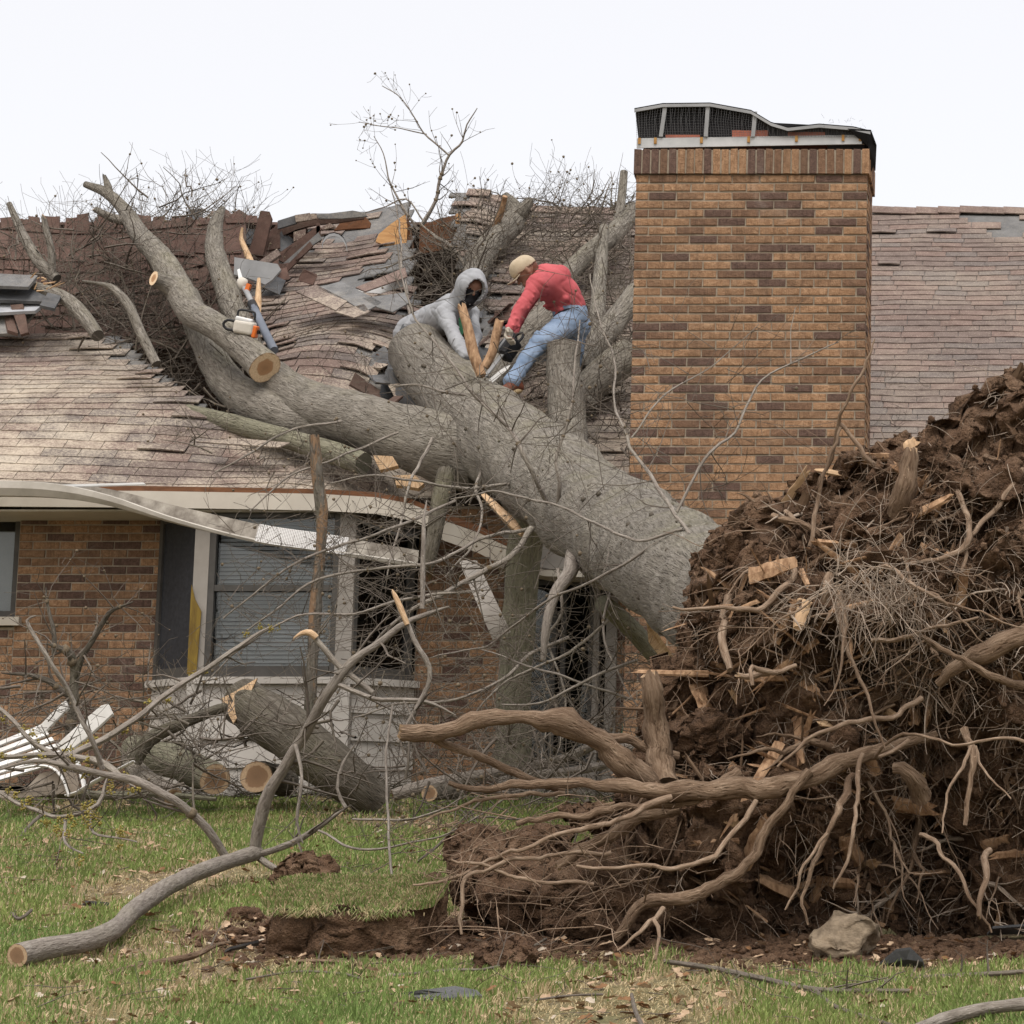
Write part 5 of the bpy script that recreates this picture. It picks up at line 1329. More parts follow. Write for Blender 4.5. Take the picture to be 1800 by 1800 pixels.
stick([(940, 1758, 2, .02), (1000, 1750, 2, .02), (1060, 1748, 2, .02)], 'small dark twig on the pale bare patch of lawn', rg, 1, .1)
stick([(20, 1605, 3, .02), (35, 1615, 3, .03), (55, 1600, 3, .06)], 'small dark hooked twig at the lawn edge by the long foreground branch', rg, 2, .1)

tl_ = Acc(); rg = random.Random(88)
for k in range(170):
    d = 11.5 + 10 * rg.random() ** 1.2; x = (rg.uniform(-20, 1820) - PX) / F * d
    if in_soil(x, d) < .9: continue
    twig(tl_, (x, d, ground(x, d) + rg.uniform(.02, .05)), Vector((rg.gauss(0, 1), rg.gauss(0, .6), rg.gauss(.02, .08))), rg.uniform(.08, .4), rg.uniform(.0016, .0036), rg, 1 if rg.random() < .4 else 0, 0, .1, 0, None, 0, kids=2)
tag(tl_.obj('twig_litter', 'bark_twig'), 'small dead twigs scattered over the grass', 'twigs', kind='stuff')
# ------------------------------------------------------------------ wreckage on the roof
rg = random.Random(202)
# cut log with chainsaw, leaning up the roof
log = thing('cut_limb', 'long cut limb with a fresh sawn face resting on the roof beside the leaning stem', 'log')
limb('stem', [(466, 646, 23.75, 28.7), (440, 622, 23.9, 27.0), (405, 592, 24.15, 25.2), (370, 568, 24.4, 24.4), (335, 546, 24.7, 24.4), (316, 512, 25.1, 25.2), (288, 462, 25.6, 22.6), (246, 412, 26.3, 17.4), (216, 366, 26.8, 12.2), (185, 338, 27.0, 9.6), (150, 324, 27.1, 6.1)], log, seg=30, cap0='cut_fresh', seed=33, step=.05)
limb('stub', [(320, 520, 25.0, 19), (296, 500, 25.0, 17), (270, 489, 24.9, 13)], log, seg=14, cap1='cut_fresh', seed=34)
limb('stub', [(192, 342, 27.0, 8), (190, 328, 27.0, 7), (184, 311, 27.0, 4)], log, seg=9, seed=35, jag=.03)
limb('stub', [(230, 390, 26.6, 9), (195, 382, 26.6, 8), (168, 368, 26.6, 6)], log, seg=9, seed=36, jag=.02, cap1='split_wood')
limb('limb', [(440, 620, 25.1, 24.2), (412, 550, 25.6, 22.6), (392, 490, 26.0, 20.3), (378, 442, 26.3, 17.9), (377, 402, 26.5, 13.3), (384, 380, 26.6, 9.4), (392, 366, 26.7, 4.7)], tree, seg=24, seed=37, lump=.14, ls=5)
br = thing('broken_branch', 'forked grey broken branch standing on the shingled slope at the far left', 'branch')
limb('stem', [(100, 490, 25.8, 9), (70, 462, 25.9, 10), (45, 422, 26.1, 9), (30, 390, 26.2, 7), (16, 358, 26.3, 5)], br, seg=10, seed=41, cap1='cut_dull')
limb('side_stem', [(92, 484, 25.8, 7), (90, 440, 25.8, 7), (80, 400, 25.8, 6), (76, 378, 25.8, 4)], br, seg=9, seed=42, jag=.05, cap1='split_wood')
lg = thing('grey_log', 'smooth grey log half buried in the brush behind the left roof edge', 'log')
limb('stem', [(60, 505, 25.7, 11.2), (115, 525, 25.4, 12.8), (150, 560, 25.1, 12.8), (172, 590, 24.9, 11.2)], lg, seg=14, seed=43)
st = thing('broken_branch', 'curved broken branch with a pale splintered tip above the left roof edge', 'branch')
limb('stem', [(275, 640, 24.2, 9), (250, 590, 24.3, 9), (225, 535, 24.4, 8), (200, 508, 24.5, 7), (182, 500, 24.5, 4), (145, 494, 24.5, 2)], st, seg=9, seed=44, cap1='split_wood')
for i, (rows, lab) in enumerate([([(452, 560, 24.6, 7), (454, 520, 24.7, 7), (455, 490, 24.8, 4)], 'pale splintered stake standing beside the pole saw'),
                 ([(445, 470, 26.6, 8), (432, 440, 26.7, 6), (424, 420, 26.8, 4), (426, 400, 26.8, 2)], 'twisted orange splinter standing at the broken ridge behind the grey metal panel')]):
    t = thing('wood_splinter', lab, 'splinter'); limb('splinter', rows, t, 'split_wood', seg=7, seed=50 + i, lump=.3)
# splinters between the two men
t = thing('broken_branch', 'upright broken branch with bare pale wood between the two men', 'branch'); limb('stem', [(846, 660, 23.0, 9), (832, 620, 23.0, 10), (822, 575, 23.0, 9), (812, 540, 23.0, 8)], t, 'old_wood', seg=10, seed=52, cap1='split_wood', jag=.03)
t = thing('broken_branch', 'curved brown broken branch in front of the chainsaw in use', 'branch'); limb('stem', [(852, 645, 23.4, 8), (866, 618, 23.4, 8), (872, 590, 23.4, 8), (878, 565, 23.4, 8)], t, 'old_wood', seg=10, seed=53, cap1='split_wood', jag=.02)
# stuff brush
def brushpile(name, label, n, area, Df, rg, L=(.3, .8), r=(.002, .0065), lev=1, mat='bark_twig', kids=3, gall=.06, up=.1):
    a = Acc(); k = 0; tries = 0
    while k < n and tries < n * 6:
        tries += 1
        px = rg.uniform(min(p[0] for p in area), max(p[0] for p in area)); py = rg.uniform(min(p[1] for p in area), max(p[1] for p in area))
        if not inpoly(px, py, area): continue
        D = Df(px, py, rg); d = Vector((rg.gauss(0, 1), rg.gauss(0, .5), rg.gauss(.1, .7)))
        twig(a, P(px, py, D), d, rg.uniform(*L), rg.uniform(*r) if rg.random() < .85 else r[1] * 1.8, rg, lev, up, 0, 0, 1, gall, kids=kids, wig=.5); k += 1
    o = a.obj(name, [mat, 'gall']); tag(o, label, 'brush', kind='stuff'); return o
brushpile('brush', 'tangled bare twigs heaped in the roof hole around the cut limb', 1100, [(90, 420), (200, 395), (300, 385), (430, 380), (470, 440), (440, 560), (470, 640), (430, 720), (360, 720), (300, 680), (230, 610), (90, 585)], lambda x, y, g: RD(x, y) + g.uniform(-.5, 1.2), rg)
brushpile('brush', 'fine upright twigs against the sky above the broken left ridge', 60, [(180, 400), (250, 350), (330, 330), (400, 380), (380, 430), (220, 430)], lambda x, y, g: g.uniform(26.3, 27.6), rg, (.3, .75), (.002, .005), 1, gall=.2, up=.45)
brushpile('brush', 'matted bare twigs lying over the roof beside the chimney', 800, [(730, 440), (800, 400), (860, 370), (1000, 350), (1110, 350), (1112, 640), (1050, 720), (960, 620), (1040, 500), (940, 450), (870, 480), (840, 560), (740, 560)], lambda x, y, g: RD(x, y, .08) - g.uniform(0, .5), rg, (.3, .75), (.002, .0055))
brushpile('brush', 'fine twigs with seed balls standing above the ridge near the chimney', 60, [(820, 400), (840, 350), (930, 345), (1000, 350), (1110, 330), (1110, 400)], lambda x, y, g: g.uniform(27.0, 28.0), rg, (.25, .5), (.002, .004), 1, gall=.25, up=.35)
brushpile('brush', 'thin twigs scattered over the dented shingles below the cut limb', 60, [(250, 700), (420, 760), (620, 800), (700, 850), (560, 850), (300, 780)], lambda x, y, g: RD(x, y, .06) - g.uniform(0, .2), rg, (.2, .5), (.002, .004), 1)
brushpile('brush', 'thin twigs strewn over the middle roof section', 34, [(480, 560), (600, 560), (690, 620), (660, 690), (520, 640)], lambda x, y, g: RD(x, y, .12) - g.uniform(.2, .5), rg, (.15, .4), (.002, .004), 1)
brushpile('brush', 'dark twigs gathered beside the upright stump and the chimney', 130, [(940, 620), (1110, 640), (1100, 800), (1000, 770), (900, 700)], lambda x, y, g: RD(x, y, .1) - g.uniform(0, .6), rg, (.2, .6), (.0025, .006), 1)
brushpile('brush', 'bare twigs lying across the dark rear slope at the far left', 130, [(-20, 400), (230, 400), (250, 560), (100, 580), (-20, 470)], lambda x, y, g: g.uniform(25.6, 26.6), rg, (.3, .7), (.002, .006), 1, gall=.05)
brushpile('brush', 'few dry twigs on the roof right of the chimney', 14, [(1530, 640), (1640, 660), (1600, 760), (1530, 740)], lambda x, y, g: RD(x, y, .05), rg, (.1, .3), (.0018, .003), 1, gall=0)
# far shingled slope behind the left hole
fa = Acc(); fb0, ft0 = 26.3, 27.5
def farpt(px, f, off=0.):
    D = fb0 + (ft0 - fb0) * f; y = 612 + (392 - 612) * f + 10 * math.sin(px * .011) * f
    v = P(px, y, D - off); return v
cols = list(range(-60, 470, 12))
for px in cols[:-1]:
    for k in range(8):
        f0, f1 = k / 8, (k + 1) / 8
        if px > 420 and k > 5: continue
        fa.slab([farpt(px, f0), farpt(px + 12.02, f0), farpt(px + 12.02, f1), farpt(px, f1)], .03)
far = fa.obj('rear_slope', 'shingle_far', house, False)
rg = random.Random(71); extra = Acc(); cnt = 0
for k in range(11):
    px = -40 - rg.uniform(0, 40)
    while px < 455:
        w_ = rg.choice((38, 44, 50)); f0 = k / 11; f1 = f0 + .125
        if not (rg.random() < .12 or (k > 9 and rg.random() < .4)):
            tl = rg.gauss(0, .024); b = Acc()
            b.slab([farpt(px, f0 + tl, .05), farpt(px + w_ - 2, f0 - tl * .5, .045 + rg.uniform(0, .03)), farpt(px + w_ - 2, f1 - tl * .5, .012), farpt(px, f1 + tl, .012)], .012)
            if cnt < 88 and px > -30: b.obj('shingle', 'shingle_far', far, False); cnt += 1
        px += w_
for k in range(26):                                # ragged caps along the rear ridge
    px = -20 + k * 18 + rg.uniform(-6, 6); b = Acc(); hgt = rg.uniform(6, 16); t0 = rg.uniform(-5, 5)
    b.slab([farpt(px, .96, .03), farpt(px + 20, .96, .03), P(px + 20 + t0, 393 - hgt + rg.uniform(-3, 3), 27.5), P(px + t0, 393 - hgt, 27.5)], .015); b.obj('ridge_cap', 'shingle_far', far, False)
# torn edge at the far left
te = thing('torn_roof_section', 'torn grey roof section with layered sheathing at the left roof edge', 'roof section')
for i, (qq, mt) in enumerate([([(-60, 524), (78, 530), (98, 508), (-60, 498)], 'underlay_clean'), ([(-60, 500), (50, 504), (66, 484), (-60, 478)], 'underlay'), ([(-60, 552), (62, 546), (80, 531), (-60, 530)], 'tarp_grey'), ([(-60, 590), (30, 585), (62, 548), (-60, 553)], 'underlay'),
                 ([(14, 580), (32, 586), (22, 548), (8, 556)], 'shingle_far'), ([(36, 588), (50, 584), (40, 534), (18, 536)], 'shingle_far'), ([(70, 536), (96, 542), (108, 520), (84, 514)], 'underlay_clean')]):
    a = Acc(); D = 25.4 - i * .05; a.slab([P(x, y, D - (.0 if j < 2 else -.25)) for j, (x, y) in enumerate(qq)], .03); a.obj('sheet', mt, te, False)
for i in range(12):
    a = Acc(); x, y = rg.uniform(52, 100), rg.uniform(482, 512); v = P(x, y, 25.2); d = Vector((rg.uniform(.2, 1), -.2, rg.uniform(-.3, .5)))
    a.tube([v, v + d * .06, v + d * .13], [.008, .006, .002], 4); a.obj('splinter', 'split_wood', te, False)
# ridge wreckage
def panel(name, poly, D, mat, label, th=.02, n=(0, -.9, .4), Dd=None, cat='panel', group=None):
    a = Acc(); a.prism([P(x, y, D + ((Dd[i]) if Dd else 0)) for i, (x, y) in enumerate(poly)], th, n)
    return tag(a.obj(name, mat, None, False), label, cat, group)
panel('standing_board', [(437, 445), (462, 450), (478, 382), (474, 372), (458, 370)], 27.0, 'shingle_far', 'dark board standing up from the broken ridge', .04, cat='board')
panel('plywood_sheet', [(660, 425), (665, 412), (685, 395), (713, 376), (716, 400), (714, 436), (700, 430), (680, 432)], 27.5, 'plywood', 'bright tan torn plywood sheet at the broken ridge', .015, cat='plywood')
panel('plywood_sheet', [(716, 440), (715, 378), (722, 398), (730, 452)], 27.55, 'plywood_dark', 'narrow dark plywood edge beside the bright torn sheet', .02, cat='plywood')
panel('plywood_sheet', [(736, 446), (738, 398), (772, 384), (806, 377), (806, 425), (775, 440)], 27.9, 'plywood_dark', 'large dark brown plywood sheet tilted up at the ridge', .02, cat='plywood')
panel('rafter_end', [(800, 446), (801, 376), (809, 374), (810, 446)], 27.8, 'plywood', 'pale rafter end beside the dark plywood sheet', .06, cat='rafter')
panel('metal_sheet', [(411, 482), (412, 452), (450, 458), (488, 464), (494, 474), (478, 492), (466, 500), (440, 490)], 25.9, 'metal_grey', 'grey metal panel lying behind the pole saw', .02, (0, -.7, .7), cat='metal sheet')
# collapsed ridge: overlapping strips
rw = thing('ridge_wreckage', 'folded strip of broken ridge with dangling brown shingles', 'roof section')
for i, (poly, mt, D) in enumerate([
    ([(465, 424), (478, 402), (520, 388), (560, 378), (600, 382), (640, 376), (640, 384), (590, 392), (560, 394), (520, 404), (484, 420)], 'shingle_far', 27.3),
    ([(488, 402), (488, 388), (520, 378), (522, 392)], 'underlay_clean', 27.22), ([(520, 390), (518, 378), (545, 374), (548, 386)], 'shingle_brown', 27.2), ([(546, 386), (544, 376), (556, 375), (557, 384)], 'shingle_red', 27.21),
    ([(560, 384), (556, 378), (620, 370), (642, 374), (646, 380), (600, 384)], 'underlay', 27.24),
    ([(468, 440), (468, 418), (492, 412), (492, 436)], 'shingle_far', 27.15), ([(516, 424), (516, 408), (537, 402), (537, 418)], 'shingle_red', 27.15),
    ([(480, 452), (560, 396), (566, 402), (500, 462)], 'shingle_far', 27.1), ([(492, 468), (560, 408), (566, 420), (520, 450), (500, 470)], 'underlay', 27.05), ([(488, 484), (545, 424), (550, 432), (496, 486)], 'shingle_far', 27.0),
    ([(587, 405), (606, 382), (640, 378), (652, 392), (650, 400), (615, 402)], 'plywood_dark', 27.5), ([(556, 425), (556, 392), (562, 392), (564, 425)], 'shingle_far', 27.1), ([(560, 402), (580, 392), (590, 398), (566, 404)], 'shingle_red', 27.12)]):
    a = Acc(); a.prism([P(x, y, D) for x, y in poly], .02, (0, -.95, .3)); a.obj('strip', mt, rw, False)
a = Acc(); hp = []
for j in range(9):
    an = math.pi * j / 8; hp.append((566 + 22 - 22 * math.cos(an), 430 - 25 * math.sin(an) + 6 * j / 8))
for (p_, q_) in zip(hp[:-1], hp[1:]):
    a.slab([P(*p_, 26.9), P(*q_, 26.9), P(q_[0], q_[1], 27.1), P(p_[0], p_[1], 27.1)], .01, n=(0, 0, 1))
    a.slab([P(p_[0], p_[1] + 7, 26.9), P(q_[0], q_[1] + 7, 26.9), P(*q_, 26.9), P(*p_, 26.9)], .01, n=(0, -1, 0))
tag(a.obj('roof_vent', 'metal_grey', None, False), 'arched grey metal vent strip in the broken ridge', 'vent')
# scattered torn shingles
for k in range(54):
    zone = rg.random()
    if zone < .3: px, py = rg.uniform(455, 560), rg.uniform(400, 500)
    elif zone < .5: px, py = rg.uniform(820, 1000), rg.uniform(540, 640)
    elif zone < .7: px, py = rg.uniform(640, 720), rg.uniform(620, 715)
    else: px, py = rg.uniform(330, 470), rg.uniform(380, 460)
    D = RD(px, py, .1) + (.3 if zone > .7 else -.1); c = P(px, py, D); Rm = Matrix.Rotation(R(-50 + rg.uniform(-35, 35)), 3, 'X') @ Matrix.Rotation(rg.uniform(-.7, .7), 3, 'Y') @ Matrix.Rotation(rg.uniform(-.9, .9), 3, 'Z')
    a = Acc(); a.box(c, (rg.uniform(.12, .3), rg.uniform(.1, .22), .012), Rm.transposed(), 0, .012, rg)
    mt = rg.choice(('shingle_far', 'shingle_far', 'underlay_clean', 'shingle_brown'))
    wh = 'below the folded broken ridge' if zone < .3 else 'between the bent person in red and the ridge' if zone < .5 else 'beside the sawn end of the trunk' if zone < .7 else 'behind the thick limb stub at the broken left ridge'
    cw = {'shingle_far': 'dark brown', 'underlay_clean': 'grey', 'shingle_brown': 'light brown'}[mt]
    tag(a.obj('torn_shingle', mt, None, False), 'loose torn %s shingle %s' % (cw, wh), 'shingle', 'loose torn %s shingles %s' % (cw, wh))
# lifted shingle strips on the middle roof
for i, (poly, mt, lab) in enumerate([([(520, 512), (555, 500), (612, 528), (590, 545)], 'shingle_brown', 'slipped strip of brown shingles askew on the middle roof'),
     ([(556, 506), (600, 494), (672, 532), (640, 548), (612, 530)], 'underlay', 'slipped grey felt strip askew on the middle roof'),
     ([(590, 548), (640, 534), (650, 548), (622, 558)], 'shingle_brown', 'small shingle tilted below the grey felt strip'),
     ([(625, 505), (712, 470), (716, 486), (642, 512)], 'shingle_red', 'lifted brown shingle strip under the torn gap in the middle roof'),
     ([(636, 524), (712, 514), (722, 530), (690, 548), (664, 540)], 'underlay', 'curled grey felt below the torn gap in the middle roof'),
     ([(345, 776), (420, 770), (510, 778), (490, 786), (400, 780)], 'shingle_brown', 'curled shingle edge lifted below the thin mossy limb')]):
    a = Acc(); a.prism([tuple(RP(x, y, .42 if i < 5 else .16)) for x, y in poly], .012, (0, -ST, CT)); tag(a.obj('slipped_shingle', mt, None, False), lab, 'shingle')
panel('white_sheet', [(622, 512), (636, 506), (712, 490), (712, 502), (668, 516)], RD(660, 505, .3), 'metal_white', 'small white sheet showing through the torn gap in the middle roof', .01, cat='sheet')
panel('wood_chunk', [(736, 694), (748, 684), (768, 700), (764, 716), (742, 716)], 23.7, 'cut_dull', 'sawn wood chunk tucked between the two stems', .12, cat='wood chunk')
for i, (poly, lab) in enumerate([([(655, 800), (690, 802), (700, 818), (668, 826)], 'sawn pale wood chip caught under the leaning stem'), ([(690, 836), (728, 834), (745, 850), (735, 858), (695, 852)], 'pale wood slab lying on the eave under the trunk fork')]):
    panel('wood_chunk', poly, 22.75 - .05 * i, 'split_wood', lab, .05, cat='wood chunk')
limb('splinter', [(850, 870, 21.6, 5), (880, 900, 21.3, 8), (905, 925, 21.1, 8), (918, 940, 21, 4)], thing('wood_splinter', 'long torn rafter splinter under the trunk', 'splinter'), 'split_wood', seg=6, seed=60, lump=.2)

# ------------------------------------------------------------------ gutter hanging off the eave
gt = thing('bent_gutter', 'long bent aluminium gutter hanging in front of the bay window', 'gutter')
gp = [(-260, 858, 22.62, 0), (0, 858, 22.62, .05), (110, 862, 22.6, .15), (200, 876, 22.55, .4), (300, 903, 22.4, .75), (400, 927, 22.3, .95), (480, 944, 22.25, 1.0), (560, 955, 22.25, 1.0), (640, 968, 22.25, .9), (735, 984, 22.3, .8)]
def gprof(t):                    # (outward, up) profile of a K gutter, then roll by t
    A = [(0, .13), (0, .0), (.09, .0), (.125, .06), (.125, .115), (.11, .118)]; B = [(-.02, .15), (.015, .03), (.04, .0), (.075, -.004), (.085, .012), (.08, .02)]
    t = max(0, min(1, t)); return [(a[0] * (1 - t) + b[0] * t, a[1] * (1 - t) + b[1] * t) for a, b in zip(A, B)]
G = np.array([[*P(x, y, d), t] for x, y, d, t in gp]); G = spline(G, .12)
def gutter_part(i0, i1, idx, mat, name, th=.0):
    a = Acc(); V = []; k = len(idx)
    for i in range(i0, i1):
        pr = gprof(G[i, 3])
        for j in idx: V.append((G[i, 0], G[i, 1] - pr[j][0], G[i, 2] + pr[j][1] - .07))
    q = [[(i * k + j), (i * k + j + 1), ((i + 1) * k + j + 1), ((i + 1) * k + j)] for i in range(i1 - i0 - 1) for j in range(k - 1)]
    a.add(V, q=q); o = a.obj(name, mat, gt, False)
    md = o.modifiers.new('t', 'SOLIDIFY'); md.thickness = .003
    return o
nG = len(G)
gutter_part(0, nG, [0, 1], 'gutter_dirt', 'back_wall'); gutter_part(0, nG, [1, 2], 'gutter', 'bottom'); gutter_part(0, nG, [2, 3, 4, 5], 'gutter', 'front_lip')
a = Acc(); V = []; UV = []; gi = [i for i in range(nG) if G[i, 0] > P(440, 935, 22.25).x and G[i, 0] < P(632, 965, 22.25).x]
for i in gi:
    for f in (0, 1):
        y_ = -.02 * (1 - f) + .085 * f; z_ = .155 * (1 - f) + .005 * f
        V.append((G[i, 0], G[i, 1] - y_ - .012, G[i, 2] - .07 + z_)); UV.append((G[i, 0], f * .17))
a.add(V, q=[[2 * i, 2 * i + 1, 2 * i + 3, 2 * i + 2] for i in range(len(gi) - 1)], uv=UV)
o = a.obj('leaf_guard', 'perforated', gt, False); md = o.modifiers.new('t', 'SOLIDIFY'); md.thickness = .003
panel('metal_strip', [(60, 853), (252, 848), (256, 851), (66, 857)], 22.5, 'metal_white', 'thin white flashing strip lying on the eave edge', .01, (0, -.5, .8), cat='flashing')
ds = Acc(); 
for i in range(8):
    f0, f1 = i / 8, (i + 1) / 8
    def dp(f, s_): 
        return P(806 + 60 * f + (0 if s_ < 0 else 32), 985 + 140 * f - 14 * f * (1 if s_ > 0 else 0), 21.4 - .25 * math.sin(f * 2))
    ds.slab([dp(f1, -1), dp(f1, 1), dp(f0, 1), dp(f0, -1)], .006, n=(0, -1, 0))
tag(ds.obj('leaf_guard_strip', 'window_post', None, False), 'grey perforated guard strip dangling in front of the brick wall', 'metal strip')
limb('stem', [(552, 765, 21.6, 9), (557, 830, 21.6, 10), (566, 900, 21.6, 10), (564, 960, 21.6, 9), (556, 1050, 21.6, 11), (550, 1150, 21.6, 10), (546, 1240, 21.6, 10), (544, 1340, 21.7, 10)], thing('broken_sapling', 'upright broken sapling with flaking bark in front of the bay window', 'sapling'), 'bark_flaking', seg=14, seed=61, lump=.25, cap1=None)
# ------------------------------------------------------------------ logs and brush at the foot of the wall
rg = random.Random(303)
def glog(label, rows, mat, cap0=None, cap1=None, seed=1, seg=30, name='sawn_log'):
    t = thing(name, label, 'log'); limb('stem', rows, t, mat, seg=seg, cap0=cap0, cap1=cap1, seed=seed, lump=.12, ls=4); return t
glog('large sawn log leaning below the bay window with a pale cut end', [(425, 1232, 21.7, 41.6), (470, 1262, 21.55, 44.8), (540, 1315, 21.5, 45.6), (620, 1375, 21.6, 41.6), (665, 1412, 21.7, 32.0)], 'bark_dark', 'cut_fresh', None, 71)
a = Acc(); a.prism([P(388, 1228, 21.5), P(412, 1216, 21.5), P(452, 1192, 21.5), P(424, 1250, 21.45), P(410, 1272, 21.45)], .03, (0, -1, 0)); tag(a.obj('wood_flake', 'split_wood', None, False), 'bright torn wood flake at the end of the leaning sawn log', 'wood flake')
glog('mossy sawn log lying by the bay corner with its cut end outwards', [(235, 1318, 22.3, 25.8), (300, 1338, 22.0, 28.9), (340, 1352, 21.7, 28.9), (378, 1370, 21.4, 27.4)], 'bark_mossy', None, 'cut_dull', 72)
glog('short sawn log with an orange cut face beside the mossy log', [(500, 1372, 22.2, 27.4), (475, 1368, 21.9, 27.4), (450, 1366, 21.5, 27.4)], 'bark_dark', None, 'cut_dull', 73)
glog('thin pale grey log lying among the brush by the white chair', [(225, 1335, 21.6, 14), (255, 1370, 21.4, 18), (305, 1402, 21.2, 18)], 'bark_branch', None, 'cut_dull', 74, 16)
glog('rotten broken branch sloping up in front of the bay siding', [(235, 1340, 21.3, 13), (262, 1300, 21.3, 14), (310, 1276, 21.3, 11), (385, 1246, 21.3, 9), (400, 1240, 21.3, 4)], 'bark_dark', None, None, 75, 12, 'broken_branch')
glog('lichen grey log lying on the grass below the brick wall', [(690, 1398, 21.6, 10), (760, 1378, 21.7, 12), (830, 1366, 21.8, 11), (900, 1352, 21.9, 9)], 'bark_branch', 'cut_dull', None, 76, 14)
glog('small sawn log end showing beside the lichen grey log', [(800, 1392, 21.8, 14), (770, 1392, 21.5, 14), (755, 1394, 21.3, 14)], 'bark_dark', None, 'cut_dull', 77, 14)
glog('lichen grey branch lying on the ground before the door', [(930, 1345, 21.5, 6), (1000, 1330, 21.4, 8), (1060, 1305, 21.3, 8), (1120, 1318, 21.3, 6)], 'bark_branch', None, None, 78, 10, 'broken_branch')
glog('pale sawn pole lying on the ground before the door', [(930, 1362, 21.2, 7), (1010, 1355, 21.1, 8), (1075, 1342, 21.0, 8)], 'bark_branch', None, 'cut_fresh', 79, 10)
glog('long mossy limb lying along the grass edge by the white chair', [(-60, 1395, 21.2, 8), (60, 1392, 21.2, 9), (180, 1398, 21.1, 8), (280, 1396, 21.2, 6), (380, 1405, 21.2, 4)], 'bark_mossy', None, None, 80, 10, 'fallen_limb')
def GB(x, y, g): return min(22.6, g.uniform(20.3, 22.4))
brushpile('brush', 'heap of dark twigs with blossom clusters against the left wall', 190, [(-20, 1230), (80, 1180), (260, 1180), (330, 1260), (420, 1330), (400, 1400), (-20, 1400)], GB, rg, (.25, .7), (.002, .007), 1, kids=3, gall=.03)
brushpile('brush', 'dark twigs heaped around the sawn logs below the bay', 110, [(260, 1230), (420, 1200), (620, 1220), (760, 1280), (760, 1400), (280, 1405)], GB, rg, (.25, .65), (.0025, .007), 1, kids=3, gall=.05)
brushpile('brush', 'dark twigs heaped on the ground before the door', 170, [(700, 1280), (1120, 1250), (1130, 1400), (700, 1400)], GB, rg, (.25, .6), (.0025, .006), 1, kids=3, gall=.05)
fl = Acc()
for k in range(520):
    px, py = rg.uniform(-20, 1130), rg.uniform(1360, 1412); v = P(px, py, 0.1); D = min(23.1, GD(px, py, .03)) - .25
    q = P(px, py, D); q.z = ground(q.x, q.y) + rg.uniform(.01, .12); twig(fl, q, Vector((rg.gauss(0, 1), rg.gauss(0, .4), rg.gauss(.05, .25))), rg.uniform(.12, .5), rg.uniform(.002, .007), rg, 1 if rg.random() < .4 else 0, 0, .1, 0, None, 0, kids=2)
tag(fl.obj('brush_litter', 'bark_dark'), 'twig litter along the edge of the lawn by the house', 'brush', kind='stuff')
# blossom branches at the left
bl = thing('blossoming_branch', 'bare branch with yellow green blossom clusters arching over the white chair', 'branch')
for rows, n in [([(120, 1330, 18.0, 6), (200, 1290, 18.2, 6), (330, 1200, 18.4, 5), (420, 1140, 18.6, 4), (480, 1100, 18.8, 2)], 8),
             ([(-20, 1230, 18.6, 4), (60, 1300, 18.4, 4), (110, 1340, 18.2, 5), (160, 1365, 18, 6)], 6),
             ([(-20, 1380, 17.6, 3), (50, 1420, 17.5, 3.5), (120, 1440, 17.4, 4), (170, 1420, 17.5, 4), (190, 1370, 17.6, 4.5)], 8),
             ([(115, 1440, 17.4, 3), (118, 1480, 17.2, 2.5), (150, 1500, 17.1, 2)], 3), ([(160, 1420, 17.4, 3), (165, 1460, 17.2, 2.5), (240, 1480, 17.1, 1.5)], 4),
             ([(0, 1330, 18.2, 4), (60, 1335, 18.1, 5), (130, 1330, 18, 6), (190, 1345, 17.9, 7), (240, 1385, 17.7, 8)], 6)]:
    o, p_ = branch('branch', rows, bl, rg, n, .35, 1, gall=.0, seg=7, kids=2)
    fz = Acc()
    for k in range(n * 2):
        q, tg, r = along(p_, rg.random())
        q = q + rdir(rg) * .05
        for m_ in range(16): fz.blob(q + rdir(rg) * rg.uniform(.004, .034), rg.uniform(.004, .0085), 0, .4, 2, 1, m_)
    fz.obj('blossoms', 'blossom', o, True, 'stuff')
cl = thing('bramble_shrub', 'dark upright shrub with clustered seed balls before the left brick wall', 'shrub')
for rows, n in [([(120, 1330, 21.8, 9), (128, 1250, 21.8, 9), (132, 1170, 21.8, 8), (120, 1140, 21.7, 7), (85, 1128, 21.6, 6)], 12), ([(130, 1200, 21.8, 6), (150, 1140, 21.7, 5), (190, 1080, 21.6, 4), (235, 1060, 21.5, 2)], 9), ([(95, 1150, 21.7, 5), (95, 1110, 21.7, 4), (86, 1060, 21.7, 3), (84, 1030, 21.7, 2)], 4), ([(132, 1230, 21.8, 6), (70, 1190, 21.7, 5), (0, 1180, 21.6, 4)], 6)]:
    branch('stem', rows, cl, rg, n, .4, 1, mat='bark_dark', gall=.25, seg=8, kids=3)

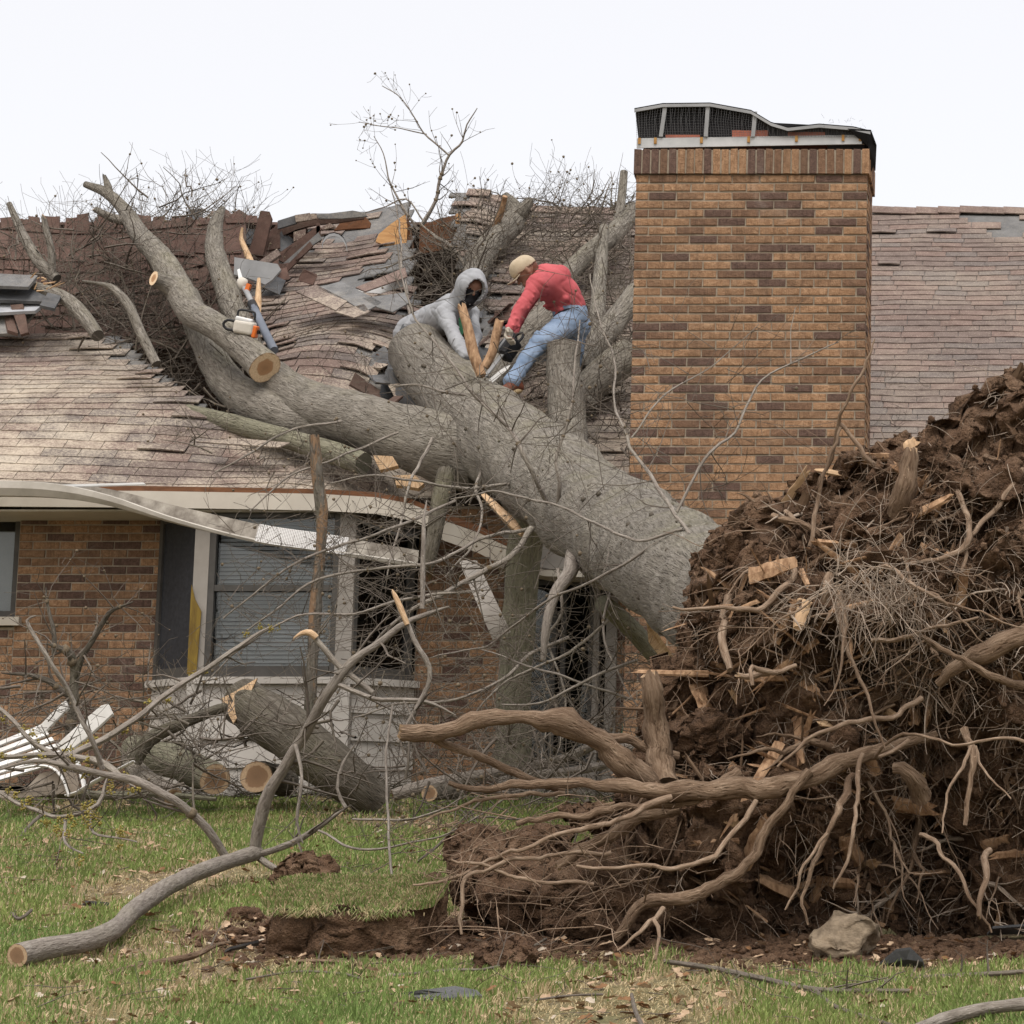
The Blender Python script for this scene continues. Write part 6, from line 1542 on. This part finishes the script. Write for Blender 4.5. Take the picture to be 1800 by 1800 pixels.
# ------------------------------------------------------------------ big branch in the foreground
fb = thing('fallen_branch', 'long forked grey branch with a sawn end lying across the front lawn', 'branch')
def gb(x, y, hw, D): return (x, y, D, hw)
limb('stem', [(30, 1680, 13.35, 20.9), (80, 1668, 13.55, 18.6), (150, 1655, 13.8, 17.8), (200, 1634, 14.2, 17.1), (240, 1596, 14.8, 16.3), (300, 1556, 15.6, 15.5), (370, 1525, 16.4, 13.9), (420, 1508, 16.8, 13.2), (452, 1499, 17.0, 12.4)], fb, 'bark_branch', seg=24, cap0='cut_dull', seed=91, lump=.16)
B2 = [
 ([(448, 1503, 17.0, 15), (455, 1460, 16.95, 15), (472, 1410, 16.9, 15), (505, 1340, 16.8, 13), (540, 1280, 16.7, 13), (590, 1205, 16.6, 12), (640, 1150, 16.6, 10), (700, 1100, 16.6, 8), (745, 1075, 16.6, 6), (785, 1062, 16.6, 3)], 10, .45),
 ([(402, 1515, 16.7, 10), (375, 1468, 16.6, 10), (335, 1425, 16.5, 10), (285, 1393, 16.4, 10), (235, 1372, 16.4, 10), (190, 1362, 16.4, 8), (130, 1350, 16.4, 7), (60, 1345, 16.4, 5), (-30, 1370, 16.4, 4)], 9, .4),
 ([(180, 1352, 16.4, 7), (160, 1290, 16.3, 6), (128, 1230, 16.3, 6), (90, 1170, 16.2, 5.5), (58, 1115, 16.2, 5), (48, 1088, 16.2, 4), (64, 1080, 16.2, 2.5)], 3, .35),
 ([(455, 1502, 17.0, 9), (500, 1486, 16.9, 8), (560, 1455, 16.8, 7), (618, 1416, 16.7, 6)], 4, .3),
 ([(608, 1420, 16.7, 5), (592, 1385, 16.7, 4), (600, 1340, 16.7, 4), (618, 1310, 16.7, 3)], 3, .25),
 ([(456, 1508, 17.0, 9), (480, 1524, 16.9, 8), (503, 1530, 16.8, 6)], 0, .2),
 ([(655, 1218, 16.6, 7), (600, 1170, 16.6, 7), (575, 1140, 16.6, 7), (552, 1118, 16.6, 6), (540, 1112, 16.6, 3), (520, 1122, 16.6, 1.5)], 3, .3),
 ([(700, 1305, 16.4, 5), (755, 1190, 16.4, 6), (728, 1120, 16.4, 6), (700, 1060, 16.4, 5), (690, 1040, 16.4, 2)], 3, .3),
 ([(585, 1200, 16.6, 7), (660, 1225, 16.5, 6), (740, 1230, 16.4, 5), (800, 1260, 16.4, 3)], 5, .4),
 ([(520, 1310, 16.7, 5), (532, 1370, 16.6, 4), (525, 1440, 16.6, 4), (535, 1480, 16.6, 3)], 3, .25),
 ([(742, 1070, 16.6, 6), (745, 1000, 16.6, 6), (748, 930, 16.6, 5), (750, 880, 16.7, 4)], 4, .3),
 ([(690, 1240, 15.6, 3), (680, 1400, 15.4, 3), (695, 1560, 15, 3.5), (690, 1650, 14.6, 4), (660, 1700, 14.1, 4), (615, 1722, 13.6, 3)], 5, .3),
 ([(620, 1440, 16.2, 3), (720, 1440, 16, 3), (820, 1400, 15.8, 2.5)], 5, .35), ([(560, 1460, 16.4, 3), (640, 1490, 16.2, 3), (760, 1470, 16, 2.5), (900, 1400, 15.8, 2)], 6, .35),
]
for rows, n, L in B2: branch('fork', [(*r_[:3], r_[3] * .72) for r_ in rows], fb, rg, n, L, 1, gall=.06, seg=12 if rows[0][3] > 8 else 7, kids=2)
limb('broken_tip', [(556, 1121, 16.58, 5.5), (545, 1112, 16.57, 6), (530, 1113, 16.56, 4), (516, 1122, 16.55, 1)], fb, 'split_wood', seg=7, seed=95)
limb('broken_tip', [(716, 1098, 16.38, 4.5), (704, 1068, 16.38, 5), (694, 1046, 16.38, 4), (689, 1036, 16.38, 1)], fb, 'split_wood', seg=7, seed=96)
# brush behind the roots
brushpile('brush', 'grey twigs tangled on the lawn behind the long bare roots', 70, [(700, 1330), (1080, 1240), (1110, 1420), (900, 1470), (720, 1440)], lambda x, y, g: g.uniform(16.5, 19.5), rg, (.3, .7), (.0025, .006), 1, gall=.05)

# ------------------------------------------------------------------ white plastic chair, overturned
ch = thing('plastic_chair', 'overturned white slatted plastic garden chair beside the brick wall', 'chair')
CD = 21.0
def pl(name, poly, mat='plastic_white', th=.02, n=(0, -.8, .6), D=CD):
    a = Acc(); a.prism([P(*q[:2], D + (q[2] if len(q) > 2 else 0)) for q in poly], th, n); return a.obj(name, mat, ch, False)
for i in range(6):
    y0 = 1376 - i * 11; x1 = 118 - i * 9
    pl('back_slat', [(-60, y0 + 12, .0), (-58, y0 + 5, .05), (x1, y0 - 48, .12), (x1 + 4, y0 - 42, .08)], D=CD + i * .05)
pl('back_panel', [(-60, 1402), (-60, 1384), (40, 1392), (70, 1360), (100, 1352), (112, 1372), (122, 1394), (40, 1402)], 'plastic_dirty', .02, (0, -1, .1))
cv = Acc(); cp_ = [(30, 1352), (70, 1346), (95, 1352), (112, 1372), (122, 1400)]
p_ = spline([(*P(x, y, CD - .12), .03) for x, y in cp_], .03); cv.tube(p_[:, :3], p_[:, 3], 8, flat=.35); cv.obj('seat_edge', 'plastic_white', ch)
pl('seat', [(55, 1338), (100, 1322), (120, 1330), (135, 1362), (142, 1392), (128, 1398), (112, 1366), (92, 1350)], 'plastic_dirty', .02, (.2, -1, .2), CD - .05)
def bar(name, rows, flat=.35):
    a = Acc(); p_ = spline(pts(*rows), .05); a.tube(p_[:, :3], p_[:, 3], 10, 0, 0, 0, flat=flat); a.obj(name, 'plastic_white', ch)
pl('arm', [(96, 1312), (112, 1326), (150, 1298), (198, 1254), (190, 1237), (178, 1240), (140, 1272)], 'plastic_white', .02, (-.3, -.8, .5), CD - .12)
pl('arm', [(42, 1304), (52, 1312), (120, 1244), (116, 1232), (108, 1236)], 'plastic_white', .02, (-.3, -.8, .5), CD + .3)
bar('leg', [(118, 1398, CD - .1, 7), (140, 1392, CD - .15, 9), (165, 1375, CD - .2, 7), (236, 1338, CD - .2, 5)])
bar('leg', [(120, 1310, CD - .1, 8), (140, 1350, CD - .12, 8), (150, 1392, CD - .15, 7)])
# green hose end by the door
a = Acc(); p_ = spline(pts((1108, 1190, 22.4, 3), (1104, 1210, 22.4, 4), (1100, 1250, 22.4, 3), (1095, 1290, 22.4, 4)), .04); a.tube(p_[:, :3], p_[:, 3], 7); tag(a.obj('garden_hose', 'green_print'), 'dark green hose hanging on the bricks beside the door', 'hose')
# ------------------------------------------------------------------ people
def voxel(prims, vox, smooth=4, wr=0., wfreq=9., seed=0., k=.018):
    """prims: (p0,r0,p1,r1) -> one continuous blended surface (surface nets over a distance field)"""
    P0 = np.array([tuple(q[0]) for q in prims]); P1 = np.array([tuple(q[2]) for q in prims]); R0 = np.array([q[1] for q in prims]); R1 = np.array([q[3] for q in prims])
    k = min(k, float(min(R0.min(), R1.min())) * .8)
    lo = np.minimum(P0 - R0[:, None], P1 - R1[:, None]).min(0) - 3 * vox; hi = np.maximum(P0 + R0[:, None], P1 + R1[:, None]).max(0) + 3 * vox
    n = np.ceil((hi - lo) / vox).astype(int) + 1
    f = np.full(n, .1, np.float32)
    ax = [lo[d] + np.arange(n[d]) * vox for d in range(3)]
    for a, b, ra, rb in zip(P0, P1, R0, R1):
        m = max(ra, rb) + .05
        i0 = np.maximum(0, ((np.minimum(a, b) - m - lo) / vox).astype(int)); i1 = np.minimum(n, ((np.maximum(a, b) + m - lo) / vox).astype(int) + 2)
        gx, gy, gz_ = np.meshgrid(*[ax[d][i0[d]:i1[d]] for d in range(3)], indexing='ij')
        ab = b - a; L2 = max(1e-9, ab.dot(ab))
        t = np.clip(((gx - a[0]) * ab[0] + (gy - a[1]) * ab[1] + (gz_ - a[2]) * ab[2]) / L2, 0, 1)
        d = np.sqrt((gx - a[0] - t * ab[0]) ** 2 + (gy - a[1] - t * ab[1]) ** 2 + (gz_ - a[2] - t * ab[2]) ** 2) - (ra + (rb - ra) * t)
        sl = (slice(i0[0], i1[0]), slice(i0[1], i1[1]), slice(i0[2], i1[2])); g = f[sl]
        h = np.clip(.5 + .5 * (g - d) / k, 0, 1); f[sl] = g * (1 - h) + d * h - k * h * (1 - h)
    S = f < 0; C = [(i, j, l) for i in (0, 1) for j in (0, 1) for l in (0, 1)]
    def cs(A, c): return A[c[0]:n[0] - 1 + c[0], c[1]:n[1] - 1 + c[1], c[2]:n[2] - 1 + c[2]]
    cnt_in = sum(cs(S, c).astype(np.int8) for c in C); act = (cnt_in > 0) & (cnt_in < 8)
    ids = np.full(act.shape, -1, np.int64); cells = np.argwhere(act); ids[act] = np.arange(len(cells))
    acc = np.zeros((len(cells), 3)); num = np.zeros(len(cells))
    for c in C:
        for d in range(3):
            if c[d]: continue
            e = list(c); e[d] = 1
            fa = cs(f, c)[act]; fb_ = cs(f, e)[act]; x = (fa < 0) != (fb_ < 0)
            t = np.where(x, fa / np.where(x, fa - fb_, 1), 0)
            p = np.repeat(np.array([c], float), len(cells), 0); p[:, d] += t
            acc += p * x[:, None]; num += x
    V = lo + (cells + acc / num[:, None]) * vox
    Q = []
    for d in range(3):
        u, w_ = (d + 1) % 3, (d + 2) % 3
        A = np.take(S, range(n[d] - 1), d); B = np.take(S, range(1, n[d]), d); E = np.argwhere(A != B)
        E = E[(E[:, u] > 0) & (E[:, w_] > 0) & (E[:, u] < n[u] - 1) & (E[:, w_] < n[w_] - 1)]
        def nb(du, dw):
            q = E.copy(); q[:, u] += du; q[:, w_] += dw; return ids[q[:, 0], q[:, 1], q[:, 2]]
        q = np.stack([nb(-1, -1), nb(0, -1), nb(0, 0), nb(-1, 0)], 1); fl = ~A[E[:, 0], E[:, 1], E[:, 2]]
        q[fl] = q[fl][:, ::-1]; Q.append(q)
    Q = np.concatenate(Q); Q = Q[(Q >= 0).all(1)]
    for it in range(smooth):
        sm = np.zeros_like(V); ct = np.zeros(len(V))
        for a_, b_ in ((0, 1), (1, 2), (2, 3), (3, 0)):
            np.add.at(sm, Q[:, a_], V[Q[:, b_]]); np.add.at(ct, Q[:, a_], 1); np.add.at(sm, Q[:, b_], V[Q[:, a_]]); np.add.at(ct, Q[:, b_], 1)
        V = V * .5 + .5 * sm / np.maximum(1, ct)[:, None]
    M.setdefault('tmp', bpy.data.materials.new('tmp'))
    a = Acc(); a.add(V, q=Q); me2 = a.mesh('tmp', 'tmp')
    if wr:
        nr = [v.normal.copy() for v in me2.vertices]
        for v, nn in zip(me2.vertices, nr):
            c = v.co
            w1 = noise.noise((c.x * wfreq + seed, c.y * wfreq, c.z * wfreq * 1.7)); a1 = c.x * .6 + c.z * .8; a2 = c.z * .6 - c.x * .8
            n2 = abs(noise.noise((a1 * wfreq * 2.6 + seed, c.y * wfreq * 1.2, a2 * wfreq * .8))); n3 = abs(noise.noise((a1 * wfreq * 1.1, c.y * wfreq * 1.3 + seed, a2 * wfreq * 3.4)))
            v.co = c + nn * wr * (.8 * w1 - .42 * max(0, 1 - n2 * 5.5) - .22 * max(0, 1 - n3 * 7) * (w1 > 0))
    return me2
def folds(p0, p1, r, n, rg, amp=.5):
    o = []; p0, p1 = Vector(p0), Vector(p1); d = (p1 - p0).normalized()
    for k in range(n):
        c = p0.lerp(p1, (k + rg.uniform(.2, .8)) / n); s_ = d.cross(rdir(rg)).normalized(); a = (s_ + d * rg.uniform(-.7, .7)).normalized()
        e = c + s_ * r * .55; o.append((e - a.cross(s_).normalized() * r * .75, r * .38 * amp, e + a.cross(s_).normalized() * r * .75, r * .5 * amp))
    return o
FR = random.Random(9)
def mobj(name, me, mat, parent):
    me.materials.clear(); me.materials.append(M[mat]); me.name = name
    o = bpy.data.objects.new(name, me); COL.objects.link(o); o.parent = parent; return o
def hand(wrist, d, side, curl=.6, s=1.):
    """palm + four fingers + thumb as capsules; d: pointing direction, side: across the knuckles"""
    d = Vector(d).normalized(); side = Vector(side); side = (side - d * side.dot(d)).normalized(); up = d.cross(side)
    w_ = Vector(wrist); pr = []
    k0 = w_ + d * .09 * s
    for i, (o, L) in enumerate(((-.033, .062), (-.011, .075), (.011, .07), (.033, .055))):
        b0 = w_ + d * .02 * s + side * o * .7 * s; b1 = k0 + side * o * s
        pr.append((b0, .016 * s, b1, .0125 * s))
        f1 = b1 + (d * math.cos(curl) + up * math.sin(curl)) * L * .55 * s; f2 = f1 + (d * math.cos(curl * 2.1) + up * math.sin(curl * 2.1)) * L * .5 * s
        pr += [(b1, .0105 * s, f1, .0098 * s), (f1, .0098 * s, f2, .0088 * s)]
    t0 = w_ + d * .03 * s - side * .028 * s; t1 = t0 + (d * .55 - side * .7 + up * .35).normalized() * .04 * s; t2 = t1 + (d * .9 - side * .1 + up * .6).normalized() * .034 * s
    pr += [(t0, .014 * s, t1, .012 * s), (t1, .0115 * s, t2, .0095 * s), (w_ - d * .02 * s, .024 * s, w_ + d * .03 * s, .026 * s)]
    return pr
def cut(me, fn):
    import bmesh
    b = bmesh.new(); b.from_mesh(me); bmesh.ops.delete(b, geom=[v for v in b.verts if fn(v.co)], context='VERTS'); b.to_mesh(me); b.free(); return me
def head_prims(c, face, up):
    """skull, jaw, nose, ears, brow"""
    c = Vector(c); f = Vector(face).normalized(); u = Vector(up); u = (u - f * u.dot(f)).normalized(); r = f.cross(u)
    P_ = [(c + u * .03 - f * .02, .088, c + u * .035 + f * .02, .086), (c - u * .02 + f * .02, .075, c - u * .075 + f * .05, .045), (c + f * .092 + u * .005, .012, c + f * .112 - u * .03, .014),
          (c + f * .085 - u * .058 - r * .018, .011, c + f * .085 - u * .058 + r * .018, .011), (c + f * .082 + u * .035 - r * .04, .014, c + f * .082 + u * .035 + r * .04, .014)]
    for s_ in (-1, 1): P_.append((c + r * .084 * s_ - u * .01, .018, c + r * .088 * s_ + u * .025, .02))
    return P_, f, u, r
def eyes(parent, c, f, u, r):
    for s_ in (-1, 1):
        a = Acc(); a.blob(Vector(c) + f * .086 + u * .012 + r * .034 * s_, .011, 0, 0, 1, 2); a.obj('eye', 'saw_black', parent)

# --- man in grey hoodie
m1 = thing('person', 'person in a grey hooded sweatshirt and black face mask bending over the trunk', 'person')
hc = P(828, 508, 24.25); face = Vector((.45, -.82, -.36)); upv = Vector((.25, -.1, .95))
hp_, f_, u_, r_ = head_prims(hc, face, upv)
sh1, el1, wr1 = P(782, 552, 24.25), P(800, 596, 23.95), P(818, 626, 23.72)
sh2, el2, wr2 = P(826, 552, 24.72), P(836, 590, 24.5), P(826, 626, 24.15)
ch1, md1, hp1 = P(797, 548, 24.5), P(768, 562, 24.72), P(735, 580, 24.95)
kn1, an1 = P(700, 640, 24.72), P(676, 702, 24.52); kn2, an2 = P(765, 640, 25.0), P(752, 690, 24.9)
n1 = P(812, 528, 24.35)
body = hp_ + [(n1, .055, hc - u_ * .06, .055), (ch1, .13, md1, .125), (md1, .125, hp1, .13), (sh1, .055, el1, .045), (el1, .045, wr1, .032), (sh2, .055, el2, .045), (el2, .045, wr2, .032), (sh1, .06, sh2, .06), (ch1, .1, n1, .06), (hp1, .11, kn1, .07), (kn1, .065, an1, .045), (hp1, .11, kn2, .07), (kn2, .065, an2, .045)]
body += hand(wr1, P(824, 640, 23.7) - wr1 + Vector((0, 0, -.02)), (1, .2, 0), .5) + hand(wr2, P(826, 640, 24.0) - wr2, (1, .2, 0), .5)
b1 = mobj('body', voxel(body, .009, 2), 'skin', m1)
eyes(b1, hc, f_, u_, r_)
hood = [(ch1, .165, md1, .155), (md1, .155, hp1, .15), (hp1, .15, P(722, 588, 25.0), .16), (sh1, .078, el1, .058), (el1, .062, wr1, .044), (sh2, .075, el2, .058), (el2, .06, wr2, .044), (sh1, .09, ch1, .12), (sh2, .09, ch1, .12), (ch1, .14, n1, .10), (n1, .115, hc - u_ * .05 - f_ * .05, .12)]
hood += [(hc - f_ * .02 + u_ * .02, .142, hc + f_ * .045 + u_ * .02, .132), (hc + u_ * .05 - f_ * .03, .128, hc + u_ * .075 - f_ * .01, .108), (hc - f_ * .03 - u_ * .04, .135, n1, .11)]
hood += folds(el1, wr1, .062, 6, FR) + folds(sh1, el1, .07, 6, FR) + folds(ch1, hp1, .155, 8, FR, .45) + folds(el2, wr2, .06, 4, FR)
me = voxel(hood, .009, 6, .014, 4.5, 2)
def openface(c):
    d = c - hc; a_ = d.dot(f_)
    if a_ < .05: return False
    lat = d - f_ * a_; x = lat.dot(r_) / .082; y = (lat.dot(u_) - .0) / .112
    return x * x + y * y < 1
o = mobj('hooded_sweatshirt', cut(me, openface), 'sweat_grey', m1); md = o.modifiers.new('t', 'SOLIDIFY'); md.thickness = .014
a = Acc(); ring = []
for k in range(25):
    an = 2 * math.pi * k / 24; q = hc + r_ * math.cos(an) * .086 + u_ * math.sin(an) * .116 + f_ * (.118 - .03 * abs(math.cos(an)) - .03 * (math.sin(an) < -.3)); ring.append(tuple(q))
a.tube(ring, [.013] * 25, 8, lump=.2, lscale=20); a.obj('hood_hem', 'sweat_grey', m1)
mk = [(hc - u_ * .028 + f_ * .035, .078, hc - u_ * .085 + f_ * .05, .055), (hc + f_ * .06 - u_ * .02, .045, hc + f_ * .06 - u_ * .04, .045), (hc - u_ * .09 + f_ * .03, .07, n1 + f_ * .06, .075)]
mobj('face_mask', voxel(mk, .009, 3, .006, 14), 'mask_black', m1)
mobj('trousers', voxel([(hp1, .15, P(722, 592, 25.0), .15), (hp1, .14, kn1, .09), (kn1, .088, an1, .07), (hp1, .14, kn2, .09), (kn2, .088, an2, .07)], .014, 5, .016, 8, 5), 'pants_grey', m1)
mobj('boot', voxel([(an1, .06, an1 + Vector((0, 0, -.06)), .055), (an1 + Vector((0, 0, -.07)), .05, an1 + Vector((-.1, -.14, -.085)), .045)], .012, 3), 'saw_black', m1)
mobj('glove', voxel(hand(wr1, P(824, 640, 23.7) - wr1 + Vector((0, 0, -.02)), (1, .2, 0), .5, 1.18), .0055, 2), 'glove', m1)
mobj('glove', voxel(hand(wr2, P(826, 640, 24.0) - wr2, (1, .2, 0), .5, 1.18), .0055, 2), 'glove', m1)
a = Acc(); a.prism([P(806, 560, 24.28), P(815, 552, 24.28), P(818, 575, 24.28), P(812, 590, 24.28), P(807, 580, 24.28)], .01, (0, -1, 0)); a.obj('shirt_print', 'green_print', m1, False)

# --- man in red shirt
m2 = thing('person', 'person in a red shirt, jeans and tan cap bent over running a chainsaw', 'person')
hc2 = P(926, 480, 23.75); face2 = Vector((-.72, -.2, -.68)); up2 = Vector((-.62, -.2, .72))
hp2_, f2, u2, r2 = head_prims(hc2, face2, up2)
SH1, EL1, WR1 = P(944, 500, 23.6), P(914, 545, 23.45), P(897, 578, 23.35)
SH2, EL2, WR2 = P(952, 492, 24.05), P(922, 540, 24.0), P(902, 585, 23.75)
CH, MD, HP_ = P(966, 500, 23.85), P(988, 515, 23.95), P(1004, 556, 24.05)
KN1, AN1 = P(946, 606, 23.5), P(903, 664, 23.3); KN2, AN2 = P(1010, 615, 24.1), P(1000, 690, 24.15)
TOE = P(882, 690, 23.12)
NK = P(944, 486, 23.8)
body = hp2_ + [(NK, .055, hc2 - u2 * .05, .055), (CH, .115, MD, .1), (MD, .1, HP_, .105), (SH1, .055, EL1, .045), (EL1, .045, WR1, .032), (SH2, .055, EL2, .045), (EL2, .045, WR2, .032), (SH1, .06, SH2, .06), (CH, .1, NK, .06), (HP_, .09, KN1, .055), (KN1, .055, AN1, .04), (HP_, .09, KN2, .06), (KN2, .065, AN2, .045)]
g1 = (WR1, P(892, 596, 23.3) - WR1, (.3, .9, 0)); g2 = (WR2, P(896, 600, 23.65) - WR2, (.3, .9, 0))
body += hand(*g1, .7) + hand(*g2, .7)
b2 = mobj('body', voxel(body, .009, 2), 'skin', m2); eyes(b2, hc2, f2, u2, r2)
sw = [(CH, .155, MD, .15), (MD, .15, P(1000, 540, 24.02), .148), (SH1, .08, EL1, .058), (EL1, .06, WR1, .042), (SH2, .078, EL2, .058), (EL2, .06, WR2, .042), (SH1, .095, CH, .12), (SH2, .095, CH, .13), (P(980, 490, 23.9), .12, P(960, 487, 23.85), .12), (P(948, 490, 23.8), .10, CH, .12)]
sw += folds(EL1, WR1, .058, 6, FR) + folds(SH1, EL1, .07, 6, FR) + folds(CH, HP_, .15, 9, FR, .4)
mobj('long_sleeve_shirt', voxel(sw, .0085, 6, .014, 5, 9), 'shirt_red', m2)
jn = [(P(999, 546, 24.0), .142, P(1003, 556, 24.03), .15), (P(1003, 552, 24.03), .152, P(1008, 572, 24.08), .15), (P(1000, 566, 23.98), .125, KN1, .078), (KN1, .08, AN1, .066), (P(1010, 570, 24.12), .125, KN2, .085), (KN2, .08, AN2, .07), (AN1, .07, P(900, 671, 23.28), .078)]
jn += folds(KN1, AN1, .072, 8, FR) + folds(HP_, KN1, .1, 8, FR, .5)
mobj('jeans', voxel(jn, .0085, 5, .014, 5.5, 4), 'denim', m2)
a = Acc(); bl_ = [P(974, 556, 23.86), P(985, 548, 23.85), P(1000, 543, 23.86), P(1014, 541, 23.9), P(1024, 543, 23.98)]
a.tube([tuple(v) for v in bl_], [.012] * 5, 6, flat=.6); a.obj('belt', 'saw_black', m2)
a = Acc(); a.prism([P(1003, 560, 23.86), P(1018, 557, 23.9), P(1021, 574, 23.92), P(1012, 580, 23.9), P(1005, 577, 23.87)], .01, (0, -1, 0)); a.obj('back_pocket', 'denim', m2, False)
AH = P(905, 676, 23.3)
for nm, (A0, T0) in (('boot', (AH, TOE)), ('boot', (AN2 + Vector((0, 0, -.06)), AN2 + Vector((-.12, -.1, -.12))))):
    mobj(nm, voxel([(A0 + Vector((0, 0, .03)), .06, A0, .056), (A0, .052, T0, .043), (A0 + Vector((.03, .02, -.02)), .045, A0, .05)], .011, 3), 'boot', m2)
    dn = Vector((.12, -.05, -1)).normalized() * .045
    mobj('boot_sole', voxel([(A0 + dn + Vector((.035, .02, 0)), .026, T0 + dn * .7, .026), (A0 + dn, .034, T0.lerp(A0, .3) + dn, .034)], .01, 2), 'sole', m2)
mobj('glove', voxel(hand(*g1, .7, 1.18), .0055, 2), 'glove_tan', m2); mobj('glove', voxel(hand(*g2, .7, 1.18), .0055, 2), 'glove', m2)
# cap with brim
cap_ = voxel([(hc2 + u2 * .05 - f2 * .025, .103, hc2 + u2 * .055 + f2 * .02, .1)], .010, 3)
cut(cap_, lambda c: (c - hc2).dot(u2) < .025 + .0 * (c - hc2).dot(f2))
o = mobj('cap', cap_, 'cap_tan', m2); md = o.modifiers.new('t', 'SOLIDIFY'); md.thickness = .006
a = Acc(); pr = []
for k in range(9):
    an = -1.25 + 2.5 * k / 8; pr.append(hc2 + u2 * (.032 - .02 * abs(math.sin(an))) + f2 * (.08 + .115 * math.cos(an)) + r2 * .085 * math.sin(an))
a.prism(pr + [hc2 + u2 * .03 + f2 * .06 + r2 * .08, hc2 + u2 * .03 + f2 * .06 - r2 * .08][::1], .006, tuple(u2)); b_ = a.obj('cap_brim', 'cap_tan', m2, False)
# sky-facing hair under the cap
mobj('hair', voxel([(hc2 + u2 * .01 - f2 * .045, .078, hc2 - u2 * .03 - f2 * .04, .066)], .012, 2), 'boot', m2)

# ------------------------------------------------------------------ tools
def chainsaw(c, ax, up, label, s=1., bar_l=.42, body_mat='saw_cream', bar_on=True, side='saw_orange', top='metal_white'):
    t = thing('chainsaw', label, 'chainsaw'); c = Vector(c); ax = Vector(ax).normalized(); up = Vector(up); up = (up - ax * up.dot(ax)).normalized(); sd = ax.cross(up)
    Rm = Matrix((ax, sd, up)).transposed()
    def bx(name, o, size, mat, jit=.004, rnd_=.02):
        a = Acc(); q = c + Rm @ (Vector(o) * s); a.box(q, tuple(x * s for x in size), Rm, 0, jit); ob = a.obj(name, mat, t, False)
        b = ob.modifiers.new('b', 'BEVEL'); b.width = rnd_ * s; b.segments = 3; return ob
    bx('housing', (0, 0, 0), (.23, .17, .16), body_mat, .006, .035); bx('top_cover', (-.01, 0, .085), (.19, .15, .05), top, .006, .022)
    bx('side_cover', (.125, -.005, -.025), (.05, .16, .14), side, .004, .015); bx('sprocket_cover', (.03, -.09, -.04), (.2, .03, .09), 'saw_black', .003, .01)
    bx('air_grille', (.153, -.005, -.02), (.01, .05, .05), 'saw_black', .002, .004)
    a = Acc(); hd = [(-.10, 0, .09), (-.105, 0, .16), (-.08, 0, .19), (.05, 0, .195), (.085, 0, .17), (.09, 0, .10)]
    p_ = spline([(*(c + Rm @ (Vector(q) * s)), .013 * s) for q in hd], .02); a.tube(p_[:, :3], p_[:, 3], 9, 0, 0, 0); a.obj('front_handle', 'saw_black', t)
    a = Acc(); p_ = spline([(*(c + Rm @ (Vector(q) * s)), .016 * s) for q in [(-.10, 0, -.05), (-.2, 0, -.05), (-.24, 0, .0), (-.2, 0, .05), (-.11, 0, .05)]], .02); a.tube(p_[:, :3], p_[:, 3], 9, 0, 0, 0); a.obj('rear_handle', 'saw_black', t)
    if bar_on:
        a = Acc(); L = bar_l
        poly = [c + Rm @ (Vector(q) * s) for q in [(.1, -.07, .0), (.1 + L, -.07, -.005), (.13 + L, -.07, -.03), (.1 + L, -.07, -.055), (.1, -.07, -.06)]]; a.prism(poly, .008, tuple(-sd)); a.obj('guide_bar', 'metal_grey', t, False)
    return t
chainsaw(P(430, 576, 23.95), (1, .1, -.18), (.1, -.15, 1), 'white and orange chainsaw resting on the cut limb', .76, bar_on=False)
chainsaw(P(897, 612, 23.5), (-.45, -.3, -.75), (-.7, .5, .3), 'black chainsaw held by the person in the red shirt', .72, .38, 'saw_black', True, 'saw_black', 'metal_grey')
panel('wood_wedge', [(858, 668), (866, 672), (893, 648), (898, 640), (886, 645)], 23.1, 'metal_white', 'bright wedge of sheet metal under the chainsaw', .01, cat='sheet')
ps = thing('pole_saw', 'long grey pole saw with orange trigger leaning on the roof beside the chainsaw', 'pole saw')
limb('pole', [(482, 616, 24.1, 8), (462, 575, 24.35, 7.5), (446, 540, 24.6, 7)], ps, 'pole_grey', seg=14, lump=0); limb('pole', [(447, 542, 24.6, 5), (436, 518, 24.75, 5), (426, 500, 24.9, 5)], ps, 'metal_grey', seg=12, lump=0)
limb('collar', [(448, 545, 24.58, 8.5), (443, 533, 24.66, 8.5)], ps, 'saw_black', seg=12, lump=0)
a = Acc(); a.blob(P(426, 498, 24.85), .05, 0, .25, 1.5, 2, 3, (1, .8, 1.2)); a.obj('gear_head', 'saw_cream', ps)
a = Acc(); a.box(P(436, 506, 24.8), (.035, .05, .07), Matrix.Rotation(.3, 3, 'Y')); a.obj('guard', 'saw_orange', ps, False)
a = Acc(); a.prism([P(420, 494, 24.9), P(427, 490, 24.9), P(421, 472, 25.0), P(417, 474, 25.0)], .008, (0, -1, 0)); a.obj('blade', 'metal_white', ps, False)
